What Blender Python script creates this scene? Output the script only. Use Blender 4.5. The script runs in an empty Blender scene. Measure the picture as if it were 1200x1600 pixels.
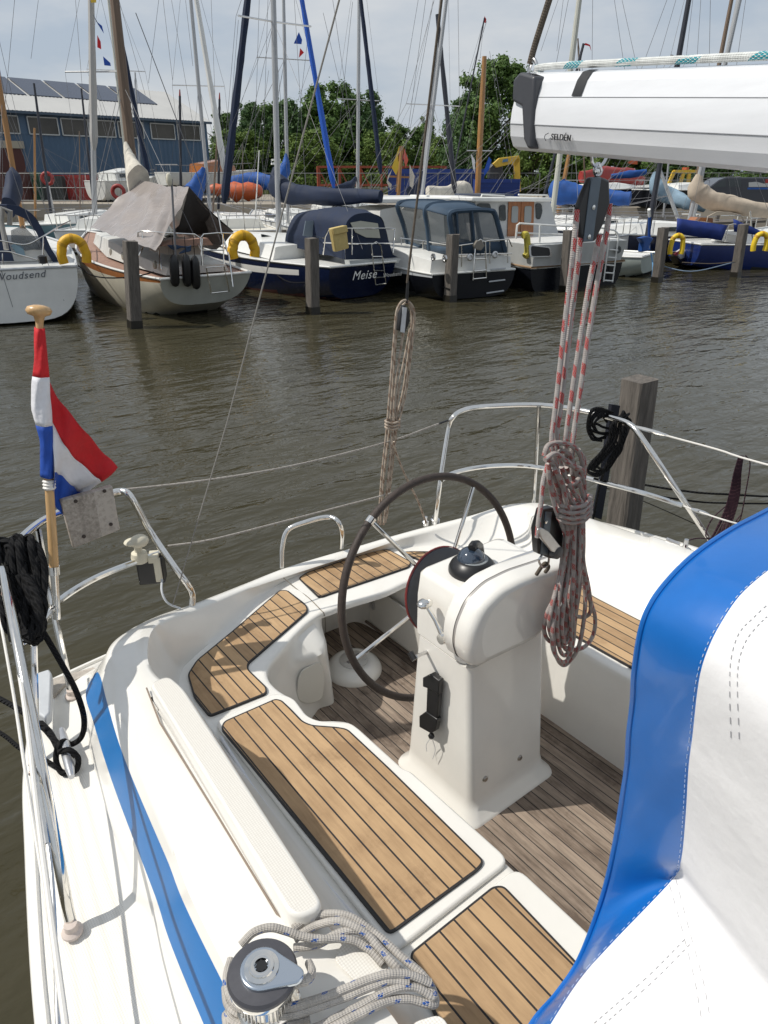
import bpy, math, random
from mathutils import Vector, Matrix, noise
from mathutils.bvhtree import BVHTree
random.seed(7)
R = math.radians
C = bpy.context.scene.collection
# ---------------------------------------------------------------- camera
FPX = 1099.0; HC = 2.85; PIT = R(25.53); YAW = R(38)
cd = bpy.data.cameras.new('camera'); cam = bpy.data.objects.new('camera', cd); C.objects.link(cam)
cd.sensor_fit = 'VERTICAL'; cd.sensor_height = 36; cd.lens = FPX/1600*36
cd.clip_start = 0.05; cd.clip_end = 3000
cam.location = (0, 0, HC); cam.rotation_euler = (R(90)-PIT, 0, -YAW)
bpy.context.scene.camera = cam
# ---------------------------------------------------------------- sky, sun, exposure
SC = bpy.context.scene
SC.view_settings.view_transform = 'Standard'; SC.view_settings.look = 'None'
SC.view_settings.exposure = 0.0; SC.view_settings.gamma = 1
sdir = Vector((-.51, .33, .79)).normalized()      # towards the sun
W = bpy.data.worlds.new('World'); SC.world = W; W.use_nodes = True
nt = W.node_tree; bg = nt.nodes['Background']
sky = nt.nodes.new('ShaderNodeTexSky'); sky.sky_type = 'NISHITA'; sky.sun_disc = False
sky.sun_elevation = math.asin(sdir.z); sky.sun_rotation = math.atan2(sdir.x, sdir.y)
sky.dust_density = 2.5; sky.air_density = 1.0
tc = nt.nodes.new('ShaderNodeTexCoord'); mp = nt.nodes.new('ShaderNodeMapping')
mp.inputs['Scale'].default_value = (1.2, 1.2, 3.6)
nz = nt.nodes.new('ShaderNodeTexNoise'); nz.inputs['Scale'].default_value = 2.6; nz.inputs['Detail'].default_value = 6
nz.inputs['Roughness'].default_value = .55
rp = nt.nodes.new('ShaderNodeValToRGB')
rp.color_ramp.elements[0].position = .38; rp.color_ramp.elements[0].color = (4.7, 5.45, 6.4, 1)
rp.color_ramp.elements[1].position = .66; rp.color_ramp.elements[1].color = (7.2, 7.4, 7.6, 1)
mx = nt.nodes.new('ShaderNodeMixRGB'); mx.inputs[0].default_value = .86
L = nt.links.new
L(tc.outputs['Generated'], mp.inputs[0]); L(mp.outputs[0], nz.inputs[0]); L(nz.outputs[0], rp.inputs[0])
L(sky.outputs[0], mx.inputs[1]); L(rp.outputs[0], mx.inputs[2]); L(mx.outputs[0], bg.inputs[0])
bg.inputs[1].default_value = .098
sl = bpy.data.lights.new('sun', 'SUN'); so = bpy.data.objects.new('sun', sl); C.objects.link(so)
sl.energy = 3.75; sl.angle = R(.6); sl.color = (1, .955, .88)
so.rotation_euler = (-sdir).to_track_quat('-Z', 'Y').to_euler(); so.location = (-4, 3, 9)

# ---------------------------------------------------------------- photo rays -> points in the place
cp, sp = math.cos(PIT), math.sin(PIT); cy, sy = math.cos(YAW), math.sin(YAW)
def ray(px, py):
    a = (px-600)/FPX; b = (py-800)/FPX
    f = cp-b*sp; z = -sp-b*cp
    return Vector((f*sy+a*cy, f*cy-a*sy, z))
CAM = Vector((0, 0, HC))
def P(px, py, z):
    d = ray(px, py); return CAM+d*((z-HC)/d.z)
def PU(px, py, u):
    d = ray(px, py); return CAM+d*(u/d.y)
def PV(px, py, v):
    d = ray(px, py); return CAM+d*(v/d.x)
def PF(px, py, dist):                       # on the upright plane facing the viewer, dist metres ahead
    d = ray(px, py); return CAM+d*(dist/(d.x*sy+d.y*cy))
class FR:                                   # the frame of a moored boat: x right, y forward, z up from the water
    def __init__(s, x, y, deg):
        s.o = Vector((x, y, 0)); s.a = R(deg)
        s.r = Vector((math.cos(s.a), -math.sin(s.a), 0)); s.f = Vector((math.sin(s.a), math.cos(s.a), 0))
    def loc(s, p): d = Vector(p)-s.o; return Vector((d.dot(s.r), d.dot(s.f), d.z))
    def wor(s, p): return s.o+s.r*p[0]+s.f*p[1]+Vector((0, 0, p[2]))
    def F(s, px, py, f):
        d = ray(px, py); t = (f-(CAM-s.o).dot(s.f))/d.dot(s.f); return s.loc(CAM+d*t)
    def S(s, px, py, r):
        d = ray(px, py); t = (r-(CAM-s.o).dot(s.r))/d.dot(s.r); return s.loc(CAM+d*t)
    def Z(s, px, py, z): return s.loc(P(px, py, z))
    def M(s, px, py, f): o_ = s.wor((0, f, 0)); return s.loc(PF(px, py, o_.x*sy+o_.y*cy))

# ---------------------------------------------------------------- materials
MATS = {}
def nodes(name):
    m = bpy.data.materials.new(name); m.use_nodes = True
    return m, m.node_tree, m.node_tree.nodes['Principled BSDF']
def mat(name, col, rough=.5, metal=0, var=.0, vscale=8, bump=0, bscale=60, coat=0, spec=None, alpha=None, stretch=(1, 1, 1), trans=0):
    if name in MATS: return MATS[name]
    m, t, b = nodes(name); l = t.links.new
    b.inputs['Roughness'].default_value = rough; b.inputs['Metallic'].default_value = metal
    b.inputs['Base Color'].default_value = (*col, 1)
    if coat: b.inputs['Coat Weight'].default_value = coat; b.inputs['Coat Roughness'].default_value = .08
    if spec is not None: b.inputs['Specular IOR Level'].default_value = spec
    if alpha is not None: b.inputs['Alpha'].default_value = alpha
    co = t.nodes.new('ShaderNodeTexCoord'); mpp = t.nodes.new('ShaderNodeMapping'); mpp.inputs['Scale'].default_value = stretch
    l(co.outputs['Object'], mpp.inputs[0])
    if var:
        n = t.nodes.new('ShaderNodeTexNoise'); n.inputs['Scale'].default_value = vscale; n.inputs['Detail'].default_value = 8
        n.inputs['Roughness'].default_value = .65
        r = t.nodes.new('ShaderNodeValToRGB'); r.color_ramp.elements[0].position = .3; r.color_ramp.elements[1].position = .7
        r.color_ramp.elements[0].color = (*[max(0, c*(1-var)) for c in col], 1)
        r.color_ramp.elements[1].color = (*[min(1, c*(1+var*.6)) for c in col], 1)
        l(mpp.outputs[0], n.inputs[0]); l(n.outputs[0], r.inputs[0]); l(r.outputs[0], b.inputs['Base Color'])
        mr = t.nodes.new('ShaderNodeMapRange'); mr.inputs[3].default_value = rough*.8; mr.inputs[4].default_value = min(1, rough*1.25)
        l(n.outputs[0], mr.inputs[0]); l(mr.outputs[0], b.inputs['Roughness'])
    if bump:
        n2 = t.nodes.new('ShaderNodeTexNoise'); n2.inputs['Scale'].default_value = bscale; n2.inputs['Detail'].default_value = 4
        bp = t.nodes.new('ShaderNodeBump'); bp.inputs['Strength'].default_value = bump; bp.inputs['Distance'].default_value = .02
        l(mpp.outputs[0], n2.inputs[0]); l(n2.outputs[0], bp.inputs['Height']); l(bp.outputs[0], b.inputs['Normal'])
    MATS[name] = m; return m
def mth(t, op, a, b=None, c=None):
    n = t.nodes.new('ShaderNodeMath'); n.operation = op
    for i, v in enumerate((a, b, c)):
        if v is None: continue
        if isinstance(v, (int, float)): n.inputs[i].default_value = v
        else: t.links.new(v, n.inputs[i])
    return n.outputs[0]
def planks(name, ca, cb, period, seam, off=0., rough=.7, grain=1., dark=(.018, .016, .016)):
    m, t, b = nodes(name); l = t.links.new
    co = t.nodes.new('ShaderNodeTexCoord'); sx = t.nodes.new('ShaderNodeSeparateXYZ'); l(co.outputs['Object'], sx.inputs[0])
    q = mth(t, 'DIVIDE', mth(t, 'ADD', sx.outputs[0], off+50*period), period)
    fr = mth(t, 'FRACT', q); line = mth(t, 'LESS_THAN', fr, seam/period)
    idx = mth(t, 'FLOOR', q)
    wn = t.nodes.new('ShaderNodeTexWhiteNoise'); wn.noise_dimensions = '1D'; l(idx, wn.inputs['W'])
    mpp = t.nodes.new('ShaderNodeMapping'); mpp.inputs['Scale'].default_value = (30, 3.0, 30); l(co.outputs['Object'], mpp.inputs[0])
    cx = t.nodes.new('ShaderNodeCombineXYZ'); l(mth(t, 'MULTIPLY', idx, 7.3), cx.inputs[1])
    va = t.nodes.new('ShaderNodeVectorMath'); l(mpp.outputs[0], va.inputs[0]); l(cx.outputs[0], va.inputs[1])
    n = t.nodes.new('ShaderNodeTexNoise'); n.inputs['Scale'].default_value = 2.2; n.inputs['Detail'].default_value = 7; l(va.outputs[0], n.inputs[0])
    n.inputs['Roughness'].default_value = .7
    nb = t.nodes.new('ShaderNodeTexNoise'); nb.inputs['Scale'].default_value = 9; nb.inputs['Detail'].default_value = 6; l(co.outputs['Object'], nb.inputs[0])
    f1 = mth(t, 'MULTIPLY', mth(t, 'SUBTRACT', n.outputs[0], .5), 1.7*grain)
    f2 = mth(t, 'MULTIPLY', mth(t, 'SUBTRACT', nb.outputs[0], .5), 1.1)
    f3 = mth(t, 'MULTIPLY', mth(t, 'SUBTRACT', wn.outputs[0], .5), .75)
    ns = t.nodes.new('ShaderNodeTexNoise'); ns.inputs['Scale'].default_value = 3.3; ns.inputs['Detail'].default_value = 9; ns.inputs['Roughness'].default_value = .75; l(co.outputs['Object'], ns.inputs[0])
    f4 = mth(t, 'MULTIPLY', mth(t, 'MINIMUM', mth(t, 'SUBTRACT', ns.outputs[0], .47), 0), 5.)
    f = mth(t, 'ADD', mth(t, 'ADD', mth(t, 'ADD', mth(t, 'ADD', f1, f2), f3), f4), .6)
    r = t.nodes.new('ShaderNodeValToRGB'); r.color_ramp.elements[0].color = (*ca, 1); r.color_ramp.elements[1].color = (*cb, 1)
    l(f, r.inputs[0])
    mxx = t.nodes.new('ShaderNodeMixRGB'); l(line, mxx.inputs[0]); l(r.outputs[0], mxx.inputs[1]); mxx.inputs[2].default_value = (*dark, 1)
    l(mxx.outputs[0], b.inputs['Base Color']); b.inputs['Roughness'].default_value = rough
    bp = t.nodes.new('ShaderNodeBump'); bp.inputs['Strength'].default_value = .35; bp.inputs['Distance'].default_value = .004
    hh = mth(t, 'SUBTRACT', mth(t, 'MULTIPLY', n.outputs[0], .6), mth(t, 'MULTIPLY', line, .8)); l(hh, bp.inputs['Height']); l(bp.outputs[0], b.inputs['Normal'])
    MATS[name] = m; return m
def ropemat(name, base, fleck, turns=6., width=.3, strands=True, around=.55, dirt=.25, bump=.5):
    # uv: u once around, v in circumferences along
    m, t, b = nodes(name); l = t.links.new
    uv = t.nodes.new('ShaderNodeUVMap'); sx = t.nodes.new('ShaderNodeSeparateXYZ'); l(uv.outputs[0], sx.inputs[0])
    u, v = sx.outputs[0], sx.outputs[1]
    q = mth(t, 'FRACT', mth(t, 'ADD', mth(t, 'DIVIDE', v, turns), mth(t, 'MULTIPLY', u, .35)))
    band = mth(t, 'LESS_THAN', q, width)
    side = mth(t, 'LESS_THAN', mth(t, 'FRACT', mth(t, 'ADD', mth(t, 'MULTIPLY', u, 2), mth(t, 'MULTIPLY', v, .11))), around)
    # braid cells
    d1 = mth(t, 'FRACT', mth(t, 'MULTIPLY', mth(t, 'ADD', u, mth(t, 'MULTIPLY', v, .55)), 8))
    d2 = mth(t, 'FRACT', mth(t, 'MULTIPLY', mth(t, 'SUBTRACT', u, mth(t, 'MULTIPLY', v, .55)), 8))
    cell = mth(t, 'MULTIPLY', mth(t, 'GREATER_THAN', d1, .16), mth(t, 'GREATER_THAN', d2, .16))
    fm = mth(t, 'MULTIPLY', mth(t, 'MULTIPLY', band, side), cell)
    co = t.nodes.new('ShaderNodeTexCoord'); n = t.nodes.new('ShaderNodeTexNoise'); n.inputs['Scale'].default_value = 45; n.inputs['Detail'].default_value = 5
    l(co.outputs['Object'], n.inputs[0])
    rr = t.nodes.new('ShaderNodeValToRGB'); rr.color_ramp.elements[0].position = .3; rr.color_ramp.elements[1].position = .7
    rr.color_ramp.elements[0].color = (*[c*(1-dirt) for c in base], 1); rr.color_ramp.elements[1].color = (*base, 1); l(n.outputs[0], rr.inputs[0])
    mxx = t.nodes.new('ShaderNodeMixRGB'); l(fm, mxx.inputs[0]); l(rr.outputs[0], mxx.inputs[1]); mxx.inputs[2].default_value = (*fleck, 1)
    l(mxx.outputs[0], b.inputs['Base Color']); b.inputs['Roughness'].default_value = .85; b.inputs['Specular IOR Level'].default_value = .2
    s1 = mth(t, 'SINE', mth(t, 'MULTIPLY', mth(t, 'ADD', u, mth(t, 'MULTIPLY', v, .55)), 6.2832*(8 if strands else 3)))
    s2 = mth(t, 'SINE', mth(t, 'MULTIPLY', mth(t, 'SUBTRACT', u, mth(t, 'MULTIPLY', v, .55)), 6.2832*8)) if strands else s1
    bp = t.nodes.new('ShaderNodeBump'); bp.inputs['Strength'].default_value = bump; bp.inputs['Distance'].default_value = .002 if strands else .006
    l(mth(t, 'MULTIPLY', s1, s2) if strands else s1, bp.inputs['Height']); l(bp.outputs[0], b.inputs['Normal'])
    MATS[name] = m; return m

GEL = mat('gelcoat', (.77, .75, .70), .24, var=.06, vscale=2.2, coat=.5)
GELB = mat('gelcoat cream', (.74, .70, .60), .35, var=.06, vscale=5)
STRIPE = mat('blue stripe tape', (.012, .15, .42), .35, var=.06, vscale=10)
def nonskid():
    m, t, b = nodes('nonskid deck'); l = t.links.new
    b.inputs['Base Color'].default_value = (.79, .755, .70, 1); b.inputs['Roughness'].default_value = .55
    co = t.nodes.new('ShaderNodeTexCoord'); v = t.nodes.new('ShaderNodeTexVoronoi'); v.inputs['Scale'].default_value = 170; v.inputs['Randomness'].default_value = .05
    l(co.outputs['Object'], v.inputs[0]); r = t.nodes.new('ShaderNodeValToRGB')
    r.color_ramp.elements[0].color = (.77, .75, .70, 1); r.color_ramp.elements[1].color = (.60, .57, .515, 1); r.color_ramp.elements[0].position = .3; r.color_ramp.elements[1].position = .75
    l(v.outputs['Distance'], r.inputs[0]); l(r.outputs[0], b.inputs['Base Color'])
    bp = t.nodes.new('ShaderNodeBump'); bp.invert = True; bp.inputs['Strength'].default_value = .5; bp.inputs['Distance'].default_value = .002
    l(v.outputs['Distance'], bp.inputs['Height']); l(bp.outputs[0], b.inputs['Normal']); return m
NONSKID = nonskid()
TEAK = planks('teak seat', (.31, .195, .10), (.49, .325, .175), .0505, .0055, off=.012)
TEAKF = planks('weathered teak floor', (.12, .088, .066), (.33, .26, .20), .044, .004, off=.02, rough=.8, grain=1.4)
CAULK = mat('caulk', (.02, .018, .018), .6)
CHROME = mat('polished steel', (.78, .76, .72), .10, 1, var=.08, vscale=30)
STEEL = mat('steel', (.6, .6, .6), .28, 1, var=.1, vscale=40)
BLACKP = mat('black plastic', (.012, .012, .013), .35, var=.2, vscale=30)
DGREY = mat('dark grey plastic', (.05, .052, .06), .4, var=.15, vscale=20)
RUB = mat('wheel leather', (.045, .032, .026), .6, var=.35, vscale=40, bump=.2, bscale=200)
RED = mat('red trim', (.16, .018, .018), .4)
BLUEV = mat('blue vinyl', (.004, .125, .45), .33, var=.08, vscale=9, coat=.3, bump=.04, bscale=14)
CANV = mat('white canvas', (.77, .765, .77), .8, var=.05, vscale=4, bump=.12, bscale=30)
ALU = mat('painted aluminium boom', (.72, .735, .76), .3, var=.05, vscale=6, coat=.2, stretch=(8, .6, 8))
ALUG = mat('anodised mast grey', (.42, .43, .44), .4, .3, var=.12, vscale=5, stretch=(4, 4, .4))
ALUD = mat('dark anodised mast', (.03, .033, .045), .45, var=.2, vscale=5)
WPAINT = mat('white boat paint', (.74, .74, .71), .35, var=.08, vscale=2.2, coat=.15)
WPAINT2 = mat('old white paint', (.60, .60, .57), .5, var=.2, vscale=1.5)
CREAM = mat('cream hull paint', (.52, .49, .40), .4, var=.22, vscale=1.5, stretch=(1, 1, .4))
NAVY = mat('navy hull paint', (.006, .012, .042), .18, var=.25, vscale=2, coat=.15)
BLACKH = mat('black hull paint', (.007, .008, .011), .25, var=.2, vscale=3, spec=.22)
BLUEH = mat('blue hull paint', (.010, .026, .13), .25, var=.2, vscale=2, coat=.3)
GREENH = mat('sea green hull', (.10, .20, .24), .4, var=.2, vscale=2)
PALE = mat('pale grey green hull', (.42, .47, .44), .5, var=.18, vscale=2)
BOOT = mat('antifouling', (.10, .03, .025), .7, var=.3, vscale=5)
BOOTD = mat('dark antifouling', (.02, .022, .02), .7, var=.3, vscale=5)
NAVYC = mat('navy canvas', (.006, .016, .046), .75, var=.25, vscale=3, bump=.25, bscale=5)
BLUEC = mat('bright blue canvas', (.010, .075, .30), .7, var=.3, vscale=3, bump=.35, bscale=6)
GBLUEC = mat('grey blue canvas', (.035, .065, .105), .75, var=.2, vscale=3, bump=.2, bscale=5)
LBLUEC = mat('light blue grey canvas', (.20, .29, .37), .8, var=.2, vscale=3, bump=.3, bscale=5)
BEIGE = mat('beige canvas', (.50, .42, .33), .8, var=.2, vscale=3, bump=.3, bscale=5)
OFFW = mat('sail cloth', (.62, .58, .50), .8, var=.25, vscale=4, bump=.4, bscale=7)
TARP = mat('grey brown tarpaulin', (.30, .265, .245), .26, var=.15, vscale=2, bump=.45, bscale=3.2, stretch=(1, 1.6, 1))
TARPD = mat('tarpaulin inner shade', (.055, .05, .048), .7)  # darkened tarpaulin tone, the shade inside the tent put into the colour
CLEAR = mat('clear vinyl', (.13, .15, .165), .10, alpha=.5, spec=.8)
GLASS = mat('dark window glass', (.02, .028, .03), .06, var=.2, vscale=1, spec=.8)
WOODV = mat('varnished wood', (.34, .12, .03), .3, var=.3, vscale=6, coat=.5, stretch=(4, 4, .6))
WOODO = mat('orange varnished spar', (.36, .18, .055), .35, var=.25, vscale=5, coat=.4, stretch=(5, 5, .4))
WOODG = mat('weathered timber', (.17, .145, .12), .85, var=.5, vscale=9, bump=.7, bscale=16, stretch=(5, 5, .5))
WOODP = mat('pile timber', (.13, .115, .10), .9, var=.5, vscale=8, bump=.8, bscale=14, stretch=(4, 4, .4))
WOODM = mat('brown mast wood', (.17, .12, .085), .6, var=.3, vscale=5, stretch=(4, 4, .3))
DECKW = mat('salmon teak deck', (.33, .20, .15), .7, var=.25, vscale=10)
POLE = mat('flagpole wood', (.58, .36, .16), .35, var=.2, vscale=12, stretch=(6, 6, .5), coat=.3)
BOARD = planks('weathered board', (.20, .175, .15), (.44, .40, .355), .5, .0001, grain=1.6)
YEL = mat('yellow lifebuoy cover', (.72, .40, .01), .5, var=.15, vscale=10, bump=.2, bscale=25)
YELS = mat('sand yellow bag', (.55, .42, .16), .6, var=.15, vscale=8, bump=.2, bscale=20)
ORG = mat('orange plastic', (.50, .10, .03), .5, var=.2, vscale=6)
REDM = mat('red paint', (.30, .03, .025), .45, var=.2, vscale=6)
YELM = mat('yellow machine paint', (.62, .40, .04), .45, var=.15, vscale=6)
FRED = mat('flag red', (.55, .012, .018), .75, var=.12, vscale=30, bump=.15, bscale=60)
FWHITE = mat('flag white', (.72, .72, .75), .75, var=.06, vscale=30, bump=.15, bscale=60)
FBLUE = mat('flag blue', (.012, .07, .38), .75, var=.15, vscale=30, bump=.15, bscale=60)
FYEL = mat('flag yellow', (.65, .45, .05), .75)
IVORY = mat('ivory plastic', (.62, .58, .46), .45, var=.1, vscale=20)
GREYP = mat('light grey plastic', (.50, .52, .54), .5, var=.1, vscale=20)
CONC = mat('concrete quay', (.36, .32, .27), .9, var=.2, vscale=.6)
ROPR = ropemat('grey rope red fleck', (.52, .48, .46), (.50, .03, .03), turns=1.5, width=.44, around=.6)
ROPB = ropemat('grey rope blue fleck', (.50, .47, .43), (.03, .10, .34), turns=1.1, width=.2, around=.28)
ROPR2 = ropemat('grey rope muted red fleck', (.46, .41, .385), (.36, .06, .055), turns=1.1, width=.4, around=.6, dirt=.35)
ROPT = ropemat('tan rope', (.50, .42, .34), (.20, .12, .08), turns=1.6, width=.35, around=.8)
ROPK = ropemat('black laid rope', (.012, .012, .013), (.012, .012, .013), strands=False, bump=1.)
ROPV = ropemat('dark purple rope', (.045, .02, .03), (.12, .06, .07), turns=1., width=.3)
ROPTEAL = ropemat('white rope teal fleck', (.74, .76, .74), (.02, .28, .34), turns=3.4, width=.3, around=.75)
ROPW = ropemat('pale cord', (.48, .45, .41), (.30, .27, .24), turns=1., width=.3)
ROPG = ropemat('worn grey rope', (.15, .125, .10), (.10, .08, .06), turns=1., width=.3)
WIRE = mat('rigging wire', (.16, .16, .17), .6, .0)
WIREW = mat('white coated wire', (.70, .68, .64), .4)

# ---------------------------------------------------------------- mesh building
def rootof(o):
    while o.parent is not None: o = o.parent
    return o
class MB:
    def __init__(s): s.v = []; s.f = []; s.m = []; s.uv = {}; s.k = 0
    def mi(s, k): s.k = k; return s
    def add(s, vs, fs, uvs=None):
        b = len(s.v); s.v += [Vector(v) for v in vs]
        for i, f in enumerate(fs):
            if uvs: s.uv[len(s.f)] = uvs[i]
            s.f.append([b+j for j in f]); s.m.append(s.k)
        return s
    def box(s, c, d, rot=None):
        c = Vector(c); M = rot or Matrix.Identity(3)
        vs = [c+M@Vector((x*d[0]/2, y*d[1]/2, z*d[2]/2)) for z in (-1, 1) for y in (-1, 1) for x in (-1, 1)]
        return s.add(vs, [(0, 2, 3, 1), (4, 5, 7, 6), (0, 1, 5, 4), (2, 6, 7, 3), (0, 4, 6, 2), (1, 3, 7, 5)])
    def beam(s, a, b, w, h=None):
        a = Vector(a); b = Vector(b); d = b-a; q = d.to_track_quat('Y', 'Z').to_matrix()
        return s.box((a+b)/2, (w, d.length, h or w), q)
    def prism(s, poly, ext):                      # polygon of 3d points pushed along ext
        n = len(poly); e = Vector(ext); vs = [Vector(p) for p in poly]; vs += [p+e for p in vs[:n]]
        fs = [list(range(n))[::-1], list(range(n, 2*n))]+[(i, (i+1) % n, n+(i+1) % n, n+i) for i in range(n)]
        return s.add(vs, fs)
    def poly(s, pts): return s.add(pts, [list(range(len(pts)))])
    def grid(s, rows, closed=False, uv=False):
        n = len(rows[0]); vs = [p for r in rows for p in r]; fs = []; us = []
        m = n if closed else n-1
        for i in range(len(rows)-1):
            for j in range(m):
                fs.append((i*n+j, i*n+(j+1) % n, (i+1)*n+(j+1) % n, (i+1)*n+j))
                us.append([(j/m, i), ((j+1)/m, i), ((j+1)/m, i+1), (j/m, i+1)])
        return s.add(vs, fs, us if uv else None)
    def tube(s, pts, r, n=8, caps=True, flat=None):
        pts = [Vector(p) for p in pts]; N = len(pts)
        rr = r if isinstance(r, (list, tuple)) else [r]*N
        t0 = (pts[1]-pts[0]).normalized(); up = Vector((0, 0, 1)) if abs(t0.z) < .95 else Vector((1, 0, 0))
        x = t0.cross(up).normalized(); rings = []; L_ = 0; Ls = []
        for i, p in enumerate(pts):
            t = (pts[min(i+1, N-1)]-pts[max(i-1, 0)])
            t = t.normalized() if t.length > 1e-9 else t0
            x = (x-t*x.dot(t)); x = x.normalized() if x.length > 1e-6 else t.orthogonal().normalized()
            y = t.cross(x)
            if i: L_ += (p-pts[i-1]).length
            Ls.append(L_/(2*math.pi*max(rr[0], 1e-4)))
            rings.append([p+(x*math.cos(2*math.pi*k/n)+y*math.sin(2*math.pi*k/n))*rr[i] for k in range(n)])
        vs = [q for g in rings for q in g]; fs = []; us = []
        for i in range(N-1):
            for j in range(n):
                fs.append((i*n+j, i*n+(j+1) % n, (i+1)*n+(j+1) % n, (i+1)*n+j))
                us.append([(j/n, Ls[i]), ((j+1)/n, Ls[i]), ((j+1)/n, Ls[i+1]), (j/n, Ls[i+1])])
        if caps:
            fs += [list(range(n))[::-1], [(N-1)*n+k for k in range(n)]]; us += [[(0, 0)]*n, [(0, 0)]*n]
        return s.add(vs, fs, us)
    def lathe(s, o, ax, prof, n=24, caps=True):   # prof: (radius, height along ax)
        o = Vector(o); ax = Vector(ax).normalized(); x = ax.orthogonal().normalized(); y = ax.cross(x)
        rows = [[o+ax*h+(x*math.cos(2*math.pi*k/n)+y*math.sin(2*math.pi*k/n))*max(r, 1e-5) for k in range(n)] for r, h in prof]
        s.grid(rows, True)
        if caps: s.add(rows[0], [list(range(n))[::-1]]); s.add(rows[-1], [list(range(n))])
        return s
    def ball(s, c, r, n=12, sc=(1, 1, 1)):
        c = Vector(c); rows = []
        for i in range(n//2+1):
            a = math.pi*i/(n//2); rows.append([c+Vector((r*sc[0]*math.sin(a)*math.cos(2*math.pi*k/n), r*sc[1]*math.sin(a)*math.sin(2*math.pi*k/n), -r*sc[2]*math.cos(a))) for k in range(n)])
        return s.grid(rows, True)
    def build(s, name, mats, parent=None, local=False, bevel=0, sharp=35, seg=2, solid=0, sub=0, flat=False):
        me = bpy.data.meshes.new(name)
        off = Vector((0, 0, 0))
        if parent is not None and not local: off = rootof(parent).location
        me.from_pydata([v-off for v in s.v], [], s.f)
        ms = mats if isinstance(mats, (list, tuple)) else [mats]
        for m in ms: me.materials.append(m)
        for i, p in enumerate(me.polygons): p.material_index = s.m[i] if len(ms) > 1 else 0; p.use_smooth = True
        if s.uv:
            ul = me.uv_layers.new(name='UVMap')
            for i, p in enumerate(me.polygons):
                if i in s.uv:
                    for k, li in enumerate(p.loop_indices): ul.data[li].uv = s.uv[i][k]
        if flat:
            for p in me.polygons: p.use_smooth = False
        me.validate(); me.set_sharp_from_angle(angle=R(sharp))
        o = bpy.data.objects.new(name, me); C.objects.link(o)
        if parent is not None: o.parent = parent
        if solid:
            md = o.modifiers.new('thick', 'SOLIDIFY'); md.thickness = solid; md.offset = 0
        if bevel:
            md = o.modifiers.new('bevel', 'BEVEL'); md.width = bevel; md.segments = seg; md.limit_method = 'ANGLE'; md.angle_limit = R(35)
            me.set_sharp_from_angle(angle=R(80)); 
        if sub:
            md = o.modifiers.new('sub', 'SUBSURF'); md.levels = sub; md.render_levels = sub
        return o
def crom(pts, n=8, closed=False):
    pts = [Vector(p) for p in pts]; N = len(pts); out = []
    if N < 3: return pts
    g = (lambda i: pts[i % N]) if closed else (lambda i: pts[max(0, min(N-1, i))])
    for i in range(N if closed else N-1):
        a, b, c, d = g(i-1), g(i), g(i+1), g(i+2)
        if not closed and i == 0: a = b*2-c
        if not closed and i == N-2: d = c*2-b
        for k in range(n):
            t = k/n; out.append(.5*((2*b)+(c-a)*t+(2*a-5*b+4*c-d)*t*t+(3*b-a-3*c+d)*t**3))
    out.append(pts[0] if closed else pts[-1]); return out
def thing(name, label, cat, loc=(0, 0, 0), rz=0, group=None):
    o = bpy.data.objects.new(name, None); C.objects.link(o); o.empty_display_size = .1
    o.location = loc; o.rotation_euler = (0, 0, rz); o['label'] = label; o['category'] = cat
    if group: o['group'] = group
    return o
def tag(o, label, cat, group=None):
    o['label'] = label; o['category'] = cat
    if group: o['group'] = group
    return o
def struct(o, k='structure'): o['kind'] = k; return o
def textmesh(txt, size, shear=0, ext=.0008, bold=0):
    cu = bpy.data.curves.new('lettering', 'FONT'); cu.body = txt; cu.size = size; cu.shear = shear; cu.extrude = ext; cu.offset = bold; cu.space_character = 1.12
    cu.align_x = 'CENTER'; cu.align_y = 'CENTER'
    ob = bpy.data.objects.new('lettering', cu); C.objects.link(ob)
    bpy.context.view_layer.update(); dg = bpy.context.evaluated_depsgraph_get()
    me = bpy.data.meshes.new_from_object(ob.evaluated_get(dg)); bpy.data.objects.remove(ob); return me
def lettering(txt, size, origin, xd, yd, m, parent, shear=0, local=False, bold=0, name='lettering'):
    me = textmesh(txt, size, shear, bold=bold); xd = Vector(xd).normalized(); yd = Vector(yd); yd = (yd-xd*yd.dot(xd)).normalized(); zd = xd.cross(yd)
    M = Matrix((xd, yd, zd)).transposed().to_4x4(); off = Vector((0, 0, 0)) if local else rootof(parent).location
    M.translation = Vector(origin)-off; me.transform(M); me.materials.clear(); me.materials.append(m)
    o = bpy.data.objects.new(name, me); C.objects.link(o); o.parent = parent; return o
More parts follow.
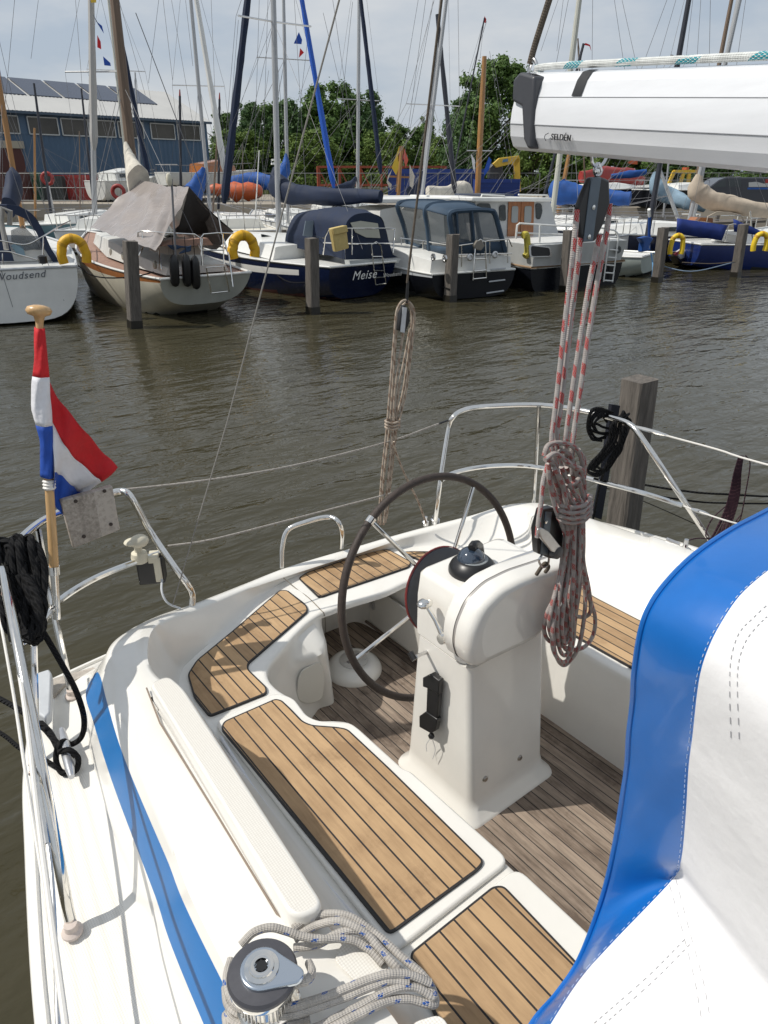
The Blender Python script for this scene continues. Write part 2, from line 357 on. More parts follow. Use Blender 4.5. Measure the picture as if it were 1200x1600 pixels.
# ================================================================ setting: water, quay ground
def water():
    m, t, b = nodes('harbour water'); l = t.links.new
    b.inputs['Roughness'].default_value = .05; b.inputs['IOR'].default_value = 1.33
    co = t.nodes.new('ShaderNodeTexCoord')
    n0 = t.nodes.new('ShaderNodeTexNoise'); n0.inputs['Scale'].default_value = .35; n0.inputs['Detail'].default_value = 4; l(co.outputs['Object'], n0.inputs[0])
    r = t.nodes.new('ShaderNodeValToRGB'); r.color_ramp.elements[0].color = (.033, .030, .017, 1); r.color_ramp.elements[1].color = (.058, .051, .029, 1)
    l(n0.outputs[0], r.inputs[0]); l(r.outputs[0], b.inputs['Base Color'])
    def wv(scale, rot, st, det=3, dist=0.):
        mp_ = t.nodes.new('ShaderNodeMapping'); mp_.inputs['Rotation'].default_value = (0, 0, rot); mp_.inputs['Scale'].default_value = (st, 1, 1)
        l(co.outputs['Object'], mp_.inputs[0]); n = t.nodes.new('ShaderNodeTexNoise'); n.inputs['Scale'].default_value = scale
        n.inputs['Detail'].default_value = det; n.inputs['Roughness'].default_value = .5; n.inputs['Distortion'].default_value = dist; l(mp_.outputs[0], n.inputs[0]); return n.outputs[0]
    a = wv(3.2, R(28), .38, 3, .3); b2 = wv(8.5, R(10), .5, 3, .4); c = wv(1.1, R(40), .5, 2)
    pt = t.nodes.new('ShaderNodeTexNoise'); pt.inputs['Scale'].default_value = .16; pt.inputs['Detail'].default_value = 3; l(co.outputs['Object'], pt.inputs[0])
    pm_ = mth(t, 'ADD', mth(t, 'MULTIPLY', mth(t, 'SUBTRACT', pt.outputs[0], .5), 3.2), .95); pm_ = mth(t, 'MAXIMUM', pm_, .35)
    h = mth(t, 'ADD', mth(t, 'ADD', mth(t, 'MULTIPLY', a, pm_), mth(t, 'MULTIPLY', b2, .30)), mth(t, 'MULTIPLY', c, 1.1))
    bp = t.nodes.new('ShaderNodeBump'); bp.inputs['Strength'].default_value = 1.; bp.inputs['Distance'].default_value = .05
    l(h, bp.inputs['Height']); l(bp.outputs[0], b.inputs['Normal'])
    mb = MB(); mb.poly([(-400, -300, 0), (700, -300, 0), (700, 900, 0), (-400, 900, 0)])
    return struct(mb.build('water', m))
water()
HD = Vector((sy, cy, 0)); RD = Vector((cy, -sy, 0))        # heading and its right
def HP(ahead, right, z=0): return HD*ahead+RD*right+Vector((0, 0, z))
# quay and yard ground, a sheet to the horizon behind the basin
g = MB(); GR = mat('yard ground', (.30, .265, .215), .95, var=.3, vscale=.25)
edge = [HP(60, -90), HP(58, -20), HP(56, 10), HP(47, 22), HP(44, 60), HP(40, 110)]
far = [HP(900, -900), HP(900, -200), HP(900, 0), HP(900, 200), HP(900, 500), HP(900, 900)]
g.grid([[e+Vector((0, 0, -.5)) for e in edge], [e+Vector((0, 0, .95)) for e in edge]])
g.grid([[e+Vector((0, 0, .95)) for e in edge], [e+Vector((0, 0, .95)) for e in far]])
struct(g.build('quay_ground', GR))
gg = MB(); random.seed(3)
for i in range(9000):
    q = HP(random.uniform(88, 100), random.uniform(-60, 75), .95)
    a = random.uniform(0, 3.14); w = random.uniform(.1, .3); h = random.uniform(.4, 1.5)
    gg.add([q, q+Vector((math.cos(a)*w, math.sin(a)*w, 0)), q+Vector((random.uniform(-.2, .2), random.uniform(-.2, .2), h))], [(0, 1, 2)])
o = gg.build('tall_grass', mat('tall grass', (.10, .12, .035), .9, var=.4, vscale=1)); o['kind'] = 'stuff'; o['label'] = 'tall grass along the foot of the trees'; o['category'] = 'grass'

# ================================================================ trees
def leafmat(name, c1, c2):
    m, t, b = nodes(name); l = t.links.new
    co = t.nodes.new('ShaderNodeTexCoord'); n = t.nodes.new('ShaderNodeTexNoise'); n.inputs['Scale'].default_value = .9; n.inputs['Detail'].default_value = 6
    l(co.outputs['Object'], n.inputs[0]); r = t.nodes.new('ShaderNodeValToRGB'); r.color_ramp.elements[0].position = .3; r.color_ramp.elements[1].position = .7
    r.color_ramp.elements[0].color = (*c1, 1); r.color_ramp.elements[1].color = (*c2, 1); l(n.outputs[0], r.inputs[0]); l(r.outputs[0], b.inputs['Base Color'])
    b.inputs['Roughness'].default_value = .6; b.inputs['Specular IOR Level'].default_value = .3
    tr = t.nodes.new('ShaderNodeBsdfTranslucent'); l(r.outputs[0], tr.inputs[0]); mxs = t.nodes.new('ShaderNodeMixShader'); mxs.inputs[0].default_value = .25
    l(b.outputs[0], mxs.inputs[1]); l(tr.outputs[0], mxs.inputs[2]); l(mxs.outputs[0], t.nodes['Material Output'].inputs[0]); return m
LEAFS = [leafmat('leaves dark', (.055, .105, .026), (.125, .21, .05)), leafmat('leaves mid', (.075, .13, .028), (.17, .245, .055)), leafmat('leaves blue green', (.05, .10, .038), (.115, .195, .068))]
BARK = mat('bark', (.07, .055, .04), .9, var=.4, vscale=4)
def crown_mesh(seed, w, h, nl, conic=0., leaf=.30):
    rnd = random.Random(seed); mb = MB(); clumps = []
    for i in range(85):
        z = rnd.uniform(.08, .97); rr = (1-abs(z-.42)**2*1.9) if not conic else (1.05-z*conic)
        rr = max(.1, rr); a = rnd.uniform(0, 6.28); q = math.sqrt(rnd.uniform(.05, 1))*rr*.78
        clumps.append((Vector((math.cos(a)*q*w, math.sin(a)*q*w, z*h)), rnd.uniform(.10, .26)*w*(.6 if z > .8 else 1)))
    for i in range(nl):
        c, r = clumps[rnd.randrange(len(clumps))]
        d = Vector((rnd.gauss(0, 1), rnd.gauss(0, 1), rnd.gauss(0, .8))).normalized()
        p = c+d*r*min(1.6, abs(rnd.gauss(.85, .28))); s = leaf*rnd.uniform(.6, 1.5)
        if p.z < .1: continue
        n = (d+Vector((rnd.uniform(-.8, .8), rnd.uniform(-.8, .8), rnd.uniform(-.4, .9)))).normalized()
        x = n.orthogonal().normalized(); y = n.cross(x); a = rnd.uniform(0, 6.28); x, y = x*math.cos(a)+y*math.sin(a), y*math.cos(a)-x*math.sin(a)
        mb.add([p-x*s*.5, p-y*s*.28+x*s*.1, p+x*s*.6, p+y*s*.34], [(0, 1, 2, 3)])
    for c, r in clumps:
        for i in range(45):
            d = Vector((rnd.gauss(0, 1), rnd.gauss(0, 1), rnd.gauss(0, 1))).normalized(); p = c+d*r*rnd.uniform(.2, .72); s = leaf*1.7
            n = (d+Vector((rnd.uniform(-.9, .9), rnd.uniform(-.9, .9), rnd.uniform(-.6, .9)))).normalized(); x = n.orthogonal().normalized(); y = n.cross(x)
            if p.z > .1: mb.add([p-x*s*.5, p-y*s*.4, p+x*s*.5, p+y*s*.45], [(0, 1, 2, 3)])
    return mb
def trunk_mb(seed, w, h):
    rnd = random.Random(seed+99); mb = MB(); mb.tube([(0, 0, -.2), (.1, 0, h*.3), (0, .1, h*.8)], [.32, .24, .06], 8)
    for i in range(7):
        a = rnd.uniform(0, 6.28); z = h*rnd.uniform(.15, .6); mb.tube([(0, 0, z), (math.cos(a)*w*.35, math.sin(a)*w*.35, z+h*.12), (math.cos(a)*w*.7, math.sin(a)*w*.7, z+h*.22)], [.12, .08, .03], 5)
    return mb
VAR = []
for k, (w, h, n, con, lf) in enumerate([(6, 11, 11000, 0, .34), (5, 9, 9000, 0, .30), (4.2, 10.5, 8000, .75, .28), (7, 14, 15000, 0, .36)]):
    t_ = thing('deciduous_tree', 'x', 'tree'); t_['seedtree'] = k
    c_ = crown_mesh(k+5, w, h, n, con, lf).build('crown', LEAFS[k % 3], t_, local=True); tr_ = trunk_mb(k, w, h).build('trunk', BARK, t_, local=True)
    c_.location.z = .6
    for p in c_.data.polygons: p.use_smooth = False
    VAR.append([t_, c_, tr_, False, h+1])
def tree(px, py, dist, var, label, matk=None, sx=1.):
    top = PF(px, py, dist); base = Vector((top.x, top.y, .9)); t_, c_, tr_, used, h = VAR[var]
    if used:
        t2 = t_.copy(); C.objects.link(t2); c2 = c_.copy(); C.objects.link(c2); c2.parent = t2; r2 = tr_.copy(); C.objects.link(r2); r2.parent = t2
        t_, c_ = t2, c2
    VAR[var][3] = True
    s = (top.z-.9)/h*1.04; t_.location = base; t_.scale = (s*sx, s*sx, s); t_.rotation_euler = (0, 0, random.uniform(0, 6.28))
    if matk is not None: c_.material_slots[0].link = 'OBJECT'; c_.material_slots[0].material = LEAFS[matk]
    t_['label'] = label; t_['category'] = 'tree'; t_['group'] = 'trees behind the boatyard'
for k in VAR:
    if 'seedtree' in k[0]: del k[0]['seedtree']
for a in [(345, 175, 104, 2, 'small dark pointed tree right beside the blue shed gable', 0, 1.1),
          (385, 158, 99, 2, 'pointed conifer like tree between the shed and the round tree', 2, 1.0),
          (415, 165, 103, 1, 'dark bushy tree left of the rounded tree', 0, 1.2),
          (370, 205, 96, 1, 'low light green bush tree right of the blue shed corner', 1, 1.5),
          (450, 160, 101, 1, 'tree with pointed top behind the bright blue furled sail', 2, 1.1),
          (515, 133, 103, 0, 'big rounded dark green tree in the middle of the row', 0, 1.15),
          (565, 145, 104, 0, 'rounded tree right shoulder of the middle clump', 2, 1.0),
          (490, 205, 93, 1, 'lower shrubby tree in front of the middle clump', 1, 1.5),
          (600, 205, 96, 1, 'low green tree in the dip between the two tall clumps', 1, 1.3),
          (640, 196, 101, 1, 'small tree behind the orange mast with bunting', 0, 1.3),
          (668, 180, 104, 2, 'thin pointed tree in the gap left of the tallest tree', 1, .8),
          (700, 215, 95, 1, 'yellowish green bush tree at the foot of the tallest tree', 1, 1.2),
          (780, 92, 92, 3, 'tallest broad crowned tree behind the boom end', 0, 1.0),
          (735, 150, 90, 0, 'left flank tree of the tall crown right of the navy furled sail', 2, .8),
          (840, 150, 88, 0, 'dense green tree hidden partly by the end of the boom', 1, 1.0),
          (900, 190, 86, 0, 'dark tree beneath the white boom above the red boat cover', 0, 1.2),
          (970, 190, 84, 1, 'green tree beneath the boom right of the mainsheet block', 1, 1.5),
          (1040, 170, 82, 0, 'dark tree beneath the boom behind the yellow frame', 0, 1.2),
          (1110, 170, 80, 0, 'dark shaded tree beneath the boom left of the van', 2, 1.2),
          (1190, 150, 78, 3, 'large dark tree beneath the boom behind the van', 0, 1.0)]: tree(*a)

# ================================================================ shed
BLUEW = mat('blue corrugated wall', (.055, .105, .175), .55, var=.1, vscale=.5)
ROOFW = mat('white corrugated roof', (.50, .495, .475), .6, var=.06, vscale=.5)
SOLAR = mat('solar panel', (.045, .055, .085), .25, var=.15, vscale=.6)
A = P(322, 190, 8.2); B = P(0, 171, 8.2); dr = (B-A); dr.z = 0; dr.normalize(); B = A+dr*55
bk = Vector((-dr.y, dr.x, 0)); bk = bk if bk.dot(HD) > 0 else -bk
sh = thing('boat_shed', 'long blue metal shed with white roof and solar panels behind the fence', 'building', (A.x, A.y, .95))
LEN = 55.; DEP = 16.; Z0, Z1 = .9, 8.2
def SH(l, d, z): return Vector((A.x, A.y, 0))+dr*l+bk*d+Vector((0, 0, z))
ridge = 3.3
w = MB(); n = 220
front = [(i*LEN/n, -.04 if i % 2 else .04) for i in range(n+1)]
w.grid([[SH(l, d, Z0) for l, d in front], [SH(l, d, 6.3) for l, d in front]]); w.poly([SH(0, 0, 6.3), SH(LEN, 0, 6.3), SH(LEN, 0, Z1), SH(0, 0, Z1)])
w.poly([SH(0, 0, Z0), SH(0, DEP, Z0), SH(0, DEP, Z1), SH(0, DEP/2, Z1+ridge), SH(0, 0, Z1)]); w.poly([SH(LEN, 0, Z0), SH(LEN, DEP, Z0), SH(LEN, DEP, Z1), SH(LEN, DEP/2, Z1+ridge), SH(LEN, 0, Z1)]); w.poly([SH(0, DEP, Z0), SH(LEN, DEP, Z0), SH(LEN, DEP, Z1), SH(0, DEP, Z1)])
w.build('wall', BLUEW, sh)
rf = MB(); n = 300
def rline(d, z, amp=.05): return [SH(-.3+i*(LEN+.3)/n, d, z+(amp if i % 2 else 0)) for i in range(n+1)]
rf.grid([rline(-.5, Z1-.05), rline(DEP/2, Z1+ridge)]); rf.grid([rline(DEP/2, Z1+ridge), rline(DEP+.4, Z1-.05)])
roof = rf.build('roof', ROOFW, sh, flat=True)
gt = MB(); gt.beam(SH(-.3, -.55, Z1-.15), SH(LEN, -.55, Z1-.15), .2, .22); gt.build('gutter', mat('gutter blue', (.05, .08, .12), .5), sh)
for k in range(14):
    l0 = 3.6+k*3.45
    sp_ = MB(); q0, q1 = .44, .97
    a0 = SH(l0, DEP/2*q0, Z1+ridge*q0+.14); a1 = SH(l0+3.15, DEP/2*q0, Z1+ridge*q0+.14); a2 = SH(l0+3.15, DEP/2*q1, Z1+ridge*q1+.14); a3 = SH(l0, DEP/2*q1, Z1+ridge*q1+.14)
    sp_.prism([a0, a1, a2, a3], (0, 0, .05)); sp_.build('solar_panel', SOLAR, sh)
WFR = mat('white window frame', (.42, .44, .44), .5); WGL = mat('shed window glass', (.06, .055, .045), .2, var=.5, vscale=.4)
for k in range(17):
    l0 = 1.0+k*3.1+(.5 if (k//2) % 2 else 0); l1 = l0+2.75
    fr = MB(); zz0, zz1 = 6.35, 7.75
    for a_, b_ in (((l0, zz0), (l1, zz0)), ((l0, zz1), (l1, zz1)), ((l0, zz0), (l0, zz1)), ((l1, zz0), (l1, zz1))): fr.beam(SH(a_[0], -.1, a_[1]), SH(b_[0], -.1, b_[1]), .10)
    f_ = fr.build('window', WFR, sh); pn = MB(); pn.poly([SH(l0, -.07, zz0), SH(l1, -.07, zz0), SH(l1, -.07, zz1), SH(l0, -.07, zz1)]); pn.build('pane', WGL, f_)
dl = [P(q, 222, 5).to_3d() for q in (-30, 34)]
def lalong(px, py):
    d = ray(px, py); n_ = bk; t_ = (SH(0, -.12, 0)-CAM).dot(n_)/d.dot(n_); q = CAM+d*t_; return (q-SH(0, 0, 0)).dot(dr), q.z
l1, zt = lalong(34, 232); l0 = l1+5
db = MB(); db.box(SH((l0+l1)/2, -.14, (zt+Z0)/2), (.12, abs(l0-l1), zt-Z0), Matrix((bk, dr, Vector((0, 0, 1)))).transposed()); d_ = db.build('door', mat('dark red door', (.07, .018, .014), .6, var=.2, vscale=1), sh)
db = MB(); db.box(SH((l0+l1)/2, -.2, zt+.3), (.2, abs(l0-l1)+.4, .6), Matrix((bk, dr, Vector((0, 0, 1)))).transposed()); db.build('lintel', mat('door header', (.35, .32, .25), .7), d_)

# ================================================================ fence, quay clutter
def fence(pts, h, label):
    root = thing('mesh_fence', label, 'fence', pts[0]); m = MB(); w_ = MB()
    FM = mat('fence steel', (.16, .17, .17), .5, .4)
    for a_, b_ in zip(pts, pts[1:]):
        n_ = int((b_-a_).length/2.6)
        for i in range(n_+1):
            q = a_.lerp(b_, i/max(1, n_)); pm = MB(); pm.tube([q, q+Vector((0, 0, h))], .035, 6); pm.build('post', FM, root)
        for z in (.1, h*.5, h): w_.tube([a_+Vector((0, 0, z)), b_+Vector((0, 0, z))], .022, 4)
        n2 = int((b_-a_).length/.28)
        for i in range(n2):
            q = a_.lerp(b_, i/n2); w_.tube([q, q+Vector((0, 0, h))], .006, 3, caps=False)
    w_.build('mesh_panel', FM, root); return root
fence([HP(64, -42, .95), HP(62, -16.5, .95)], 2.1, 'grey mesh fence in front of the blue shed')
fence([HP(62, -14, .95), HP(60, 12, .95)], 2.1, 'grey mesh fence in front of the trees behind the middle boats')
fence([HP(58, 13, .95), HP(56, 30, .95)], 2.1, 'grey mesh fence behind the boats right of the orange mast')
def crate(px, py, dist, w_, h_, d_, m, name, label, cat, slats=True):
    q = PF(px, py, dist); root = thing(name, label, cat, (q.x, q.y, .95), -YAW); b_ = MB(); zt_ = h_
    b_.box((0, 0, .06), (w_, d_, .12)); b_.box((0, -d_/2, zt_/2), (w_, .05, zt_)); b_.box((0, d_/2, zt_/2), (w_, .05, zt_)); b_.box((-w_/2, 0, zt_/2), (.05, d_, zt_)); b_.box((w_/2, 0, zt_/2), (.05, d_, zt_))
    b_.build('box', m, root, local=True)
    if slats:
        s_ = MB()
        for k in range(5): s_.box((0, -d_/2-.05, zt_*(.15+k*.18)), (w_, .05, .06))
        for x in (-w_/2, 0, w_/2): s_.box((x, -d_/2-.06, zt_/2), (.08, .06, zt_))
        s_.build('rib', m, root, local=True)
    return root
crate(115, 300, 66, 4.2, 2.0, 2, REDM, 'skip_container', 'red ribbed skip container on the quay before the blue shed', 'container')
crate(90, 300, 65, 1.6, 1.9, 1.6, mat('dark bin', (.04, .045, .045), .6), 'waste_bin', 'dark bin left of the red skip container', 'bin')
crate(50, 300, 66, 2.6, 2.2, 1.6, mat('green bin', (.03, .12, .07), .6, var=.3, vscale=1), 'waste_bin', 'green bin with orange lid by the red shed door', 'bin')
crate(18, 300, 64, 2.8, 2.2, 1.6, mat('brown container', (.10, .04, .035), .6, var=.3, vscale=1), 'waste_bin', 'brown container below the red shed door', 'bin')
# blue cabin / skip between the trees
crate(680, 270, 62, 7.4, 2.4, 2.4, mat('blue container', (.012, .04, .20), .5, var=.15, vscale=1), 'site_container', 'dark blue container behind the white motor cruiser roof', 'container')
crate(775, 290, 58, 3.2, 1.7, 1.6, mat('blue container', (.012, .04, .20), .5), 'site_container', 'small blue container beside the orange wooden mast', 'container')
# rusty red steel trestles
tr = thing('steel_rack', 'rusty red steel rack in front of the trees', 'rack', PF(600, 285, 66).to_2d().to_3d()+Vector((0, 0, .95))); m_ = MB()
RUST = mat('rust red steel', (.25, .05, .02), .7, var=.3, vscale=2)
for z in (1.2, 2.6):
    m_.beam(HP(66, -5.6, .95+z), HP(66, 5.2, .95+z), .16)
    m_.beam(HP(67.5, -5.6, .95+z), HP(67.5, 5.2, .95+z), .16)
for k in range(7):
    for dd in (66, 67.5): m_.beam(HP(dd, -5.6+k*1.8, .95), HP(dd, -5.6+k*1.8, 3.6), .14)
    m_.beam(HP(66, -5.6+k*1.8, 3.5), HP(66, -4.2+k*1.8, 1.), .1)
m_.build('frame', RUST, tr)
# excavator arm (yellow) and its dark cab
ex = thing('excavator', 'yellow excavator with raised bent arm behind the white wheelhouse', 'excavator', PF(812, 300, 60).to_2d().to_3d()+Vector((0, 0, .95)))
e1 = MB(); Q = lambda a, b, d=60: PF(a, b, d)
ey = HD*.55
e1.prism([Q(805, 300), Q(814, 300), Q(812, 245), Q(803, 250)], ey); e1.build('lower_arm', YELM, ex, bevel=.03)
e1 = MB(); e1.prism([Q(770, 256), Q(776, 262), Q(800, 256), Q(806, 262), Q(813, 250), Q(811, 243), Q(780, 247)], ey); e1.build('boom_arm', YELM, ex, bevel=.03)
e1 = MB(); e1.prism([Q(785, 254, 59.9), Q(794, 252, 59.9), Q(794, 248, 59.9), Q(786, 249, 59.9)], ey*.1); e1.build('plate', mat('plate blue', (.1, .2, .3), .5), ex)
e1 = MB(); e1.prism([Q(765, 300, 61), Q(765, 262, 61), Q(772, 255, 61), Q(785, 257, 61), Q(790, 300, 61)], HD*1.6); e1.build('cab', DGREY, ex, bevel=.05)
# yellow frame (boat lift)
yl = thing('boat_lift', 'yellow steel frame trolley behind the pale blue sail cover', 'lift', PF(1070, 300, 58).to_2d().to_3d()+Vector((0, 0, .95))); y1 = MB()
for d_ in (58, 60):
    for a_, b_ in (((1044, 290), (1053, 268)), ((1053, 268), (1092, 268)), ((1077, 268), (1074, 300)), ((1062, 290), (1068, 270)), ((1092, 268), (1096, 300))): y1.beam(Q(*a_, d_), Q(*b_, d_), .22)
y1.beam(Q(1053, 268, 58), Q(1053, 268, 60), .2); y1.beam(Q(1092, 268, 58), Q(1092, 268, 60), .2); y1.build('frame', YELM, yl)
e1 = MB(); e1.box(Q(1071, 265, 58.5), (.35, .35, .3)); e1.build('beacon', ORG, yl)
# van
vn = thing('delivery_van', 'dark grey van with white and blue side lettering parked on the quay', 'van', PF(1160, 300, 50).to_2d().to_3d()+Vector((0, 0, .95)), -YAW)
vx = Vector((PF(1160, 300, 50).x, PF(1160, 300, 50).y, 0))
def VN(px, py, dd=0): q = PF(px, py, 50+dd)-vx; return Vector((q.dot(RD), q.dot(HD), q.z-.95))
prof = [(1100, 318), (1098, 300), (1108, 293), (1124, 281), (1135, 277), (1240, 277), (1246, 285), (1248, 318)]
v1 = MB(); v1.prism([VN(*q) for q in prof], (0, 2.0, 0)); v1.build('body', mat('dark van paint', (.02, .022, .03), .25, coat=.5), vn, local=True, bevel=.08)
for pl in ([(1113, 293), (1126, 283), (1134, 280), (1134, 292)], [(1138, 292), (1138, 280), (1158, 280), (1158, 292)]):
    v1 = MB(); v1.prism([VN(*q, -.015) for q in pl], (0, .02, 0)); v1.build('window', GLASS, vn, local=True)
for q in (1118, 1225):
    v1 = MB(); c_ = VN(q, 318); v1.lathe((c_.x, -.03, .33), (0, 1, 0), [(.33, 0), (.34, .05), (.34, .22)], 16); v1.build('wheel', BLACKP, vn, local=True)
v1 = MB(); v1.prism([VN(1170, 292, -.015), VN(1170, 285, -.015), VN(1182, 284, -.015), VN(1194, 287, -.015), VN(1206, 284, -.015), VN(1214, 292, -.015)], (0, .01, 0)); v1.build('side_emblem', WFR, vn, local=True)
v1 = MB(); v1.prism([VN(1168, 296, -.015), VN(1168, 293, -.015), VN(1214, 293, -.015), VN(1214, 296, -.015)], (0, .01, 0)); v1.build('side_band', BLUEC, vn, local=True)
v1 = MB(); v1.prism([VN(1196, 286, -.02), VN(1196, 280, -.02), VN(1206, 280, -.02), VN(1206, 286, -.02)], (0, .01, 0)); v1.build('side_badge', REDM, vn, local=True)
# jetty between the boat rows
jt = thing('wooden_jetty', 'low wooden jetty running between the two rows of boats', 'jetty', (10, 26, 0)); j1 = MB()
ja, jb = Vector((-12, 30.5, .62)), Vector((42, 20.5, .62))
j1.beam(ja, jb, 1.4, .12); j1.build('walkway', WOODG, jt); j1 = MB()
for i in range(19):
    q = ja.lerp(jb, i/18); pm = MB(); pm.tube([q+Vector((0, 0, -1.2)), q+Vector((0, 0, .35))], .11, 7); pm.build('post', WOODP, jt)
# ================================================================ our own sailboat
own = thing('sailboat', 'white sailing boat with teak cockpit seats and steering wheel in the foreground', 'sailboat', (1.6, 1.3, 0))
def curve(pts):                                   # {station: point} -> Catmull-Rom through uneven stations
    ks = sorted(pts); ps = [Vector(pts[k]) for k in ks]
    def ev(s):
        if s <= ks[0]: return ps[0].copy()
        if s >= ks[-1]: return ps[-1].copy()
        i = max(j for j in range(len(ks)-1) if ks[j] <= s); t = (s-ks[i])/(ks[i+1]-ks[i]); h = ks[i+1]-ks[i]
        def tan(j):
            if j == 0: return (ps[1]-ps[0])/(ks[1]-ks[0])
            if j == len(ks)-1: return (ps[-1]-ps[-2])/(ks[-1]-ks[-2])
            a = (ps[j]-ps[j-1])/(ks[j]-ks[j-1]); b = (ps[j+1]-ps[j])/(ks[j+1]-ks[j]); return (a+b)/2
        m0, m1 = tan(i)*h, tan(i+1)*h
        return (2*t**3-3*t*t+1)*ps[i]+(t**3-2*t*t+t)*m0+(-2*t**3+3*t*t)*ps[i+1]+(t**3-t*t)*m1
    return ev
V = Vector
c7 = curve({0: (.28, -.6, 1.37), 1: (.30, .9, 1.37), 2: (.335, 1.3, 1.37), 3: (.385, 1.7, 1.36), 4: P(187, 1062, 1.355), 4.6: P(168, 1018, 1.34), 5.2: P(200, 985, 1.31), 5.6: P(245, 963, 1.27), 6: P(300, 944, 1.215), 6.5: P(370, 917, 1.15), 7: P(440, 889, 1.12), 8: P(560, 853, 1.12), 9: P(640, 830, 1.135), 10: P(740, 804, 1.165), 10.6: P(790, 789, 1.185), 11: P(825, 785, 1.2), 12: P(872, 793, 1.23), 13: P(1000, 835, 1.285), 14: P(1090, 862, 1.315), 15: (2.84, -.6, 1.36)})
gun = curve({0: (-.16, -.6, 1.12), 1: (-.085, .9, 1.105), 2: (-.045, 1.26, 1.10), 3: (.05, 1.75, 1.10), 4: (.13, 2.1, 1.10), 4.8: (.25, 2.44, 1.095), 5.1: (.30, 2.51, 1.09), 5.4: (.40, 2.53, 1.09), 6: (.80, 2.60, 1.07), 7: (1.38, 2.70, 1.03), 8: (1.85, 2.71, 1.03), 9: (2.15, 2.67, 1.05), 10: (2.6, 2.55, 1.08), 11: (2.98, 2.40, 1.10), 12: (3.12, 2.1, 1.10), 13: (3.22, 1.75, 1.11), 14: (3.28, 1.26, 1.12), 15: (3.35, -.6, 1.14)})
c4 = curve({0: (.16, -.6, 1.125), 1: (.205, .9, 1.12), 2: (.235, 1.3, 1.12), 3: (.28, 1.72, 1.12), 4: (.335, 2.08, 1.12), 4.8: P(141, 1060, 1.115), 5.2: P(153, 1047, 1.115), 6: (.90, 2.56, 1.10), 7: (1.39, 2.665, 1.06), 8: (1.85, 2.68, 1.06), 9: (2.16, 2.64, 1.08), 10: (2.6, 2.52, 1.1), 11: (2.93, 2.36, 1.12), 12: (3.02, 2.05, 1.12), 13: (3.0, 1.7, 1.13), 14: (3.0, 1.26, 1.13), 15: (3.02, -.6, 1.15)})
c5s = curve({0: (.17, -.6, 1.215), 1: (.240, .93, 1.22), 2: (.274, 1.30, 1.22), 3: (.311, 1.70, 1.22), 4: (.352, 2.02, 1.222), 4.4: (.376, 2.17, 1.225), 4.7: P(148, 1052, 1.24)})
c6s = curve({0: (.255, -.6, 1.33), 1: (.290, .92, 1.33), 2: (.316, 1.29, 1.33), 3: (.351, 1.68, 1.33), 4: (.396, 1.97, 1.325), 4.4: (.42, 2.1, 1.31), 4.7: P(153, 1050, 1.27)})
c8 = curve({0: (.50, -.6, 1.385), 1: (.515, .9, 1.385), 2: (.545, 1.3, 1.385), 3: (.585, 1.7, 1.38), 4: P(236, 1045, 1.365), 4.6: P(231, 1005, 1.35), 5.2: P(244, 977, 1.315), 5.6: P(270, 964, 1.275), 6: P(312, 951, 1.215), 6.5: P(385, 921, 1.15), 7: P(450, 899, 1.115), 8: P(563, 863, 1.115), 9: P(635, 840, 1.13), 10: P(740, 813, 1.16), 10.6: P(785, 801, 1.18), 11: P(815, 799, 1.2), 12: P(845, 812, 1.235), 13: (2.70, 1.55, 1.29), 14: (2.70, 1.25, 1.32), 15: (2.68, -.6, 1.36)})
c10 = curve({0: (.70, -.6, 1.07), 1: (.70, .9, 1.07), 2: (.70, 1.3, 1.07), 3: (.70, 1.7, 1.07), 3.6: (.70, 1.98, 1.07), 4: P(283, 1085, 1.07), 4.6: P(284, 1050, 1.07), 5.2: P(303, 1028, 1.07), 5.6: P(335, 1000, 1.07), 6: P(380, 962, 1.07), 6.5: P(425, 922, 1.07), 7: P(461, 902, 1.075), 8: P(563, 868, 1.07), 9: P(630, 857, 1.07), 10: P(715, 855, 1.07), 10.6: P(770, 858, 1.07), 11: P(815, 868, 1.07), 12: P(850, 885, 1.07), 13: (2.52, 1.55, 1.07), 14: (2.50, 1.25, 1.07), 15: (2.46, -.6, 1.07)})
c11 = curve({0: (1.13, -.6, 1.07), 1: (1.135, .9, 1.07), 2: (1.13, 1.3, 1.07), 2.6: (1.12, 1.52, 1.07), 2.9: P(547, 1128, 1.07), 3.2: P(497, 1125, 1.07), 3.5: P(477, 1117, 1.07), 3.8: P(457, 1092, 1.07), 4.1: P(436, 1078, 1.07), 4.5: P(420, 1060, 1.07), 4.8: P(419, 1043, 1.07), 5.2: P(440, 1015, 1.07), 5.8: P(480, 973, 1.07), 6.1: P(502, 958, 1.07), 6.4: P(515, 953, 1.07), 7: P(545, 942, 1.07), 8: P(600, 925, 1.07), 9: P(647, 905, 1.07), 10: (2.12, 2.16, 1.07), 10.6: (2.2, 2.02, 1.07), 11: (2.22, 1.9, 1.07), 12: (2.15, 1.72, 1.07), 13: (2.12, 1.5, 1.07), 14: (2.12, 1.26, 1.07), 15: (2.12, -.6, 1.07)})
cfl = curve({0: (1.16, -.6, .65), 1: (1.165, .9, .65), 2: (1.16, 1.3, .65), 2.6: (1.15, 1.52, .65), 2.9: (1.14, 1.62, .65), 3.8: (1.05, 1.86, .65), 4.8: (1.12, 2.06, .65), 5.5: (1.3, 2.16, .65), 6.1: (1.43, 2.27, .65), 6.3: (1.44, 2.62, .65), 7: (1.52, 2.64, .65), 8: (1.75, 2.64, .65), 8.6: (1.86, 2.62, .65), 9: (1.89, 2.5, .65), 9.6: (1.9, 2.1, .65), 10.6: (1.92, 1.85, .65), 11: (2.02, 1.76, .65), 12: (2.08, 1.66, .65), 13: (2.09, 1.5, .65), 14: (2.09, 1.26, .65), 15: (2.09, -.6, .65)})
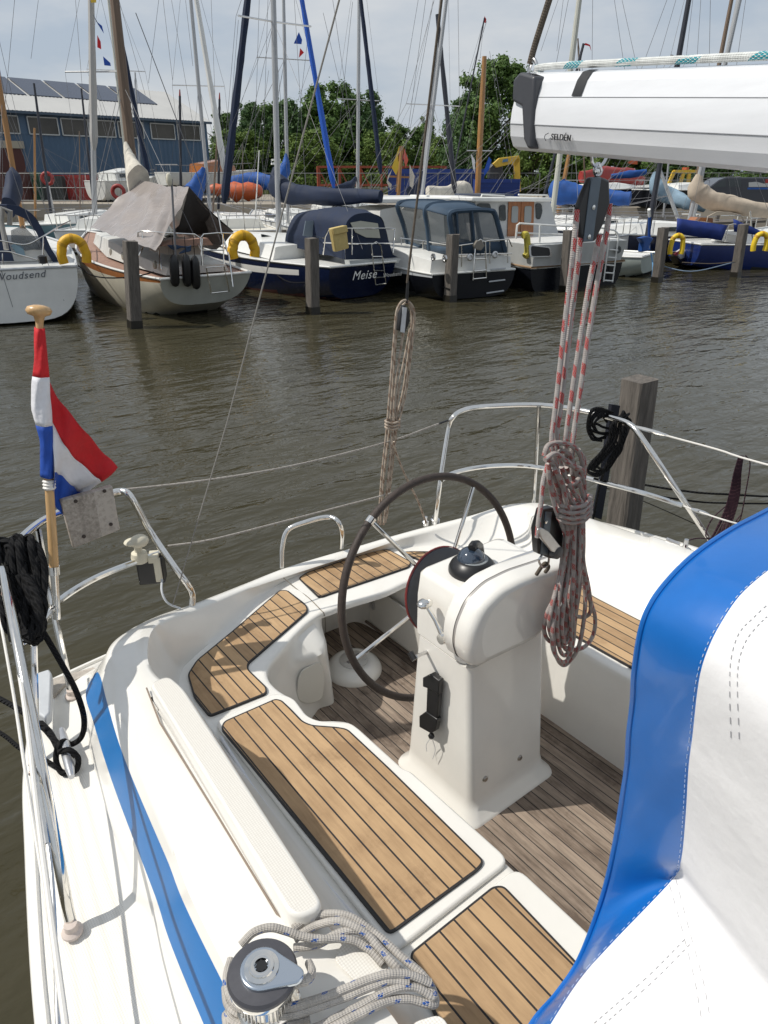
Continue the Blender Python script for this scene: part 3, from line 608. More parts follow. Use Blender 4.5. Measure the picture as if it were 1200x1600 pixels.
cund = curve({0: (1.14, -.6, .97), 1: (1.145, .9, .97), 2: (1.14, 1.3, .97), 2.6: (1.13, 1.52, .97), 2.9: P(547, 1128, 1.07)+V((.01, 0, -.1)), 3.8: P(457, 1092, 1.07)+V((.01, 0, -.1)), 4.5: P(420, 1060, 1.07)+V((.01, 0, -.1)), 4.8: P(419, 1043, 1.07)+V((.01, 0, -.1)), 5.2: P(440, 1015, 1.07)+V((.01, 0, -.1)), 6.1: P(502, 958, 1.07)+V((0, 0, -.1)), 6.3: (1.46, 2.60, .96), 7: (1.52, 2.62, .96), 8: (1.75, 2.62, .96), 8.6: (1.86, 2.6, .96), 9: (1.9, 2.5, .96), 9.6: (1.92, 2.1, .96), 10.6: (1.95, 1.85, .96), 11: (2.05, 1.76, .96), 12: (2.1, 1.66, .96), 13: (2.11, 1.5, .96), 14: (2.11, 1.26, .96), 15: (2.11, -.6, .96)})
def section(s):
    g_, f4, t7, t8, s10, s11, un, fl_ = gun(s), c4(s), c7(s), c8(s), c10(s), c11(s), cund(s), cfl(s)
    if s < 4.7: a5, a6 = c5s(s), c6s(s)
    else:
        k = min(1, (s-4.7)/.5); k = k*k*(3-2*k)
        a5 = c5s(4.7).lerp(f4.lerp(t7, .35), k) if k < 1 else f4.lerp(t7, .35)
        a6 = c6s(4.7).lerp(f4.lerp(t7, .75), k) if k < 1 else f4.lerp(t7, .75)
    inw = (f4-g_); inw.z = 0; inw = inw.normalized() if inw.length > 1e-4 else V((0, -1, 0))
    hullb = g_+inw*(.20)+V((0, 0, -1.25)); hm = g_+inw*.03+V((0, 0, -.45))
    w = (t8-t7).length; kw = min(.02, w*.3)
    m9 = t8.lerp(s10, .55)+V((0, 0, (t8.z-s10.z)*-.12)); n9 = t8.lerp(s10, .85)+V((0, 0, (t8.z-s10.z)*-.06))
    lip = s11+(un-s11)*0; d = (s11-s10); d.z = 0; d.normalize()
    rise = (un-fl_).length
    return [hullb, hm, g_+V((0, 0, -.035)), g_+V((0, 0, -.008)), g_+inw*.008, g_+inw*.028+V((0, 0, .0)), g_+inw*.034+V((0, 0, -.012)),
            f4+(g_-f4).normalized()*min(.03, (g_-f4).length*.3), f4+V((0, 0, .004)), f4.lerp(a5, .25), a5, a6, a6.lerp(t7, .6), t7.lerp(t8, .0)-V((0, 0, .002)), t7.lerp(t8, .12)+V((0, 0, .003)), t7.lerp(t8, .5)+V((0, 0, .005)), t8.lerp(t7, .12)+V((0, 0, .003)), t8-V((0, 0, .003)), t8.lerp(m9, .15),
            m9, n9, s10+V((0, 0, .004)), s10+d*.02, s11-d*.022, s11-d*.007-V((0, 0, .002)), s11-V((0, 0, .010)), s11+d*.001-V((0, 0, .03)), s11.lerp(un, .8), un, un.lerp(fl_, .12), un.lerp(fl_, .9), fl_+(d*.0)+V((0, 0, .012)), fl_+(fl_-un)*0+V((0, 0, -.01))]
NS = 300; st = [15*i/NS for i in range(NS+1)]; secs = [section(s) for s in st]
NP = len(secs[0]); mo = MB(); sb = MB()
vs = [p for r_ in secs for p in r_]; fs = []; ms = []; sfs = []
for i in range(NS):
    for j in range(NP-1):
        q = (i*NP+j, (i+1)*NP+j, (i+1)*NP+j+1, i*NP+j+1)
        if j == 10 and st[i] < 4.7: sfs.append(q); continue
        fs.append(q); ms.append(1 if (j == 6 and st[i] < 3.75) else 0)
mo.v = vs; mo.f = [list(q) for q in fs]; mo.m = ms
hullo = mo.build('deck_moulding', [GEL, NONSKID], own, sharp=50)
sb.v = [v for v in vs]; sb.f = [list(q) for q in sfs]; sb.m = [0]*len(sfs)
used = sorted({k for f in sb.f for k in f}); remap = {k: i for i, k in enumerate(used)}; sb.v = [vs[k] for k in used]; sb.f = [[remap[k] for k in f] for f in sb.f]
sb.build('stripe', STRIPE, own)
BV = BVHTree.FromPolygons([tuple(v) for v in vs], [list(q) for q in fs]+[list(q) for q in sfs])
def ON(px, py, lift=.003, tree=None):
    h = (tree or BV).ray_cast(CAM, ray(px, py).normalized())
    if h[0] is None: return None
    n_ = h[1] if h[1].dot(ray(px, py)) < 0 else -h[1]
    return h[0]+n_*lift
# cockpit floor
fl = MB(); fl.poly([(1.0, -.6, .65), (2.3, -.6, .65), (2.3, 1.9, .65), (2.05, 2.8, .65), (1.3, 2.8, .65), (1.0, 2.1, .65)]); fl.build('cockpit_floor', TEAKF, own)
# teak panels with caulked border
def inset(pts, d):
    pts = [Vector(p) for p in pts]; n = len(pts); out = []; A_ = sum(pts[i].x*pts[(i+1) % n].y-pts[(i+1) % n].x*pts[i].y for i in range(n)); sg = 1 if A_ > 0 else -1
    for i in range(n):
        a, b, c = pts[i-1], pts[i], pts[(i+1) % n]; e1 = (b-a); e1.z = 0; e1.normalize(); e2 = (c-b); e2.z = 0; e2.normalize()
        n1 = V((-e1.y, e1.x, 0))*sg; n2 = V((-e2.y, e2.x, 0))*sg; m_ = (n1+n2); m_ = m_.normalized() if m_.length > 1e-5 else n1
        out.append(b+m_*min(d*2, d/max(.4, m_.dot(n1))))
    return out
def rounded(pts, r=.03, n=5):
    pts = [Vector(p) for p in pts]; out = []; N = len(pts)
    for i in range(N):
        a, b, c = pts[i-1], pts[i], pts[(i+1) % N]; r1 = min(r, (a-b).length*.45, (c-b).length*.45)
        p0 = b+(a-b).normalized()*r1; p1 = b+(c-b).normalized()*r1
        for k in range(n+1): t = k/n; out.append((1-t)**2*p0+2*t*(1-t)*b+t*t*p1)
    return out
def teak(name, pts, z, m=None, r=.03, label=None, b=.006):
    pts = rounded(pts, r); mb = MB(); n = len(pts); inn = inset(pts, b); up = V((0, 0, .004))
    vs_ = [p-V((0, 0, .006)) for p in pts]+[p+up for p in pts]+[p+up for p in inn]
    mb.add(vs_, [(i, (i+1) % n, n+(i+1) % n, n+i) for i in range(n)]+[(n+i, n+(i+1) % n, 2*n+(i+1) % n, 2*n+i) for i in range(n)]); mb.mi(1).poly([p+up for p in inn])
    return mb.build(name, [CAULK, m or TEAK], own)
def slab(name, pts, z0, z1, m=GEL, r=.04, bev=.01):
    pts = rounded([V((p[0], p[1], z0)) for p in pts], r); mb = MB(); mb.prism(pts, (0, 0, z1-z0)); return mb.build(name, m, own, bevel=bev, seg=3)
ZT = 1.09
L1 = [P(q[0], q[1], ZT) for q in ((345, 1139), (350, 1128), (430, 1093), (440, 1095), (453, 1107), (473, 1128), (487, 1134), (527, 1137), (543, 1140), (607, 1200), (757, 1347), (747, 1360), (608, 1462))]
slab('seat_lid', [(.705, .868), (1.138, .868), (1.128, 1.3)]+[tuple(P(q[0], q[1], ZT).to_2d()) for q in ((630, 1199), (559, 1135), (547, 1127), (497, 1124), (479, 1116), (460, 1090), (444, 1083), (425, 1082), (334, 1126))], 1.066, 1.086, bev=.008)
teak('seat_panel', L1, ZT, r=.022)
slab('seat_lid', [(.705, -.5), (1.138, -.5), (1.138, .845), (.705, .845)], 1.066, 1.086, bev=.008)
teak('seat_panel', [P(q[0], q[1], ZT) for q in ((638, 1492), (770, 1386), (787, 1385), (920, 1525), (1000, 1800), (860, 2000))], ZT, r=.02)
teak('seat_panel', [P(q[0], q[1], 1.076) for q in ((293, 1055), (307, 1033), (363, 987), (437, 923), (449, 923), (478, 945), (482, 955), (400, 1027), (388, 1037), (388, 1047), (417, 1075), (417, 1084), (327, 1120), (303, 1090))], 1.076, r=.02)
teak('seat_panel', [P(q[0], q[1], 1.076) for q in ((466, 904), (480, 895), (585, 861), (607, 859), (643, 879), (640, 886), (503, 933), (497, 933))], 1.076, r=.02)
teak('seat_panel', [P(q[0], q[1], 1.076) for q in ((628, 863), (645, 862), (720, 863), (797, 864), (830, 884), (760, 900), (690, 892))], 1.076, r=.02)
teak('seat_panel', [(2.48, -.4, 1.076), (2.20, -.4, 1.076), (2.17, 1.5, 1.076), P(880, 905, 1.076), P(905, 915, 1.076), (2.49, 1.6, 1.076)], 1.076, r=.02)
# seams between the mouldings
sm = MB()
for ln in ([(434, 884), (443, 903), (463, 920), (482, 934), (500, 952), (507, 962), (509, 990)], [(434, 884), (438, 889)]):
    q = [ON(*a, lift=.0005) for a in ln]; q = [a for a in q if a]
    if len(q) > 2: sm.tube(crom(q, 5), .0022, 5)
sm.build('seam', mat('seam shadow', (.22, .19, .15), .8), own)
# coaming handrail pad with its slot and latches
pdm = MB(); pa = [P(232, 1067, 1.45), P(457, 1438, 1.45), P(510, 1417, 1.45), P(287, 1074, 1.45), P(263, 1054, 1.45)]
def padpoly(z, d=0): return [V((p.x, p.y, z)) for p in inset(rounded([V((q.x, q.y, 0)) for q in pa], .035), d)]
r0, r1, r2, r3 = padpoly(1.375), padpoly(1.442), padpoly(1.449, .004), padpoly(1.4505, .009)
pdm.grid([r0, r1, r2, r3], closed=True); pad = pdm.build('coaming_pad', GEL, own, sharp=60)
pdm = MB(); pdm.poly(padpoly(1.4505, .009)); pdm.build('grip_surface', NONSKID, pad)
sl_ = MB(); sl_.tube([P(229, 1075, 1.385), P(250, 1130, 1.385), P(340, 1275, 1.385), P(433, 1428, 1.385), P(452, 1441, 1.385)], .0026, 6); sl_.build('slot', mat('seam shadow dark', (.24, .19, .15), .8), pad)
for a, b in (((238, 1090), (250, 1108)), ((411, 1362), (432, 1403))):
    m_ = MB(); m_.tube([P(*a, 1.395), P(*b, 1.395)], .005, 8); l_ = m_.build('latch', CHROME, pad); m_ = MB(); m_.ball(P(*b, 1.393), .007, 8); m_.build('latch_end', BLACKP, l_)
m_ = MB(); m_.grid([[V((.548, u, 1.372)) for u in (.82, 1.2, 1.74)], [V((.556, u, 1.372)) for u in (.82, 1.2, 1.74)]])
# silver strip beside the teak
m_ = MB(); q = [P(350, 1150, 1.084), P(400, 1228, 1.084), P(500, 1362, 1.084), P(592, 1462, 1.084)]; m_.tube([V((p.x-.012, p.y, 1.086)) for p in q], .006, 8); m_.build('hinge_strip', mat('satin metal strip', (.62, .63, .66), .35, .6), own)
# nonskid console by the winch
for pl in (((520, 1500), (537, 1472), (562, 1462), (592, 1482), (612, 1515), (560, 1540)), ((640, 1600), (690, 1585), (720, 1640), (660, 1680))):
    m_ = MB(); m_.prism(rounded([P(a, b, 1.389) for a, b in pl], .02), (0, 0, .004)); m_.build('nonskid_patch', NONSKID, own, bevel=.002)
# ---- round moulded hatch, side hatch, locker door
m_ = MB(); cc = V((1.62, 2.32, .65)); cc = P(553, 1046, .65)+V((0, 0, 0)); cc = V((cc.x, cc.y, .65))
m_.lathe(cc, (0, 0, 1), [(.138, 0), (.138, .012), (.128, .032), (.10, .056), (.078, .062), (.072, .058), (0, .058)], 40); dm = m_.build('deck_dome', GEL, own, sharp=50)
m_ = MB(); m_.lathe(cc+V((0, 0, .055)), (0, 0, 1), [(.07, 0), (.07, .008), (.064, .011), (0, .011)], 32); li = m_.build('screw_lid', mat('off white plastic', (.58, .56, .52), .4, var=.1, vscale=20), dm)
for a in (-.03, .03): m_ = MB(); m_.box(cc+V((a, a*.3, .0675)), (.026, .018, .004)); m_.build('grip_recess', mat('recess grey', (.22, .21, .2), .6), dm)
m_ = MB()
for k in range(8): m_.ball(cc+V((.058*math.cos(k*.785), .058*math.sin(k*.785), .067)), .004, 6)
m_.build('screw', STEEL, dm)
hp = [ON(*q, lift=.004) for q in ((464, 1058), (470, 1045), (487, 1038), (498, 1033), (503, 1038), (504, 1060), (497, 1085), (480, 1097), (467, 1096), (463, 1085))]
hp = [q for q in hp if q]
if len(hp) > 5:
    cen = sum(hp, V())/len(hp); nn = (hp[1]-hp[0]).cross(hp[4]-hp[1]).normalized(); nn = nn if nn.dot(CAM-cen) > 0 else -nn
    flat = [q-nn*(q-cen).dot(nn)+nn*.004 for q in hp]
    m_ = MB(); m_.prism(rounded(flat, .02), nn*.006); m_.build('side_hatch', mat('hatch ivory', (.66, .63, .56), .45), own, bevel=.003)
m_ = MB(); m_.prism([V((1.885, u, z)) for u, z in ((2.52, .93), (2.02, .93), (2.02, .70), (2.52, .70))], (-.012, 0, 0)); dr_ = m_.build('locker_door', mat('door panel', (.62, .60, .55), .5, var=.05, vscale=6), own, bevel=.003)
m_ = MB(); m_.tube([V((1.868, 2.55, .69)), V((1.868, 1.99, .69))], .008, 6); m_.build('hinge', mat('brown hinge', (.12, .09, .07), .5), dr_)
m_ = MB(); m_.box((1.866, 2.49, .83), (.012, .035, .05)); m_.box((1.858, 2.485, .83), (.012, .012, .03)); m_.build('latch', STEEL, dr_)

# ---- helm pedestal
PB = [(.65, 1.385, 1.875, 1.25, 1.71), (.662, 1.39, 1.87, 1.255, 1.705), (.685, 1.415, 1.85, 1.285, 1.68), (.74, 1.425, 1.835, 1.30, 1.67), (1.335, 1.412, 1.800, 1.335, 1.615)]
def rrect(x0, x1, y0, y1, z, r=.035, n=5):
    pts = []
    for cx, cy_, a0 in ((x1-r, y1-r, 0), (x0+r, y1-r, 90), (x0+r, y0+r, 180), (x1-r, y0+r, 270)):
        for k in range(n+1): a = R(a0+90*k/n); pts.append(V((cx+r*math.cos(a), cy_+r*math.sin(a), z)))
    return pts
m_ = MB(); rows = [rrect(a[1], a[2], a[3], a[4], a[0], .05 if a[0] < .7 else .03) for a in PB]; m_.grid(rows, True); m_.poly(rows[-1]); ped = m_.build('helm_pedestal', GEL, own, sharp=60)
# instrument block behind, cowl in front
m_ = MB(); rows = [rrect(1.412, 1.81, 1.36, 1.63, z, .03) for z in (1.34, 1.345, 1.50)]+[rrect(1.415, 1.828, 1.362, 1.625, 1.585, .035), rrect(1.425, 1.82, 1.37, 1.61, 1.602, .03), rrect(1.44, 1.80, 1.38, 1.60, 1.606, .03)]
m_.grid(rows, True); m_.poly(rows[0][::-1]); m_.poly(rows[-1]); m_.build('instrument_block', GEL, ped, sharp=50)
outl = [(737, 1046), (729, 1020), (733, 990), (750, 950), (778, 922), (815, 903), (850, 891), (890, 877), (908, 882), (905, 903), (872, 925), (858, 945), (848, 985), (830, 1001), (782, 1024)]
fr = rounded([PU(*q, 1.275) for q in outl], .03, 4)
cen = sum(fr, V())/len(fr)
ring = lambda k, u: [V((cen.x+(p.x-cen.x)*k, u, cen.z+(p.z-cen.z)*k)) for p in fr]
m_ = MB(); rows = [ring(.80, 1.262), ring(.9, 1.265), ring(.96, 1.272), ring(.99, 1.285), ring(1, 1.30), ring(1, 1.332)]
m_.grid(rows, True); m_.poly(rows[0]); m_.poly(rows[-1][::-1]); cw = m_.build('cowl', GEL, ped, sharp=60)
m_ = MB(); rows = [ring(.992, 1.333), ring(.992, 1.343)]; m_.grid(rows, True); m_.poly(rows[1]); m_.build('trim', mat('grey trim', (.38, .36, .34), .4, .3), cw)
m_ = MB(); rows = [ring(1.0, 1.344), ring(1.0, 1.385), ring(.97, 1.395)]; m_.grid(rows, True); m_.poly(rows[2]); m_.build('cowl_band', GEL, cw, sharp=60)
m_ = MB(); m_.prism([PU(*q, 1.40) for q in ((752, 906), (775, 888), (808, 874), (842, 862), (850, 876), (800, 893), (765, 908))], (0, .025, 0)); m_.build('visor', mat('satin silver', (.42, .43, .45), .45, .4, var=.1, vscale=20), ped, bevel=.004)
# compass
cb = P(738, 892, 1.606); cb = V((cb.x, cb.y, 1.606))
m_ = MB(); m_.lathe(cb, (0, 0, 1), [(.084, 0), (.084, .014), (.077, .03), (.062, .045), (.055, .05), (0, .05)], 32); cp_ = m_.build('compass', BLACKP, ped, sharp=50)
m_ = MB(); m_.ball(cb+V((-.005, .005, .045)), .050, 24, (1, 1, .95)); m_.build('dome', mat('compass glass', (.02, .035, .06), .03, coat=1, spec=1), cp_)
m_ = MB(); m_.lathe(cb+V((0, 0, .045)), (0, 0, 1), [(.0525, 0), (.0525, .006), (.050, .008)], 28); m_.build('ring', mat('compass card', (.25, .27, .28), .4), cp_)
m_ = MB(); m_.tube(crom([cb+V((.075, .035, .02)), cb+V((.055, .028, .07)), cb+V((.0, .0, .104)), cb+V((-.02, -.01, .10))], 6), .015, 8); m_.build('hood', BLACKP, cp_)
# throttle lever
hub = PV(703, 992, 1.40); m_ = MB(); m_.lathe(hub, (-1, 0, 0), [(.030, -.012), (.030, .0), (.022, .006), (.021, .035), (.018, .045), (0, .045)], 20); th = m_.build('throttle', CHROME, ped, sharp=50)
kn = PV(664, 943, 1.36); m_ = MB(); m_.tube([hub+V((-.03, 0, 0)), hub.lerp(kn, .5)+V((-.01, 0, 0)), kn], [.009, .007, .006], 10); m_.build('lever', CHROME, th)
m_ = MB(); m_.ball(kn, .03, 16, (1, .8, .55)); m_.build('knob', CHROME, th)
m_ = MB(); m_.prism([PV(*q, 1.405) for q in ((700, 960), (712, 972), (722, 1008), (714, 1020), (706, 1012))], (-.006, 0, 0)); m_.build('backing_plate', GREYP, th, bevel=.002)
for q in ((699, 971), (717, 1003), (711, 1018)):
    m_ = MB(); m_.ball(PV(*q, 1.398), .0045, 8); m_.build('bolt', BLACKP, th)
# brake knob (black T handle)
b0 = PV(660, 1022, 1.40); b1 = PV(650, 1026, 1.33)
m_ = MB(); m_.tube([b0+V((.03, 0, 0)), b1], .007, 8); kb = m_.build('brake_knob', STEEL, ped); m_ = MB(); m_.tube([PV(641, 1019, 1.325), PV(648, 1031, 1.325)], .012, 10); m_.build('grip', BLACKP, kb)
# engine panel handle and key
m_ = MB()
Hh = [(668, 1056, 680, 1049, 696, 1063, 693, 1080, 686, 1078, 670, 1070)]
m_.prism([PV(*q, 1.402) for q in ((668, 1055), (680, 1049), (694, 1060), (692, 1082), (682, 1074), (668, 1069))], (-.024, 0, 0))
m_.prism([PV(*q, 1.402) for q in ((673, 1068), (692, 1076), (688, 1125), (671, 1117))], (-.018, 0, 0))
m_.prism([PV(*q, 1.402) for q in ((662, 1115), (672, 1108), (690, 1120), (687, 1138), (680, 1142), (662, 1132))], (-.023, 0, 0))
eh = m_.build('panel_handle', BLACKP, ped, bevel=.003)
m_ = MB(); m_.ball(PV(674, 1150, 1.385), .013, 8); m_.build('key', BLACKP, eh); m_ = MB(); m_.tube(crom([PV(672, 1154, 1.386), PV(666, 1164, 1.39), PV(667, 1174, 1.39)], 5), .0012, 5); m_.tube(crom([PV(676, 1156, 1.386), PV(680, 1172, 1.40), PV(676, 1186, 1.405)], 5), .0012, 5); m_.build('key_string', GREYP, eh)
for q in ((758, 1217), (812, 1184)):
    c_ = PU(*q, 1.303); m_ = MB(); m_.lathe(c_+V((0, .03, 0)), (0, -1, 0), [(.013, 0), (.013, .03), (.009, .036), (0, .036)], 14); m_.build('bolt', mat('dull steel', (.35, .32, .28), .35, .9), ped)

# ---- steering wheel
wc = V((1.678, 1.806, 1.331)); tl = .205; wr = .46
ex_, ez_ = V((1, 0, 0)), V((0, math.sin(tl), math.cos(tl))); en = V((0, -math.cos(tl), math.sin(tl)))
wp = lambda a, r=wr, o=0: wc+(ex_*math.cos(R(a))+ez_*math.sin(R(a)))*r+en*o
m_ = MB(); rws = []
for k in range(97):
    a = k*3.75; c_ = wp(a); rd = (c_-wc).normalized(); rws.append([c_+(rd*math.cos(b)+en*math.sin(b))*.0155 for b in [2*math.pi*j/12 for j in range(12)]])
m_.grid(rws, True, uv=True); wheel = m_.build('steering_wheel', RUB, own)
def angof(px, py):
    d = ray(px, py); t = (wc-CAM).dot(en)/d.dot(en); q = CAM+d*t-wc; return math.degrees(math.atan2(q.dot(ez_), q.dot(ex_)))
sa = angof(590, 825)
for k in range(5):
    a = sa+k*72; m_ = MB(); m_.tube([wp(a, .04, .03), wp(a, .20, .022), wp(a, wr-.01)], .0085, 10); s_ = m_.build('spoke', CHROME, wheel)
    if k == 0: m_ = MB(); m_.tube([wp(a-1.6), wp(a), wp(a+1.6)], .0175, 12); m_.build('collar', CHROME, wheel)
m_ = MB(); m_.lathe(wc+en*.02, en, [(.165, 0), (.178, .005), (.178, .02), (.165, .03), (0, .03)], 48); hb = m_.build('hub_disc', DGREY, wheel, sharp=40)
m_ = MB(); m_.lathe(wc+en*.024, en, [(.1795, 0), (.183, .003), (.183, .009), (.1795, .012)], 48, caps=False); m_.build('red_rim', RED, wheel)
m_ = MB(); m_.lathe(wc-en*.02, en, [(0, 0), (.03, .003), (.035, .02), (.035, .06)], 20); m_.lathe(wc+en*.05, en, [(.04, 0), (.04, .14)], 20); m_.build('hub', STEEL, wheel)

# ---- winch
wq = P(408, 1504, 1.535); wq = V((wq.x, wq.y, 1.385))
m_ = MB(); m_.lathe(wq, (0, 0, 1), [(.068, -.01), (.068, .008), (.060, .014), (.052, .03)]+[(.047 if k % 2 else .0465, .035+k*.004) for k in range(12)]+[(.05, .085), (.062, .095), (.0655, .102), (.0655, .112)], 44); wi = m_.build('winch', CHROME, own, sharp=40)
m_ = MB()
for k in range(36):
    a = k*math.pi/18; m_.tube([wq+V((.0485*math.cos(a), .0485*math.sin(a), .03)), wq+V((.0485*math.cos(a), .0485*math.sin(a), .085))], .0016, 4)
m_.build('drum_ribs', STEEL, wi)
zt_ = wq+V((0, 0, .112)); m_ = MB(); m_.lathe(zt_, (0, 0, 1), [(.0655, 0), (.066, .008), (.062, .014), (.040, .016), (.040, .010)], 44, caps=False); m_.build('top_ring', mat('winch ring grey', (.075, .075, .085), .45, .3, var=.1, vscale=40), wi)
m_ = MB(); arm = [V((math.cos(R(a))*.041, math.sin(R(a))*.041, 0)) for a in range(60, 305, 15)]
tip = P(480, 1510, 1.55)-zt_; tip.z = 0; ta = math.atan2(tip.y, tip.x)
arm = [V((math.cos(ta+R(a))*.041, math.sin(ta+R(a))*.041, 0)) for a in range(55, 306, 14)]
nose = [V((math.cos(ta+R(a))*.016, math.sin(ta+R(a))*.016, 0))+V((math.cos(ta), math.sin(ta), 0))*.066 for a in (-75, -40, 0, 40, 75)]
m_.prism([zt_+p+V((0, 0, .012)) for p in arm+nose], (0, 0, .012)); m_.build('feeder_arm', mat('brushed chrome', (.55, .60, .66), .18, 1), wi, bevel=.004, seg=3)
m_ = MB(); m_.lathe(zt_+V((0, 0, .024)), (0, 0, 1), [(.033, 0), (.032, .003), (.024, .004), (.023, .007), (.017, .008), (.0135, .007), (.0125, -.01)], 36, caps=False); m_.build('socket_collar', CHROME, wi)
m_ = MB(); star = [V((math.cos(k*math.pi/8)*(.0125 if k % 2 else .0095), math.sin(k*math.pi/8)*(.0125 if k % 2 else .0095), .0285)) for k in range(16)]
m_.prism([zt_+p for p in star], (0, 0, .0008)); m_.build('socket', BLACKP, wi)

# ---- mooring cleat and fairlead, deck plate
ca, cb_ = P(96, 1140, 1.165), P(112, 1214, 1.165)
m_ = MB(); m_.tube([ca, ca.lerp(cb_, .15), ca.lerp(cb_, .5)+V((0, 0, .01)), ca.lerp(cb_, .85), cb_], [.010, .014, .017, .014, .009], 12); cl = m_.build('cleat', mat('cleat alloy', (.55, .56, .58), .3, .7, var=.1, vscale=30), own, sharp=60)
m_ = MB(); cm = ca.lerp(cb_, .5)
for k in (.35, .65): q = ca.lerp(cb_, k); m_.tube([q, V((q.x, q.y, 1.10))], [.013, .019], 10)
m_.build('foot', STEEL, cl)
m_ = MB(); m_.prism([P(*q, 1.135) for q in ((62, 1066), (80, 1060), (84, 1066), (82, 1128), (74, 1137), (64, 1130))], (0, 0, .045)); m_.build('fairlead', GREYP, own, bevel=.006)
m_ = MB(); m_.prism([P(*q, 1.098) for q in ((70, 1068), (147, 1046), (150, 1050), (100, 1075), (84, 1092))], (0, 0, .012)); m_.build('stern_trim', mat('dirty gelcoat trim', (.42, .38, .33), .7, var=.3, vscale=30), own)
# ---- starboard pushpit
def rail(name, pts, r=.0145, z=None, m=CHROME, parent=own, n=7): mb = MB(); mb.tube(crom(pts, n), r, 12); return mb.build(name, m, parent)
pp = rail('pushpit', [P(113, 1452, 1.115), P(107, 1425, 1.16), P(92, 1345, 1.30), P(60, 1175, 1.52), P(24, 990, 1.68), P(8, 905, 1.72), P(8, 872, 1.73), P(28, 846, 1.73), P(60, 818, 1.73), P(100, 798, 1.73), P(150, 780, 1.73), P(186, 768, 1.73), P(205, 777, 1.71), P(236, 832, 1.55), P(275, 889, 1.40), P(293, 913, 1.33), P(300, 928, 1.27), P(300, 948, 1.215)], .0145)
for nm, pts, r in (('middle_rail', [P(18, 1010, 1.45), P(45, 1000, 1.45), P(70, 968, 1.45), P(96, 936, 1.45), P(150, 903, 1.45), P(215, 877, 1.45), P(258, 862, 1.45)], .0125),
                   ('rail_leg', [P(60, 826, 1.72), P(76, 915, 1.52), P(92, 995, 1.34), P(112, 1085, 1.12)], .0125),
                   ('rail_leg', [P(53, 1000, 1.45), P(55, 1080, 1.3), P(57, 1180, 1.12)], .011)):
    mb = MB(); mb.tube(crom(pts, 6), r, 10); mb.build(nm, CHROME, pp)
for q in (P(113, 1455, 1.115), P(113, 1087, 1.115)):
    mb = MB(); mb.lathe(q, (0, 0, 1), [(.026, -.004), (.026, .003), (.017, .01), (.016, .028)], 16); mb.build('rail_foot', mat('rail base', (.55, .47, .42), .5), pp)
for a in (P(8, 918, 1.70), P(52, 1193, 1.5)):
    mb = MB(); mb.ball(a, .012, 8); mb.ball(a+V((-.01, -.02, -.01)), .009, 8); mb.build('shackle', mat('bronze shackle', (.45, .33, .28), .35, .9), pp)
# white coated guard wires running forward
for k, pts in enumerate(([P(4, 915, 1.70), P(35, 1080, 1.62), P(62, 1300, 1.58), P(110, 1660, 1.6)], [P(-3, 950, 1.45), P(22, 1090, 1.40), P(45, 1240, 1.36), P(84, 1480, 1.30), P(108, 1640, 1.28)], [P(53, 1200, 1.5), P(75, 1320, 1.45), P(84, 1420, 1.42), P(92, 1640, 1.40)])):
    mb = MB(); mb.tube(crom(pts, 6), .0048 if k else .0062, 8); mb.build('guard_wire', WIREW if k != 2 else STEEL, own)
for a, b in ((P(8, 925, 1.70), P(20, 985, 1.67)), (P(56, 1215, 1.49), P(73, 1320, 1.45))):
    mb = MB(); mb.tube([a, b], .0085, 8); mb.build('turnbuckle', CHROME, own)
# little rail by the bathing step
lad = rail('step_rail', [P(440, 887, 1.12), P(441, 855, 1.22), P(450, 828, 1.30), P(480, 815, 1.335), P(512, 808, 1.345), P(528, 815, 1.335), P(534, 832, 1.27), P(533, 855, 1.13)], .0125)
# ---- port pushpit
Zq = 1.73
pq = rail('pushpit', [P(680, 812, 1.15), P(686, 765, 1.33), P(700, 675, 1.62), P(708, 652, 1.70), P(728, 640, 1.73), P(765, 635, Zq), P(840, 633, Zq), P(900, 640, Zq), P(950, 652, Zq), P(985, 664, Zq), P(1010, 695, 1.66), P(1060, 770, 1.45), P(1108, 842, 1.18)], .0145)
for nm, pts in (('middle_rail', [P(690, 750, 1.4), P(712, 738, 1.42), P(760, 729, 1.43), P(820, 728, 1.43), P(880, 738, 1.43), P(950, 756, 1.43), P(1010, 772, 1.43), P(1066, 790, 1.41)]), ('rail_leg', [P(842, 634, Zq), P(838, 715, 1.43), P(834, 785, 1.16)])):
    mb = MB(); mb.tube(crom(pts, 6), .0125, 10); mb.build(nm, CHROME, pq)
q = P(680, 812, 1.14); mb = MB(); mb.lathe(q, (0, 0, 1), [(.026, -.02), (.026, .003), (.017, .01), (.016, .02)], 16); mb.build('rail_foot', STEEL, pq)
# port side guard wires with turnbuckles, stanchion base bits
for pts, r in (([P(985, 665, Zq), P(1050, 683, 1.72), P(1120, 702, 1.71), P(1260, 742, 1.7), V((3.3, -.9, 1.72))], .0045), ([P(1066, 790, 1.41), P(1130, 812, 1.40), P(1260, 850, 1.39), V((3.3, -.9, 1.42))], .004)):
    mb = MB(); mb.tube(crom(pts, 5), r, 8); mb.build('guard_wire', WIREW, own)
for a, b in ((P(990, 666, Zq), P(1045, 681, 1.722)), (P(1080, 795, 1.408), P(1108, 804, 1.40))):
    mb = MB(); mb.tube([a, a.lerp(b, .3), a.lerp(b, .7), b], [.006, .010, .010, .005], 8); mb.build('turnbuckle', CHROME, own)
mb = MB(); mb.lathe(P(1070, 858, 1.3), (0, 0, 1), [(.03, -.02), (.03, 0), (.012, .01), (.01, .05)], 14); mb.tube([P(1042, 842, 1.31), P(1062, 850, 1.31)], .008, 8); mb.build('block_fitting', STEEL, own)
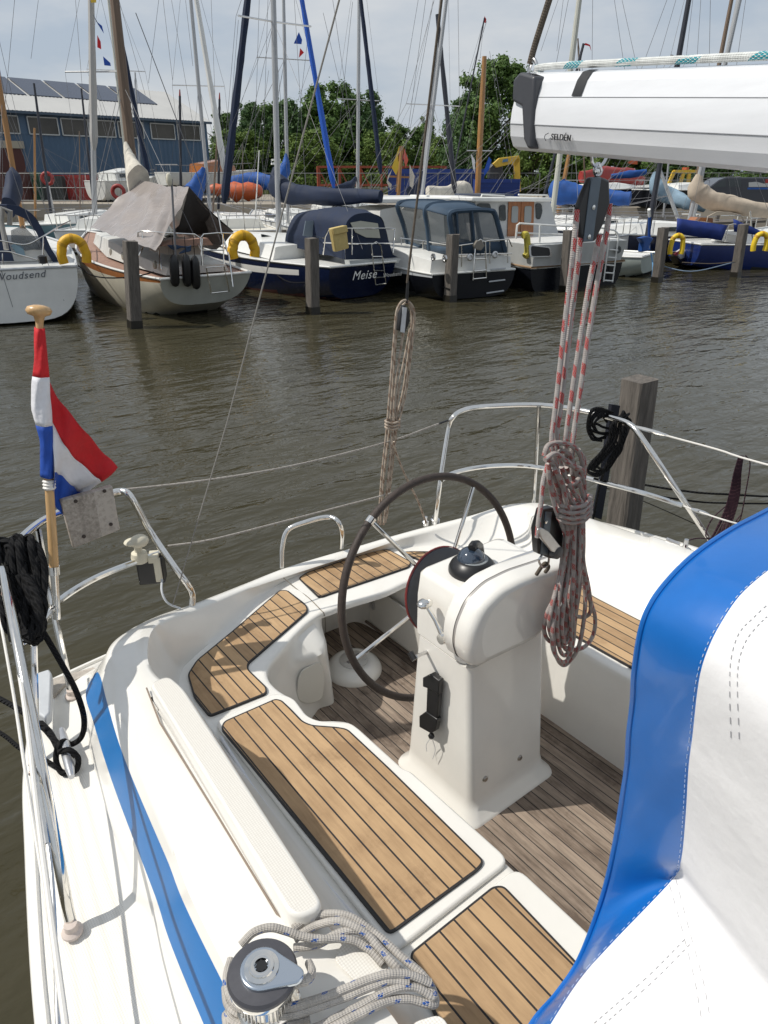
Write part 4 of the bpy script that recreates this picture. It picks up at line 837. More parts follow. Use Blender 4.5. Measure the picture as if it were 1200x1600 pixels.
mb = MB(); mb.lathe(P(665, 815, 1.135), (0, 0, 1), [(.02, -.02), (.02, 0), (.01, .01), (.01, .03)], 14); mb.build('eye_fitting', STEEL, own)
# cord lifelines across the open stern
for pts in ([(190, 765), (240, 760), (330, 749), (440, 731), (540, 708), (620, 686), (680, 664), (705, 655)], [(262, 853), (330, 843), (430, 818), (530, 792), (620, 768), (675, 750), (690, 745)]):
    n_ = len(pts); z0, z1 = (1.73, 1.68) if pts[0][1] < 800 else (1.45, 1.42)
    q = [P(a, b, z0+(z1-z0)*i/(n_-1)) for i, (a, b) in enumerate(pts)]; mb = MB(); mb.tube(crom(q, 6), .0042, 8)
    o = mb.build('lifeline_cord', ROPW); tag(o, 'upper pale cord strung across the open stern between the two steel rails' if z0 > 1.5 else 'lower pale cord strung across the open stern between the two steel rails', 'cord', 'cords across the stern')
    mb = MB(); mb.tube([q[-2].lerp(q[-1], .2), q[-1]], .0055, 8); mb.build('splice', BLACKP, o)
# lantern on the middle rail
rt = own
m_ = MB(); lq = P(214, 862, 1.50)
m_.lathe(P(218, 870, 1.46), (0, 0, 1), [(.032, -.02), (.034, .0), (.030, .02), (.016, .026), (.014, .055)], 20); lt = m_.build('stern_light', IVORY, own, sharp=50)
m_ = MB(); ctr = P(216, 846, 1.54); m_.ball(ctr+V((.004, 0, 0)), .038, 16, (1, .8, .72)); m_.ball(ctr+V((-.02, .01, .0)), .034, 16, (1, .9, .4)); m_.build('light_hood', IVORY, lt)
# black horn box on bracket
bx = thing('rail_transmitter_box', 'small black box with grey bracket clamped under the stern rail', 'box', P(236, 890, 1.40)); m_ = MB(); bc = P(237, 888, 1.385)
m_.box(bc, (.105, .07, .115), Matrix.Rotation(-.5, 3, 'Z')); m_.build('case', BLACKP, bx, bevel=.006)
m_ = MB(); m_.box(bc+V((.01, -.046, .01)), (.028, .012, .11), Matrix.Rotation(-.5, 3, 'Z')); m_.box(bc+V((.01, -.02, .06)), (.04, .06, .03), Matrix.Rotation(-.5, 3, 'Z')); m_.build('bracket', IVORY, bx, bevel=.003)
m_ = MB(); m_.tube(crom([P(253, 905, 1.36), P(253, 925, 1.33), P(262, 942, 1.29), P(282, 951, 1.25)], 6), .0045, 8); m_.build('cable', GREYP, bx)
# weathered outboard board
bd = thing('outboard_bracket_board', 'square weathered grey wooden board bolted on the stern rail beside the flag', 'board', P(142, 820, 1.65)); m_ = MB()
q0 = [PU(*q, 2.45) for q in ((95, 783), (176, 760), (188, 828), (115, 857))]; nn = (q0[1]-q0[0]).cross(q0[3]-q0[0]).normalized(); nn = nn if nn.dot(CAM-q0[0]) < 0 else -nn
m_.prism(q0, nn*.028); m_.build('board', BOARD, bd, bevel=.004)
for q in ((118, 783), (163, 767), (173, 819), (131, 838)):
    m_ = MB(); c_ = PU(*q, 2.45)-nn*.001; m_.lathe(c_, -nn, [(.007, 0), (.0065, .003), (0, .003)], 10); m_.build('bolt', mat('rusty bolt', (.04, .03, .025), .7), bd)
# ================================================================ flag, ropes, boom, sprayhood
fg = thing('flag', 'red white and blue flag on a wooden pole with round knob at the stern', 'flag', PU(86, 890, 2.42))
top = PU(61, 492, 2.52); bot = PU(85, 893, 2.42)
m_ = MB(); m_.tube([bot, bot.lerp(top, .5), top], [.0165, .0145, .012], 12); m_.build('pole', POLE, fg)
ax = (top-bot).normalized()
m_ = MB(); m_.lathe(top-ax*.005, ax, [(.012, -.02), (.017, 0), (.034, .006), (.040, .018), (.034, .030), (.015, .036), (0, .037)], 24); m_.build('knob', POLE, fg, sharp=60)
m_ = MB(); m_.lathe(bot, -ax, [(.019, -.02), (.020, .01), (.014, .012), (.013, .18)], 14); m_.build('socket', CHROME, fg)
def along(py): return PU(61+(py-492)/(893-492)*24, py, 2.52-(py-492)/(893-492)*.1)
def wrap(pxy, m, nm):
    mb = MB(); rows = []; prev = None
    for i, (xl, xr, y) in enumerate(pxy):
        l_ = PU(xl, y, 2.5); r_ = PU(xr, y, 2.5); c_ = (l_+r_)/2; w_ = (r_-l_).length/2; xd = (r_-l_).normalized(); yd = V((0, 1, 0)); n = 20
        rows.append([c_+xd*math.cos(2*math.pi*k/n)*w_+yd*math.sin(2*math.pi*k/n)*(.022+.004*math.sin(3*2*math.pi*k/n+i*.9)) for k in range(n)])
    mb.grid([[a for a in r_] for r_ in rows], True); return mb.build(nm, m, fg, sharp=80)
def interp(tab, y):
    for (y0, a0, b0), (y1, a1, b1) in zip(tab, tab[1:]):
        if y0 <= y <= y1: t = (y-y0)/(y1-y0); return a0+(a1-a0)*t, b0+(b1-b0)*t
tab = [(512, 55, 69), (530, 54, 71), (560, 54, 73), (585, 52, 76), (600, 50, 77), (640, 50, 80), (665, 56, 81), (690, 63, 82), (745, 64, 84)]
cl_ = MB(); 
for y0, y1, mi_ in ((512, 588, 0), (588, 664, 1), (664, 745, 2)):
    rws = []
    for k in range(11):
        y = y0+(y1-y0)*k/10; a, b = interp(tab, y); l_ = PU(a, y, 2.5); r_ = PU(b, y, 2.5); uu = along(y).y; l_ = PU(a, y, uu); r_ = PU(b, y, uu); c_ = (l_+r_)/2; w_ = (r_-l_).length/2; n = 24
        rws.append([c_+(r_-l_).normalized()*math.cos(2*math.pi*j/n)*w_*(1+.06*math.sin(5*2*math.pi*j/n+y*.05))+V((0, 1, 0))*math.sin(2*math.pi*j/n)*(.024+.004*math.sin(4*2*math.pi*j/n+y*.07)) for j in range(n)])
    cl_.mi(mi_).grid(rws, True)
# free part: 4 border lines (outer red edge, red/white, white/blue, lower edge)
LN = [[(77, 596), (92, 622), (112, 650), (140, 682), (165, 710), (181, 727)], [(80, 655), (93, 684), (110, 708), (130, 728), (147, 742), (159, 753)], [(83, 735), (92, 741), (103, 750), (112, 758), (122, 768), (134, 778)], [(83, 780), (88, 792), (94, 800), (102, 806), (110, 812), (120, 816)]]
# fold depth ripples
GR_ = [crom([PU(a, b, along(b).y-.01+.03*math.sin(i*1.7+j*.9)*min(1, i/2)+i*.012+.07*min(1, i/3)*(j/3)) for i, (a, b) in enumerate(l_)], 5) for j, l_ in enumerate(LN)]
for j in range(3):
    rws = []
    for k in range(7):
        t = k/6; rws.append([a.lerp(b, t)+V((0, .022*math.sin(i*.42+(j+t)*2.3), .004*math.sin(i*.9))) for i, (a, b) in enumerate(zip(GR_[j], GR_[j+1]))])
    cl_.mi(j).grid(rws)
cl_.build('cloth', [FRED, FWHITE, FBLUE], fg, sharp=80, solid=.002)
m_ = MB()
for k in range(3): q = along(752+k*5); m_.lathe(q, ax, [(.018, -.006), (.022, 0), (.018, .006)], 14, caps=False)
m_.build('lashing', WIREW, fg)

# ---- ropes
def ropething(name, label, cat, strands, m, group=None, r=.0072, n=9, smooth=6):
    mb = MB()
    for s_ in strands:
        rr = r
        if isinstance(s_, tuple): s_, rr = s_
        mb.tube(crom(s_, smooth), rr, n)
    o = mb.build(name, m); tag(o, label, cat, group); return o
# black laid mooring rope hanging over the starboard rail
random.seed(4); S = []
for k in range(11):
    x = 2+k*4.4; S.append([P(x-6, 905-k*1.5, 1.70), P(x-2, 868-k*2, 1.755), P(x+4, 850-k, 1.775), P(x+12+random.uniform(-2, 2), 862, 1.76), P(x+17, 900+random.uniform(-6, 6), 1.70), P(x+20, 945+random.uniform(-6, 10), 1.64), P(x+14, 990+random.uniform(-8, 14), 1.58), P(x+8, 960, 1.63), P(x+2, 905, 1.70)])
for k in range(6): S.append([P(36+random.uniform(-8, 18), 985, 1.60), P(50+random.uniform(-6, 6), 1000, 1.58), P(62, 985+random.uniform(-8, 8), 1.60), P(58+random.uniform(-4, 8), 940, 1.66), P(40, 905, 1.70)])
S = [[q+V((random.uniform(-.014, .014), random.uniform(-.01, .01), random.uniform(-.018, .018))) for q in s_] for s_ in S]
mr = ropething('mooring_rope', 'thick black rope hank draped over the left stern rail, led to the deck cleat', 'rope', S, ROPK, r=.0115)
lead = [P(50, 960, 1.64), P(66, 985, 1.60), P(95, 1035, 1.5), P(118, 1078, 1.38), P(131, 1120, 1.25), P(128, 1150, 1.17), P(112, 1163, 1.15), P(100, 1158, 1.18), P(90, 1168, 1.19), P(88, 1190, 1.15), P(98, 1208, 1.12), P(118, 1204, 1.13), P(122, 1185, 1.17), P(108, 1172, 1.20), P(92, 1175, 1.19)]
mb = MB(); mb.tube(crom(lead, 8), .0092, 10); mb.build('lead', ROPK, mr)
ropething('mooring_line', 'black line from the deck cleat out through the fairlead over the water', 'rope', [([P(112, 1185, 1.17), P(95, 1170, 1.18), P(80, 1150, 1.16), P(66, 1135, 1.15), P(35, 1112, 1.05), P(0, 1092, .95), P(-80, 1050, .8)], .0105), ([P(92, 1172, 1.18), P(78, 1145, 1.17), P(64, 1130, 1.16)], .0105), ([P(90, 1200, 1.13), P(70, 1188, 1.12), P(30, 1168, 1.04), P(0, 1145, .95), P(-80, 1100, .8)], .008)], ROPK)
# black rope hank on the port rail + dark strap
S = []; b0 = lambda x, y, u=1.95: PU(800+x/3, 460+y/3, u)
for k in range(7):
    e = (k-3)*7.5; S.append([b0(470-k*6, 575+e, 2.05), b0(420, 552+e, 2.04), b0(378+e*.6, 575+e, 2.03), b0(372+e, 620, 2.03), b0(400+e, 655-e, 2.02), b0(450+e, 660-e, 2.0)])
for k in range(6):
    e = (k-2.5)*10; S.append([b0(545, 575+e*.4, 2.06), b0(520, 566-e*.4, 1.99), b0(490+e*.7, 600, 1.96), b0(480+e, 680, 1.95), b0(440+e, 740, 1.95), b0(385+e*.8, 800, 1.96), b0(380+e, 825, 1.97), b0(430+e*.5, 830-e*.4, 1.98), b0(480+e*.6, 760, 1.97), b0(520+e*.3, 690, 1.97), b0(530+e*.3, 610, 1.99)])
S = [[q+V((random.uniform(-.012, .012), 0, random.uniform(-.012, .012))) for q in s_] for s_ in S]
S += [[b0(540, 580, 2.0), b0(555, 600, 2.0), b0(520, 690, 1.98), b0(470, 690, 1.96)], [b0(430, 830, 2), b0(410, 900, 2.05), b0(390, 1000, 2.1), b0(378, 1060, 2.12)]]
ropething('rope_hank', 'black rope hank tied over the right stern rail in front of the timber pile', 'rope', S, ROPK, r=.0065)
m_ = MB(); m_.prism([PU(*q, 2.12) for q in ((956, 632), (969, 634), (952, 742), (940, 812), (928, 808), (942, 740))], (0, .02, 0))
tag(m_.build('strap', mat('navy webbing', (.004, .006, .014), .8)), 'dark navy webbing strap hanging beneath the right stern rail', 'strap')
# dark purple thin line hank on the port guard wire
S = []; random.seed(9)
for k in range(12):
    e = (k-5.5); S.append([PU(1158+e*.6, 712, 1.45+e*.003), PU(1152+e, 740, 1.44), PU(1148+e*1.4, 770, 1.44), PU(1140+e*1.6, 800, 1.44), PU(1124+e*2, 838+random.uniform(-5, 5), 1.44), PU(1112+e*2, 850, 1.44)])
S += [[PU(1165, 712, 1.45), PU(1172, 725, 1.45), PU(1165, 770, 1.45), PU(1157, 810, 1.45), PU(1150, 815, 1.45), PU(1157, 805, 1.45)], [PU(1135, 790, 1.44), PU(1112, 812, 1.42), PU(1103, 838, 1.40), PU(1120, 842, 1.4)], [PU(1120, 845, 1.42), PU(1095, 841, 1.40), PU(1075, 845, 1.40), PU(1071, 855, 1.38)]]
ropething('line_hank', 'thin dark purple line hank hanging from the white guard wire on the right', 'rope', S, ROPV, r=.0032, n=6)
ropething('mooring_line', 'upper slack black line running right from behind the timber pile', 'rope', [[PU(1003, 757, 2.6), PU(1060, 766, 2.4), PU(1130, 772, 2.2), PU(1260, 771, 2.0), V((6.0, 1.2, 1.1))]], ROPK, r=.008)
ropething('mooring_line', 'lower slack black line running right from behind the timber pile', 'rope', [[PU(1000, 770, 2.6), PU(1060, 780, 2.4), PU(1130, 786, 2.2), PU(1260, 782, 2.0), V((6.0, 1.1, 1.0))], ([PU(945, 762, 2.5), PU(985, 775, 2.4), PU(1040, 798, 2.2), PU(1100, 825, 2.0)], .003)], ROPK, r=.007)
# mainsheet tackle
UB = 1.21
def K(x, y, o=0): return PU(780+x/3.81, 640+y/3.81, UB+o)
ms_ = thing('mainsheet', 'grey mainsheet with red flecks hanging from the boom, its tail tied in a big coil', 'rope', PU(870, 900, UB))
m_ = MB()
for s_ in ([PU(902, 327, 1.20), PU(895, 400, 1.20), PU(888, 460, UB), PU(870, 620, UB), PU(862, 690, UB), PU(868, 720, UB), PU(878, 790, UB+.03)], [PU(908, 366, 1.2), PU(897, 460, UB), PU(878, 620, UB), PU(870, 690, UB), PU(880, 740, UB+.02)], [PU(937, 366, 1.2), PU(918, 460, UB), PU(893, 620, UB), PU(884, 690, UB), PU(885, 740, UB+.03)], [PU(953, 318, 1.2), PU(948, 360, 1.2), PU(930, 460, UB), PU(905, 620, UB), PU(895, 690, UB), PU(893, 740, UB)],
           [K(290, 320), K(262, 430), K(250, 550), K(236, 650), K(226, 760)], [K(300, 350, -.01), K(308, 470, -.01), K(340, 600, -.01), K(380, 700), K(402, 770)]): m_.tube(crom(s_, 6), .0074, 10)
m_.build('fall', ROPR, ms_)
m_ = MB()
for s_ in ([(420, 640), (400, 800), (380, 950), (340, 1100), (290, 1200), (268, 1300), (290, 1370), (360, 1400), (440, 1430), (510, 1410), (560, 1340), (570, 1230), (530, 1100), (505, 950), (495, 800), (485, 640)],
           [(440, 640), (420, 850), (380, 1050), (335, 1250), (325, 1400), (350, 1490), (385, 1522), (425, 1490), (470, 1420), (500, 1280), (512, 1100), (480, 900), (465, 640)],
           [(455, 640), (448, 850), (425, 1050), (400, 1250), (383, 1380), (400, 1430), (438, 1400), (452, 1250), (480, 1050), (500, 850), (500, 640)],
           [(410, 640), (392, 900), (352, 1100), (318, 1300), (322, 1430), (370, 1500), (412, 1480), (445, 1350), (435, 1150), (442, 950), (450, 640)],
           [(425, 640), (405, 820), (372, 1000), (350, 1180), (345, 1330), (365, 1440), (400, 1460), (425, 1380), (430, 1200), (450, 1000), (470, 820), (478, 640)], [(435, 640), (430, 800), (412, 980), (385, 1150), (372, 1300), (388, 1390), (420, 1350), (455, 1180), (470, 1000), (485, 800), (490, 640)], [(405, 640), (388, 780), (362, 980), (318, 1150), (296, 1280), (318, 1360), (372, 1350), (410, 1250), (440, 1080), (462, 860), (470, 640)],
           [(430, 640), (410, 900), (400, 1100), (360, 1230), (350, 1330), (380, 1400), (440, 1245), (510, 1235), (545, 1190), (530, 1050), (500, 900), (475, 640)]):
    o_ = random.uniform(-.02, .02); m_.tube(crom([K(a, b, o_+.012*math.sin(i*1.3)) for i, (a, b) in enumerate(s_)], 6), .0074, 10)
for s_, o_ in (([(268, 275), (290, 215), (350, 198), (430, 215), (480, 265), (495, 340), (475, 410), (420, 452), (400, 440)], -.02), ([(272, 300), (330, 262), (390, 300), (440, 335), (485, 355), (500, 390)], -.035), ([(280, 290), (330, 330), (365, 430), (420, 520), (475, 610)], -.02), ([(370, 340), (410, 430), (450, 500), (505, 570)], -.022), ([(295, 320), (300, 430), (345, 530), (400, 600)], -.015), ([(360, 240), (420, 270), (460, 380), (490, 480), (510, 560)], -.01), ([(440, 330), (500, 420), (510, 540)], 0), ([(330, 350), (380, 450), (400, 560), (440, 640)], -.03), ([(470, 240), (505, 300), (500, 420), (450, 460)], .01), ([(310, 360), (350, 480), (360, 560)], .01), ([(400, 340), (440, 400), (420, 520), (430, 620)], .012)):
    m_.tube(crom([K(a, b, o_) for a, b in s_], 7), .0076, 10)
for y, o_ in ((560, -.03), (592, -.034), (624, -.032), (650, -.026)):
    m_.tube(crom([K(352, y-8, 0), K(375, y+12, o_*.8), K(430, y+24, o_), K(500, y+12, o_), K(540, y-30, o_*.6), K(535, y-45, 0), K(450, y-20, .03), K(370, y-20, .02), K(352, y-8, 0)], 6), .0076, 10)
m_.build('coil', ROPR2, ms_)
def block(px, plate, bolts, u, th, parent, nm):
    mb = MB(); mb.prism([PU(*q, u-th/2) for q in px], (0, th, 0)); b_ = mb.build(nm, BLACKP, parent, bevel=.006, seg=3)
    mb = MB(); mb.prism([PU(*q, u-th/2-.003) for q in plate], (0, .006, 0)); mb.build('side_plate', mat('grey blue plate', (.12, .15, .18), .35, .5, var=.15, vscale=20), b_, bevel=.002)
    for q in bolts: mb = MB(); mb.lathe(PU(*q, u-th/2-.002), (0, -1, 0), [(.006, 0), (.006, .004), (0, .005)], 10); mb.build('rivet', CHROME, b_)
    return b_
block([(923, 277), (911, 304), (904, 324), (907, 366), (912, 379), (931, 377), (944, 350), (954, 317), (953, 281), (940, 276)], [(925, 277), (940, 277), (927, 377), (912, 378)], [(926, 324), (919, 370)], 1.20, .016, ms_, 'upper_block')
lb = block([(849, 797), (866, 793), (880, 830), (883, 862), (873, 875), (860, 873), (842, 866), (840, 830)], [(853, 800), (863, 800), (856, 868), (845, 866)], [(852, 815)], UB+.03, .03, ms_, 'lower_block')
m_ = MB(); m_.prism([PU(*q, UB-.01) for q in ((841, 828), (846, 824), (858, 830), (880, 858), (876, 868), (862, 862), (846, 842))], (0, .01, 0)); m_.build('cam_cleat', STEEL, lb, bevel=.003)
m_ = MB(); c_ = PU(869, 862, UB+.0); m_.lathe(c_, (0, -1, 0), [(.02, -.03), (.022, -.01), (.02, .012), (.008, .014)], 20); m_.build('sheave', DGREY, lb)
m_ = MB(); m_.tube(crom([PU(848, 866, UB+.02), PU(842, 876, UB+.02), PU(848, 886, UB+.03), PU(856, 882, UB+.03), PU(858, 868, UB+.02)], 6), .004, 8); m_.build('shackle', STEEL, lb)
m_ = MB(); m_.tube(crom([PU(838, 898, 1.262), PU(846, 886, 1.25), PU(852, 880, UB+.03), PU(857, 886, 1.25), PU(852, 894, 1.262)], 6), .0065, 8); m_.build('lashing', ROPG, lb)
m_ = MB(); m_.tube(crom([PU(924, 243, 1.2), PU(926, 255, 1.2), PU(934, 262, 1.2), PU(943, 255, 1.2), PU(949, 243, 1.2)], 6), .004, 8); m_.tube(crom([PU(934, 255, 1.2), PU(929, 266, 1.2), PU(933, 275, 1.2), PU(939, 268, 1.2), PU(935, 255, 1.2)], 6), .0045, 8); m_.build('shackle', STEEL, ms_)
m_ = MB(); m_.lathe(PU(932, 268, 1.19), (0, -1, 0), [(.007, 0), (.006, .006), (0, .007)], 10); m_.build('shackle_pin', CHROME, ms_)

# winch rope
def Wk(x, y, z): return P(330+x/3.243, 1400+y/3.243, z)
S = [[Wk(150, 250, 1.46), Wk(215, 185, 1.47), Wk(300, 160, 1.47), Wk(380, 178, 1.46), Wk(460, 205, 1.45), Wk(560, 220, 1.44), Wk(650, 215, 1.43), Wk(740, 232, 1.42), Wk(810, 280, 1.41), Wk(870, 345, 1.40)],
     [Wk(415, 165, 1.42), Wk(500, 112, 1.42), Wk(600, 90, 1.43), Wk(700, 105, 1.43), Wk(790, 160, 1.42), Wk(880, 232, 1.41), Wk(960, 305, 1.40), Wk(1060, 390, 1.39), Wk(1120, 470, 1.38), Wk(1135, 545, 1.37), Wk(1090, 545, 1.38), Wk(1000, 522, 1.39), Wk(900, 532, 1.40), Wk(800, 575, 1.41), Wk(700, 625, 1.41), Wk(560, 700, 1.41)],
     [Wk(420, 222, 1.41), Wk(510, 160, 1.42), Wk(620, 128, 1.44), Wk(700, 142, 1.44), Wk(790, 195, 1.43), Wk(850, 262, 1.42), Wk(930, 350, 1.41), Wk(960, 380, 1.40)],
     [Wk(420, 262, 1.41), Wk(540, 245, 1.42), Wk(630, 195, 1.43), Wk(720, 172, 1.43), Wk(800, 205, 1.42), Wk(870, 285, 1.41), Wk(950, 375, 1.40), Wk(1040, 425, 1.39), Wk(1110, 480, 1.385), Wk(1125, 510, 1.385), Wk(1040, 465, 1.40), Wk(950, 465, 1.41), Wk(850, 505, 1.41), Wk(760, 555, 1.41), Wk(680, 595, 1.41), Wk(540, 665, 1.41), Wk(400, 700, 1.41)],
     [Wk(1110, 440, 1.40), Wk(1000, 398, 1.42), Wk(900, 395, 1.43), Wk(800, 422, 1.43), Wk(700, 462, 1.43), Wk(600, 502, 1.43), Wk(500, 535, 1.43), Wk(400, 562, 1.43), Wk(300, 572, 1.43), Wk(200, 550, 1.43), Wk(130, 490, 1.43)],
     [Wk(1000, 440, 1.41), Wk(900, 428, 1.42), Wk(820, 455, 1.42), Wk(700, 505, 1.42), Wk(600, 540, 1.42), Wk(500, 575, 1.42), Wk(400, 602, 1.42), Wk(250, 605, 1.42), Wk(140, 560, 1.42), Wk(88, 490, 1.42), Wk(80, 400, 1.42), Wk(100, 320, 1.42)],
     [Wk(500, 620, 1.40), Wk(400, 645, 1.40), Wk(270, 650, 1.40), Wk(150, 610, 1.40), Wk(85, 550, 1.40), Wk(72, 460, 1.40)],
     [Wk(90, 700, 1.40), Wk(75, 600, 1.39), Wk(110, 640, 1.40), Wk(200, 680, 1.40)],
     [Wk(390, 465, 1.48), Wk(440, 440, 1.49), Wk(490, 425, 1.49), Wk(510, 385, 1.48), Wk(495, 340, 1.46)]]
ropething('sheet_rope', 'grey rope with blue flecks coiled round the chrome winch', 'rope', S, ROPB, r=.0083, n=10, smooth=8)

# backstay tackle
def T(x, y, o=0): return PU(400+x/3, 460+y/3, 2.50+o)
bt = thing('backstay_tackle', 'bundle of tan ropes and small block hanging from the backstay above the stern', 'rope', PU(595, 815, 2.5)); m_ = MB()
for s_, o_ in (([(575, 1070), (590, 850), (612, 640), (628, 450), (648, 200), (662, 70), (700, 28), (740, 75), (735, 200), (705, 440), (672, 590)], 0), ([(583, 1080), (600, 850), (625, 640), (640, 450), (655, 210), (668, 90), (705, 40), (730, 90), (722, 220), (690, 450), (655, 590)], .02), ([(598, 1080), (620, 850), (640, 640), (652, 450), (672, 300), (690, 180)], -.015), ([(606, 1070), (630, 850), (652, 640), (668, 450), (700, 280), (722, 160)], .01), ([(612, 1050), (640, 800), (660, 620)], .015), ([(645, 690), (660, 750), (700, 850), (760, 970), (797, 1072)], -.01)):
    m_.tube(crom([T(a, b, o_) for a, b in s_], 7), .0058, 8)
for y in (592, 606, 620): m_.tube(crom([T(606, y, 0), T(615, y+8, -.025), T(645, y+12, -.03), T(672, y, -.02), T(668, y-12, .02), T(630, y-10, .03), T(606, y, 0)], 6), .0055, 8)
m_.build('rope', ROPT, bt)
m_ = MB(); m_.prism([T(a, b, -.012) for a, b in ((700, 50), (682, 90), (674, 170), (700, 180), (722, 130), (722, 80))], (0, .03, 0)); b_ = m_.build('block', BLACKP, bt, bevel=.004)
m_ = MB(); m_.prism([T(a, b, -.016) for a, b in ((690, 60), (708, 62), (697, 180), (678, 176))], (0, .004, 0)); m_.build('side_plate', GREYP, b_)
m_ = MB(); m_.tube([T(706, 40), T(708, 0), T(712, -60)], [.006, .007, .006], 8); m_.build('toggle', BLACKP, bt)
mb = MB(); mb.tube([PU(636, 442, 2.5), PU(690, 0, 2.42), PU(701, -90, 2.4)], .0052, 8); mb.build('backstay', ROPG, own)
mb = MB(); mb.tube([PU(270, 945, 2.32), PU(355, 660, 2.15), PU(405, 468, 2.0), PU(530, 0, 1.7), PU(552, -90, 1.65)], .0024, 8); mb.build('flag_halyard', mat('grey thin line', (.26, .25, .23), .7), own)

# ---- boom
bd_ = -ray(-113, 150).normalized(); E0 = PV(826, 176, 1.5); wd = V((0, 0, 1)); wd = (wd-bd_*wd.dot(bd_)).normalized(); sd = bd_.cross(wd)
if sd.dot(CAM-E0) < 0: sd = -sd
BMp = lambda l, s, w: E0+bd_*l+sd*s+wd*w
sec = [(.006, .083), (.024, .078), (.036, .062), (.046, .032), (.0465, .0305), (.052, .004), (.053, -.024), (.0525, -.0255), (.048, -.052), (.036, -.074), (.018, -.082), (0, -.083)]
sec = sec+[(-a, b) for a, b in sec[::-1]][1:]
m_ = MB(); m_.grid([[BMp(l, s, w) for s, w in sec] for l in (0, 3.2)], True); boom = m_.build('boom', ALU, own, sharp=14)
m_ = MB()
for (s, w) in ((.0468, .031), (.0535, -.025)): m_.tube([BMp(0, s, w), BMp(3.2, s, w)], .0008, 4)
m_.build('groove', mat('boom groove', (.30, .31, .33), .5), boom)
m_ = MB(); cap = [(832, 118), (812, 112), (801, 124), (799, 158), (814, 166), (817, 218), (823, 232), (830, 233), (835, 118)]
d_ = ray(0, 0)
def onb(px, py, s):
    d = ray(px, py); t = (BMp(0, s, 0)-CAM).dot(sd)/d.dot(sd); return CAM+d*t
m_.prism([onb(*q, .060) for q in cap], -sd*.12); bc_ = m_.build('end_fitting', DGREY, boom, bevel=.008, seg=3)
m_ = MB(); m_.lathe(onb(813, 135, .052), sd, [(.011, 0), (.011, .004), (.004, .006), (0, .004)], 16); m_.build('pin', STEEL, bc_)
for q in ((829, 173), (827, 214)): m_ = MB(); m_.lathe(onb(*q, .054), sd, [(.0075, 0), (.007, .004), (.003, .0045), (0, .002)], 14); m_.build('bolt', CHROME, boom)
lx0 = (onb(893, 140, .05)-E0).dot(bd_); lx1 = (onb(908, 140, .05)-E0).dot(bd_)
m_ = MB(); m_.grid([[BMp(l+k*0, s*1.03+.0006, w*1.01+.001) for s, w in sec[0:4]] for l, k in ((lx0, 0), (lx1, 0))]); m_.build('black_band', BLACKP, boom)
tq = onb(877, 215, .0525); lettering('SELDĒN'.replace('Ē', 'É'), .0175, tq+sd*.0012, bd_, wd, BLACKP, boom, bold=.0001)
m_ = MB(); m_.tube(crom([onb(857, 208, .055), onb(852, 211, .055), onb(851, 216, .055), onb(853, 220, .055)], 4), .0009, 5); m_.build('crescent_mark', DGREY, boom)
m_ = MB(); m_.tube(crom([BMp(.03, .0, .083), BMp(.05, .006, .094), BMp(.5, .012, .094), BMp(1.2, .012, .094), BMp(3.2, .012, .094)], 4), .0075, 10); m_.build('outhaul_rope', ROPTEAL, boom)
tp_ = PV(833, 96, 1.5)
m_ = MB(); m_.tube(crom([PV(826, 118, 1.5), PV(828, 104, 1.5), PV(834, 92, 1.5), PV(839, 104, 1.5), PV(833, 114, 1.5)], 5), .0042, 8); m_.build('shackle', STEEL, bc_)
m_ = MB(); m_.tube(crom([PV(828, 100, 1.5), PV(836, 70, 1.5), PV(858, 0, 1.5), PV(880, -70, 1.5)], 5), [.0075]*16, 10); tl_ = m_.build('topping_lift', ROPG, own)

# ---- sprayhood
U0 = .44
oe = [(790, 1680), (832, 1600), (872, 1552), (906, 1500), (940, 1410), (960, 1330), (974, 1245), (981, 1198), (984, 1150), (990, 1100), (993, 1050), (1003, 987), (1020, 943), (1053, 900), (1093, 863), (1145, 828), (1198, 800), (1300, 745), (1500, 640)]
ie = [(800, 1700), (858, 1604), (905, 1532), (955, 1475), (1050, 1375), (1064, 1345), (1071, 1280), (1076, 1198), (1082, 1150), (1089, 1085), (1096, 1045), (1108, 1010), (1124, 978), (1150, 938), (1176, 911), (1210, 884), (1245, 860), (1340, 800), (1540, 700)]
n = len(oe)
def us(i): return U0-.095*min(1, max(0, (i-.5)/4.)) - .012
O_ = crom([PU(a, b, U0) for a, b in oe], 8); I_ = crom([PU(a, b, U0-.03-.075*min(1, i/5.)) for i, (a, b) in enumerate(ie)], 8)
kk = [i for i in range(len(O_)) if O_[i].x < 1.42 and I_[i].x < 1.42]; O_ = [O_[i] for i in kk]; I_ = [I_[i] for i in kk]
zt_o, zt_i = O_[-1].z, I_[-1].z
mid_o = [V((x, U0, zt_o+.012)) for x in (1.5, 1.6, 1.7)]; mid_i = [V((x, I_[-1].y, zt_i+.012)) for x in (1.5, 1.6, 1.7)]
mir = lambda L_: [V((3.2-p.x, p.y, p.z)) for p in L_[::-1]]
O_ = O_+mid_o+mir(O_); I_ = I_+mid_i+mir(I_)
Mn = []
for a, b in zip(O_, I_):
    out = V(((b-V((1.6, 0, 1.3))).x, 0, (b-V((1.6, 0, 1.3))).z)).normalized(); Mn.append((a, b, out))
b1 = MB(); rows = [[a+V((0, .004, 0))-o_*.012 for a, b, o_ in Mn], [a+V((0, .004, 0))-o_*.003 for a, b, o_ in Mn], [a for a, b, o_ in Mn], [a.lerp(b, .12)+o_*.003 for a, b, o_ in Mn], [a.lerp(b, .4)+o_*.005 for a, b, o_ in Mn], [a.lerp(b, .75)+o_*.003 for a, b, o_ in Mn], [b for a, b, o_ in Mn]]
b1.grid([list(r_) for r_ in rows]); hood = MB()
hood_o = b1.build('sprayhood', BLUEV, own, sharp=75)
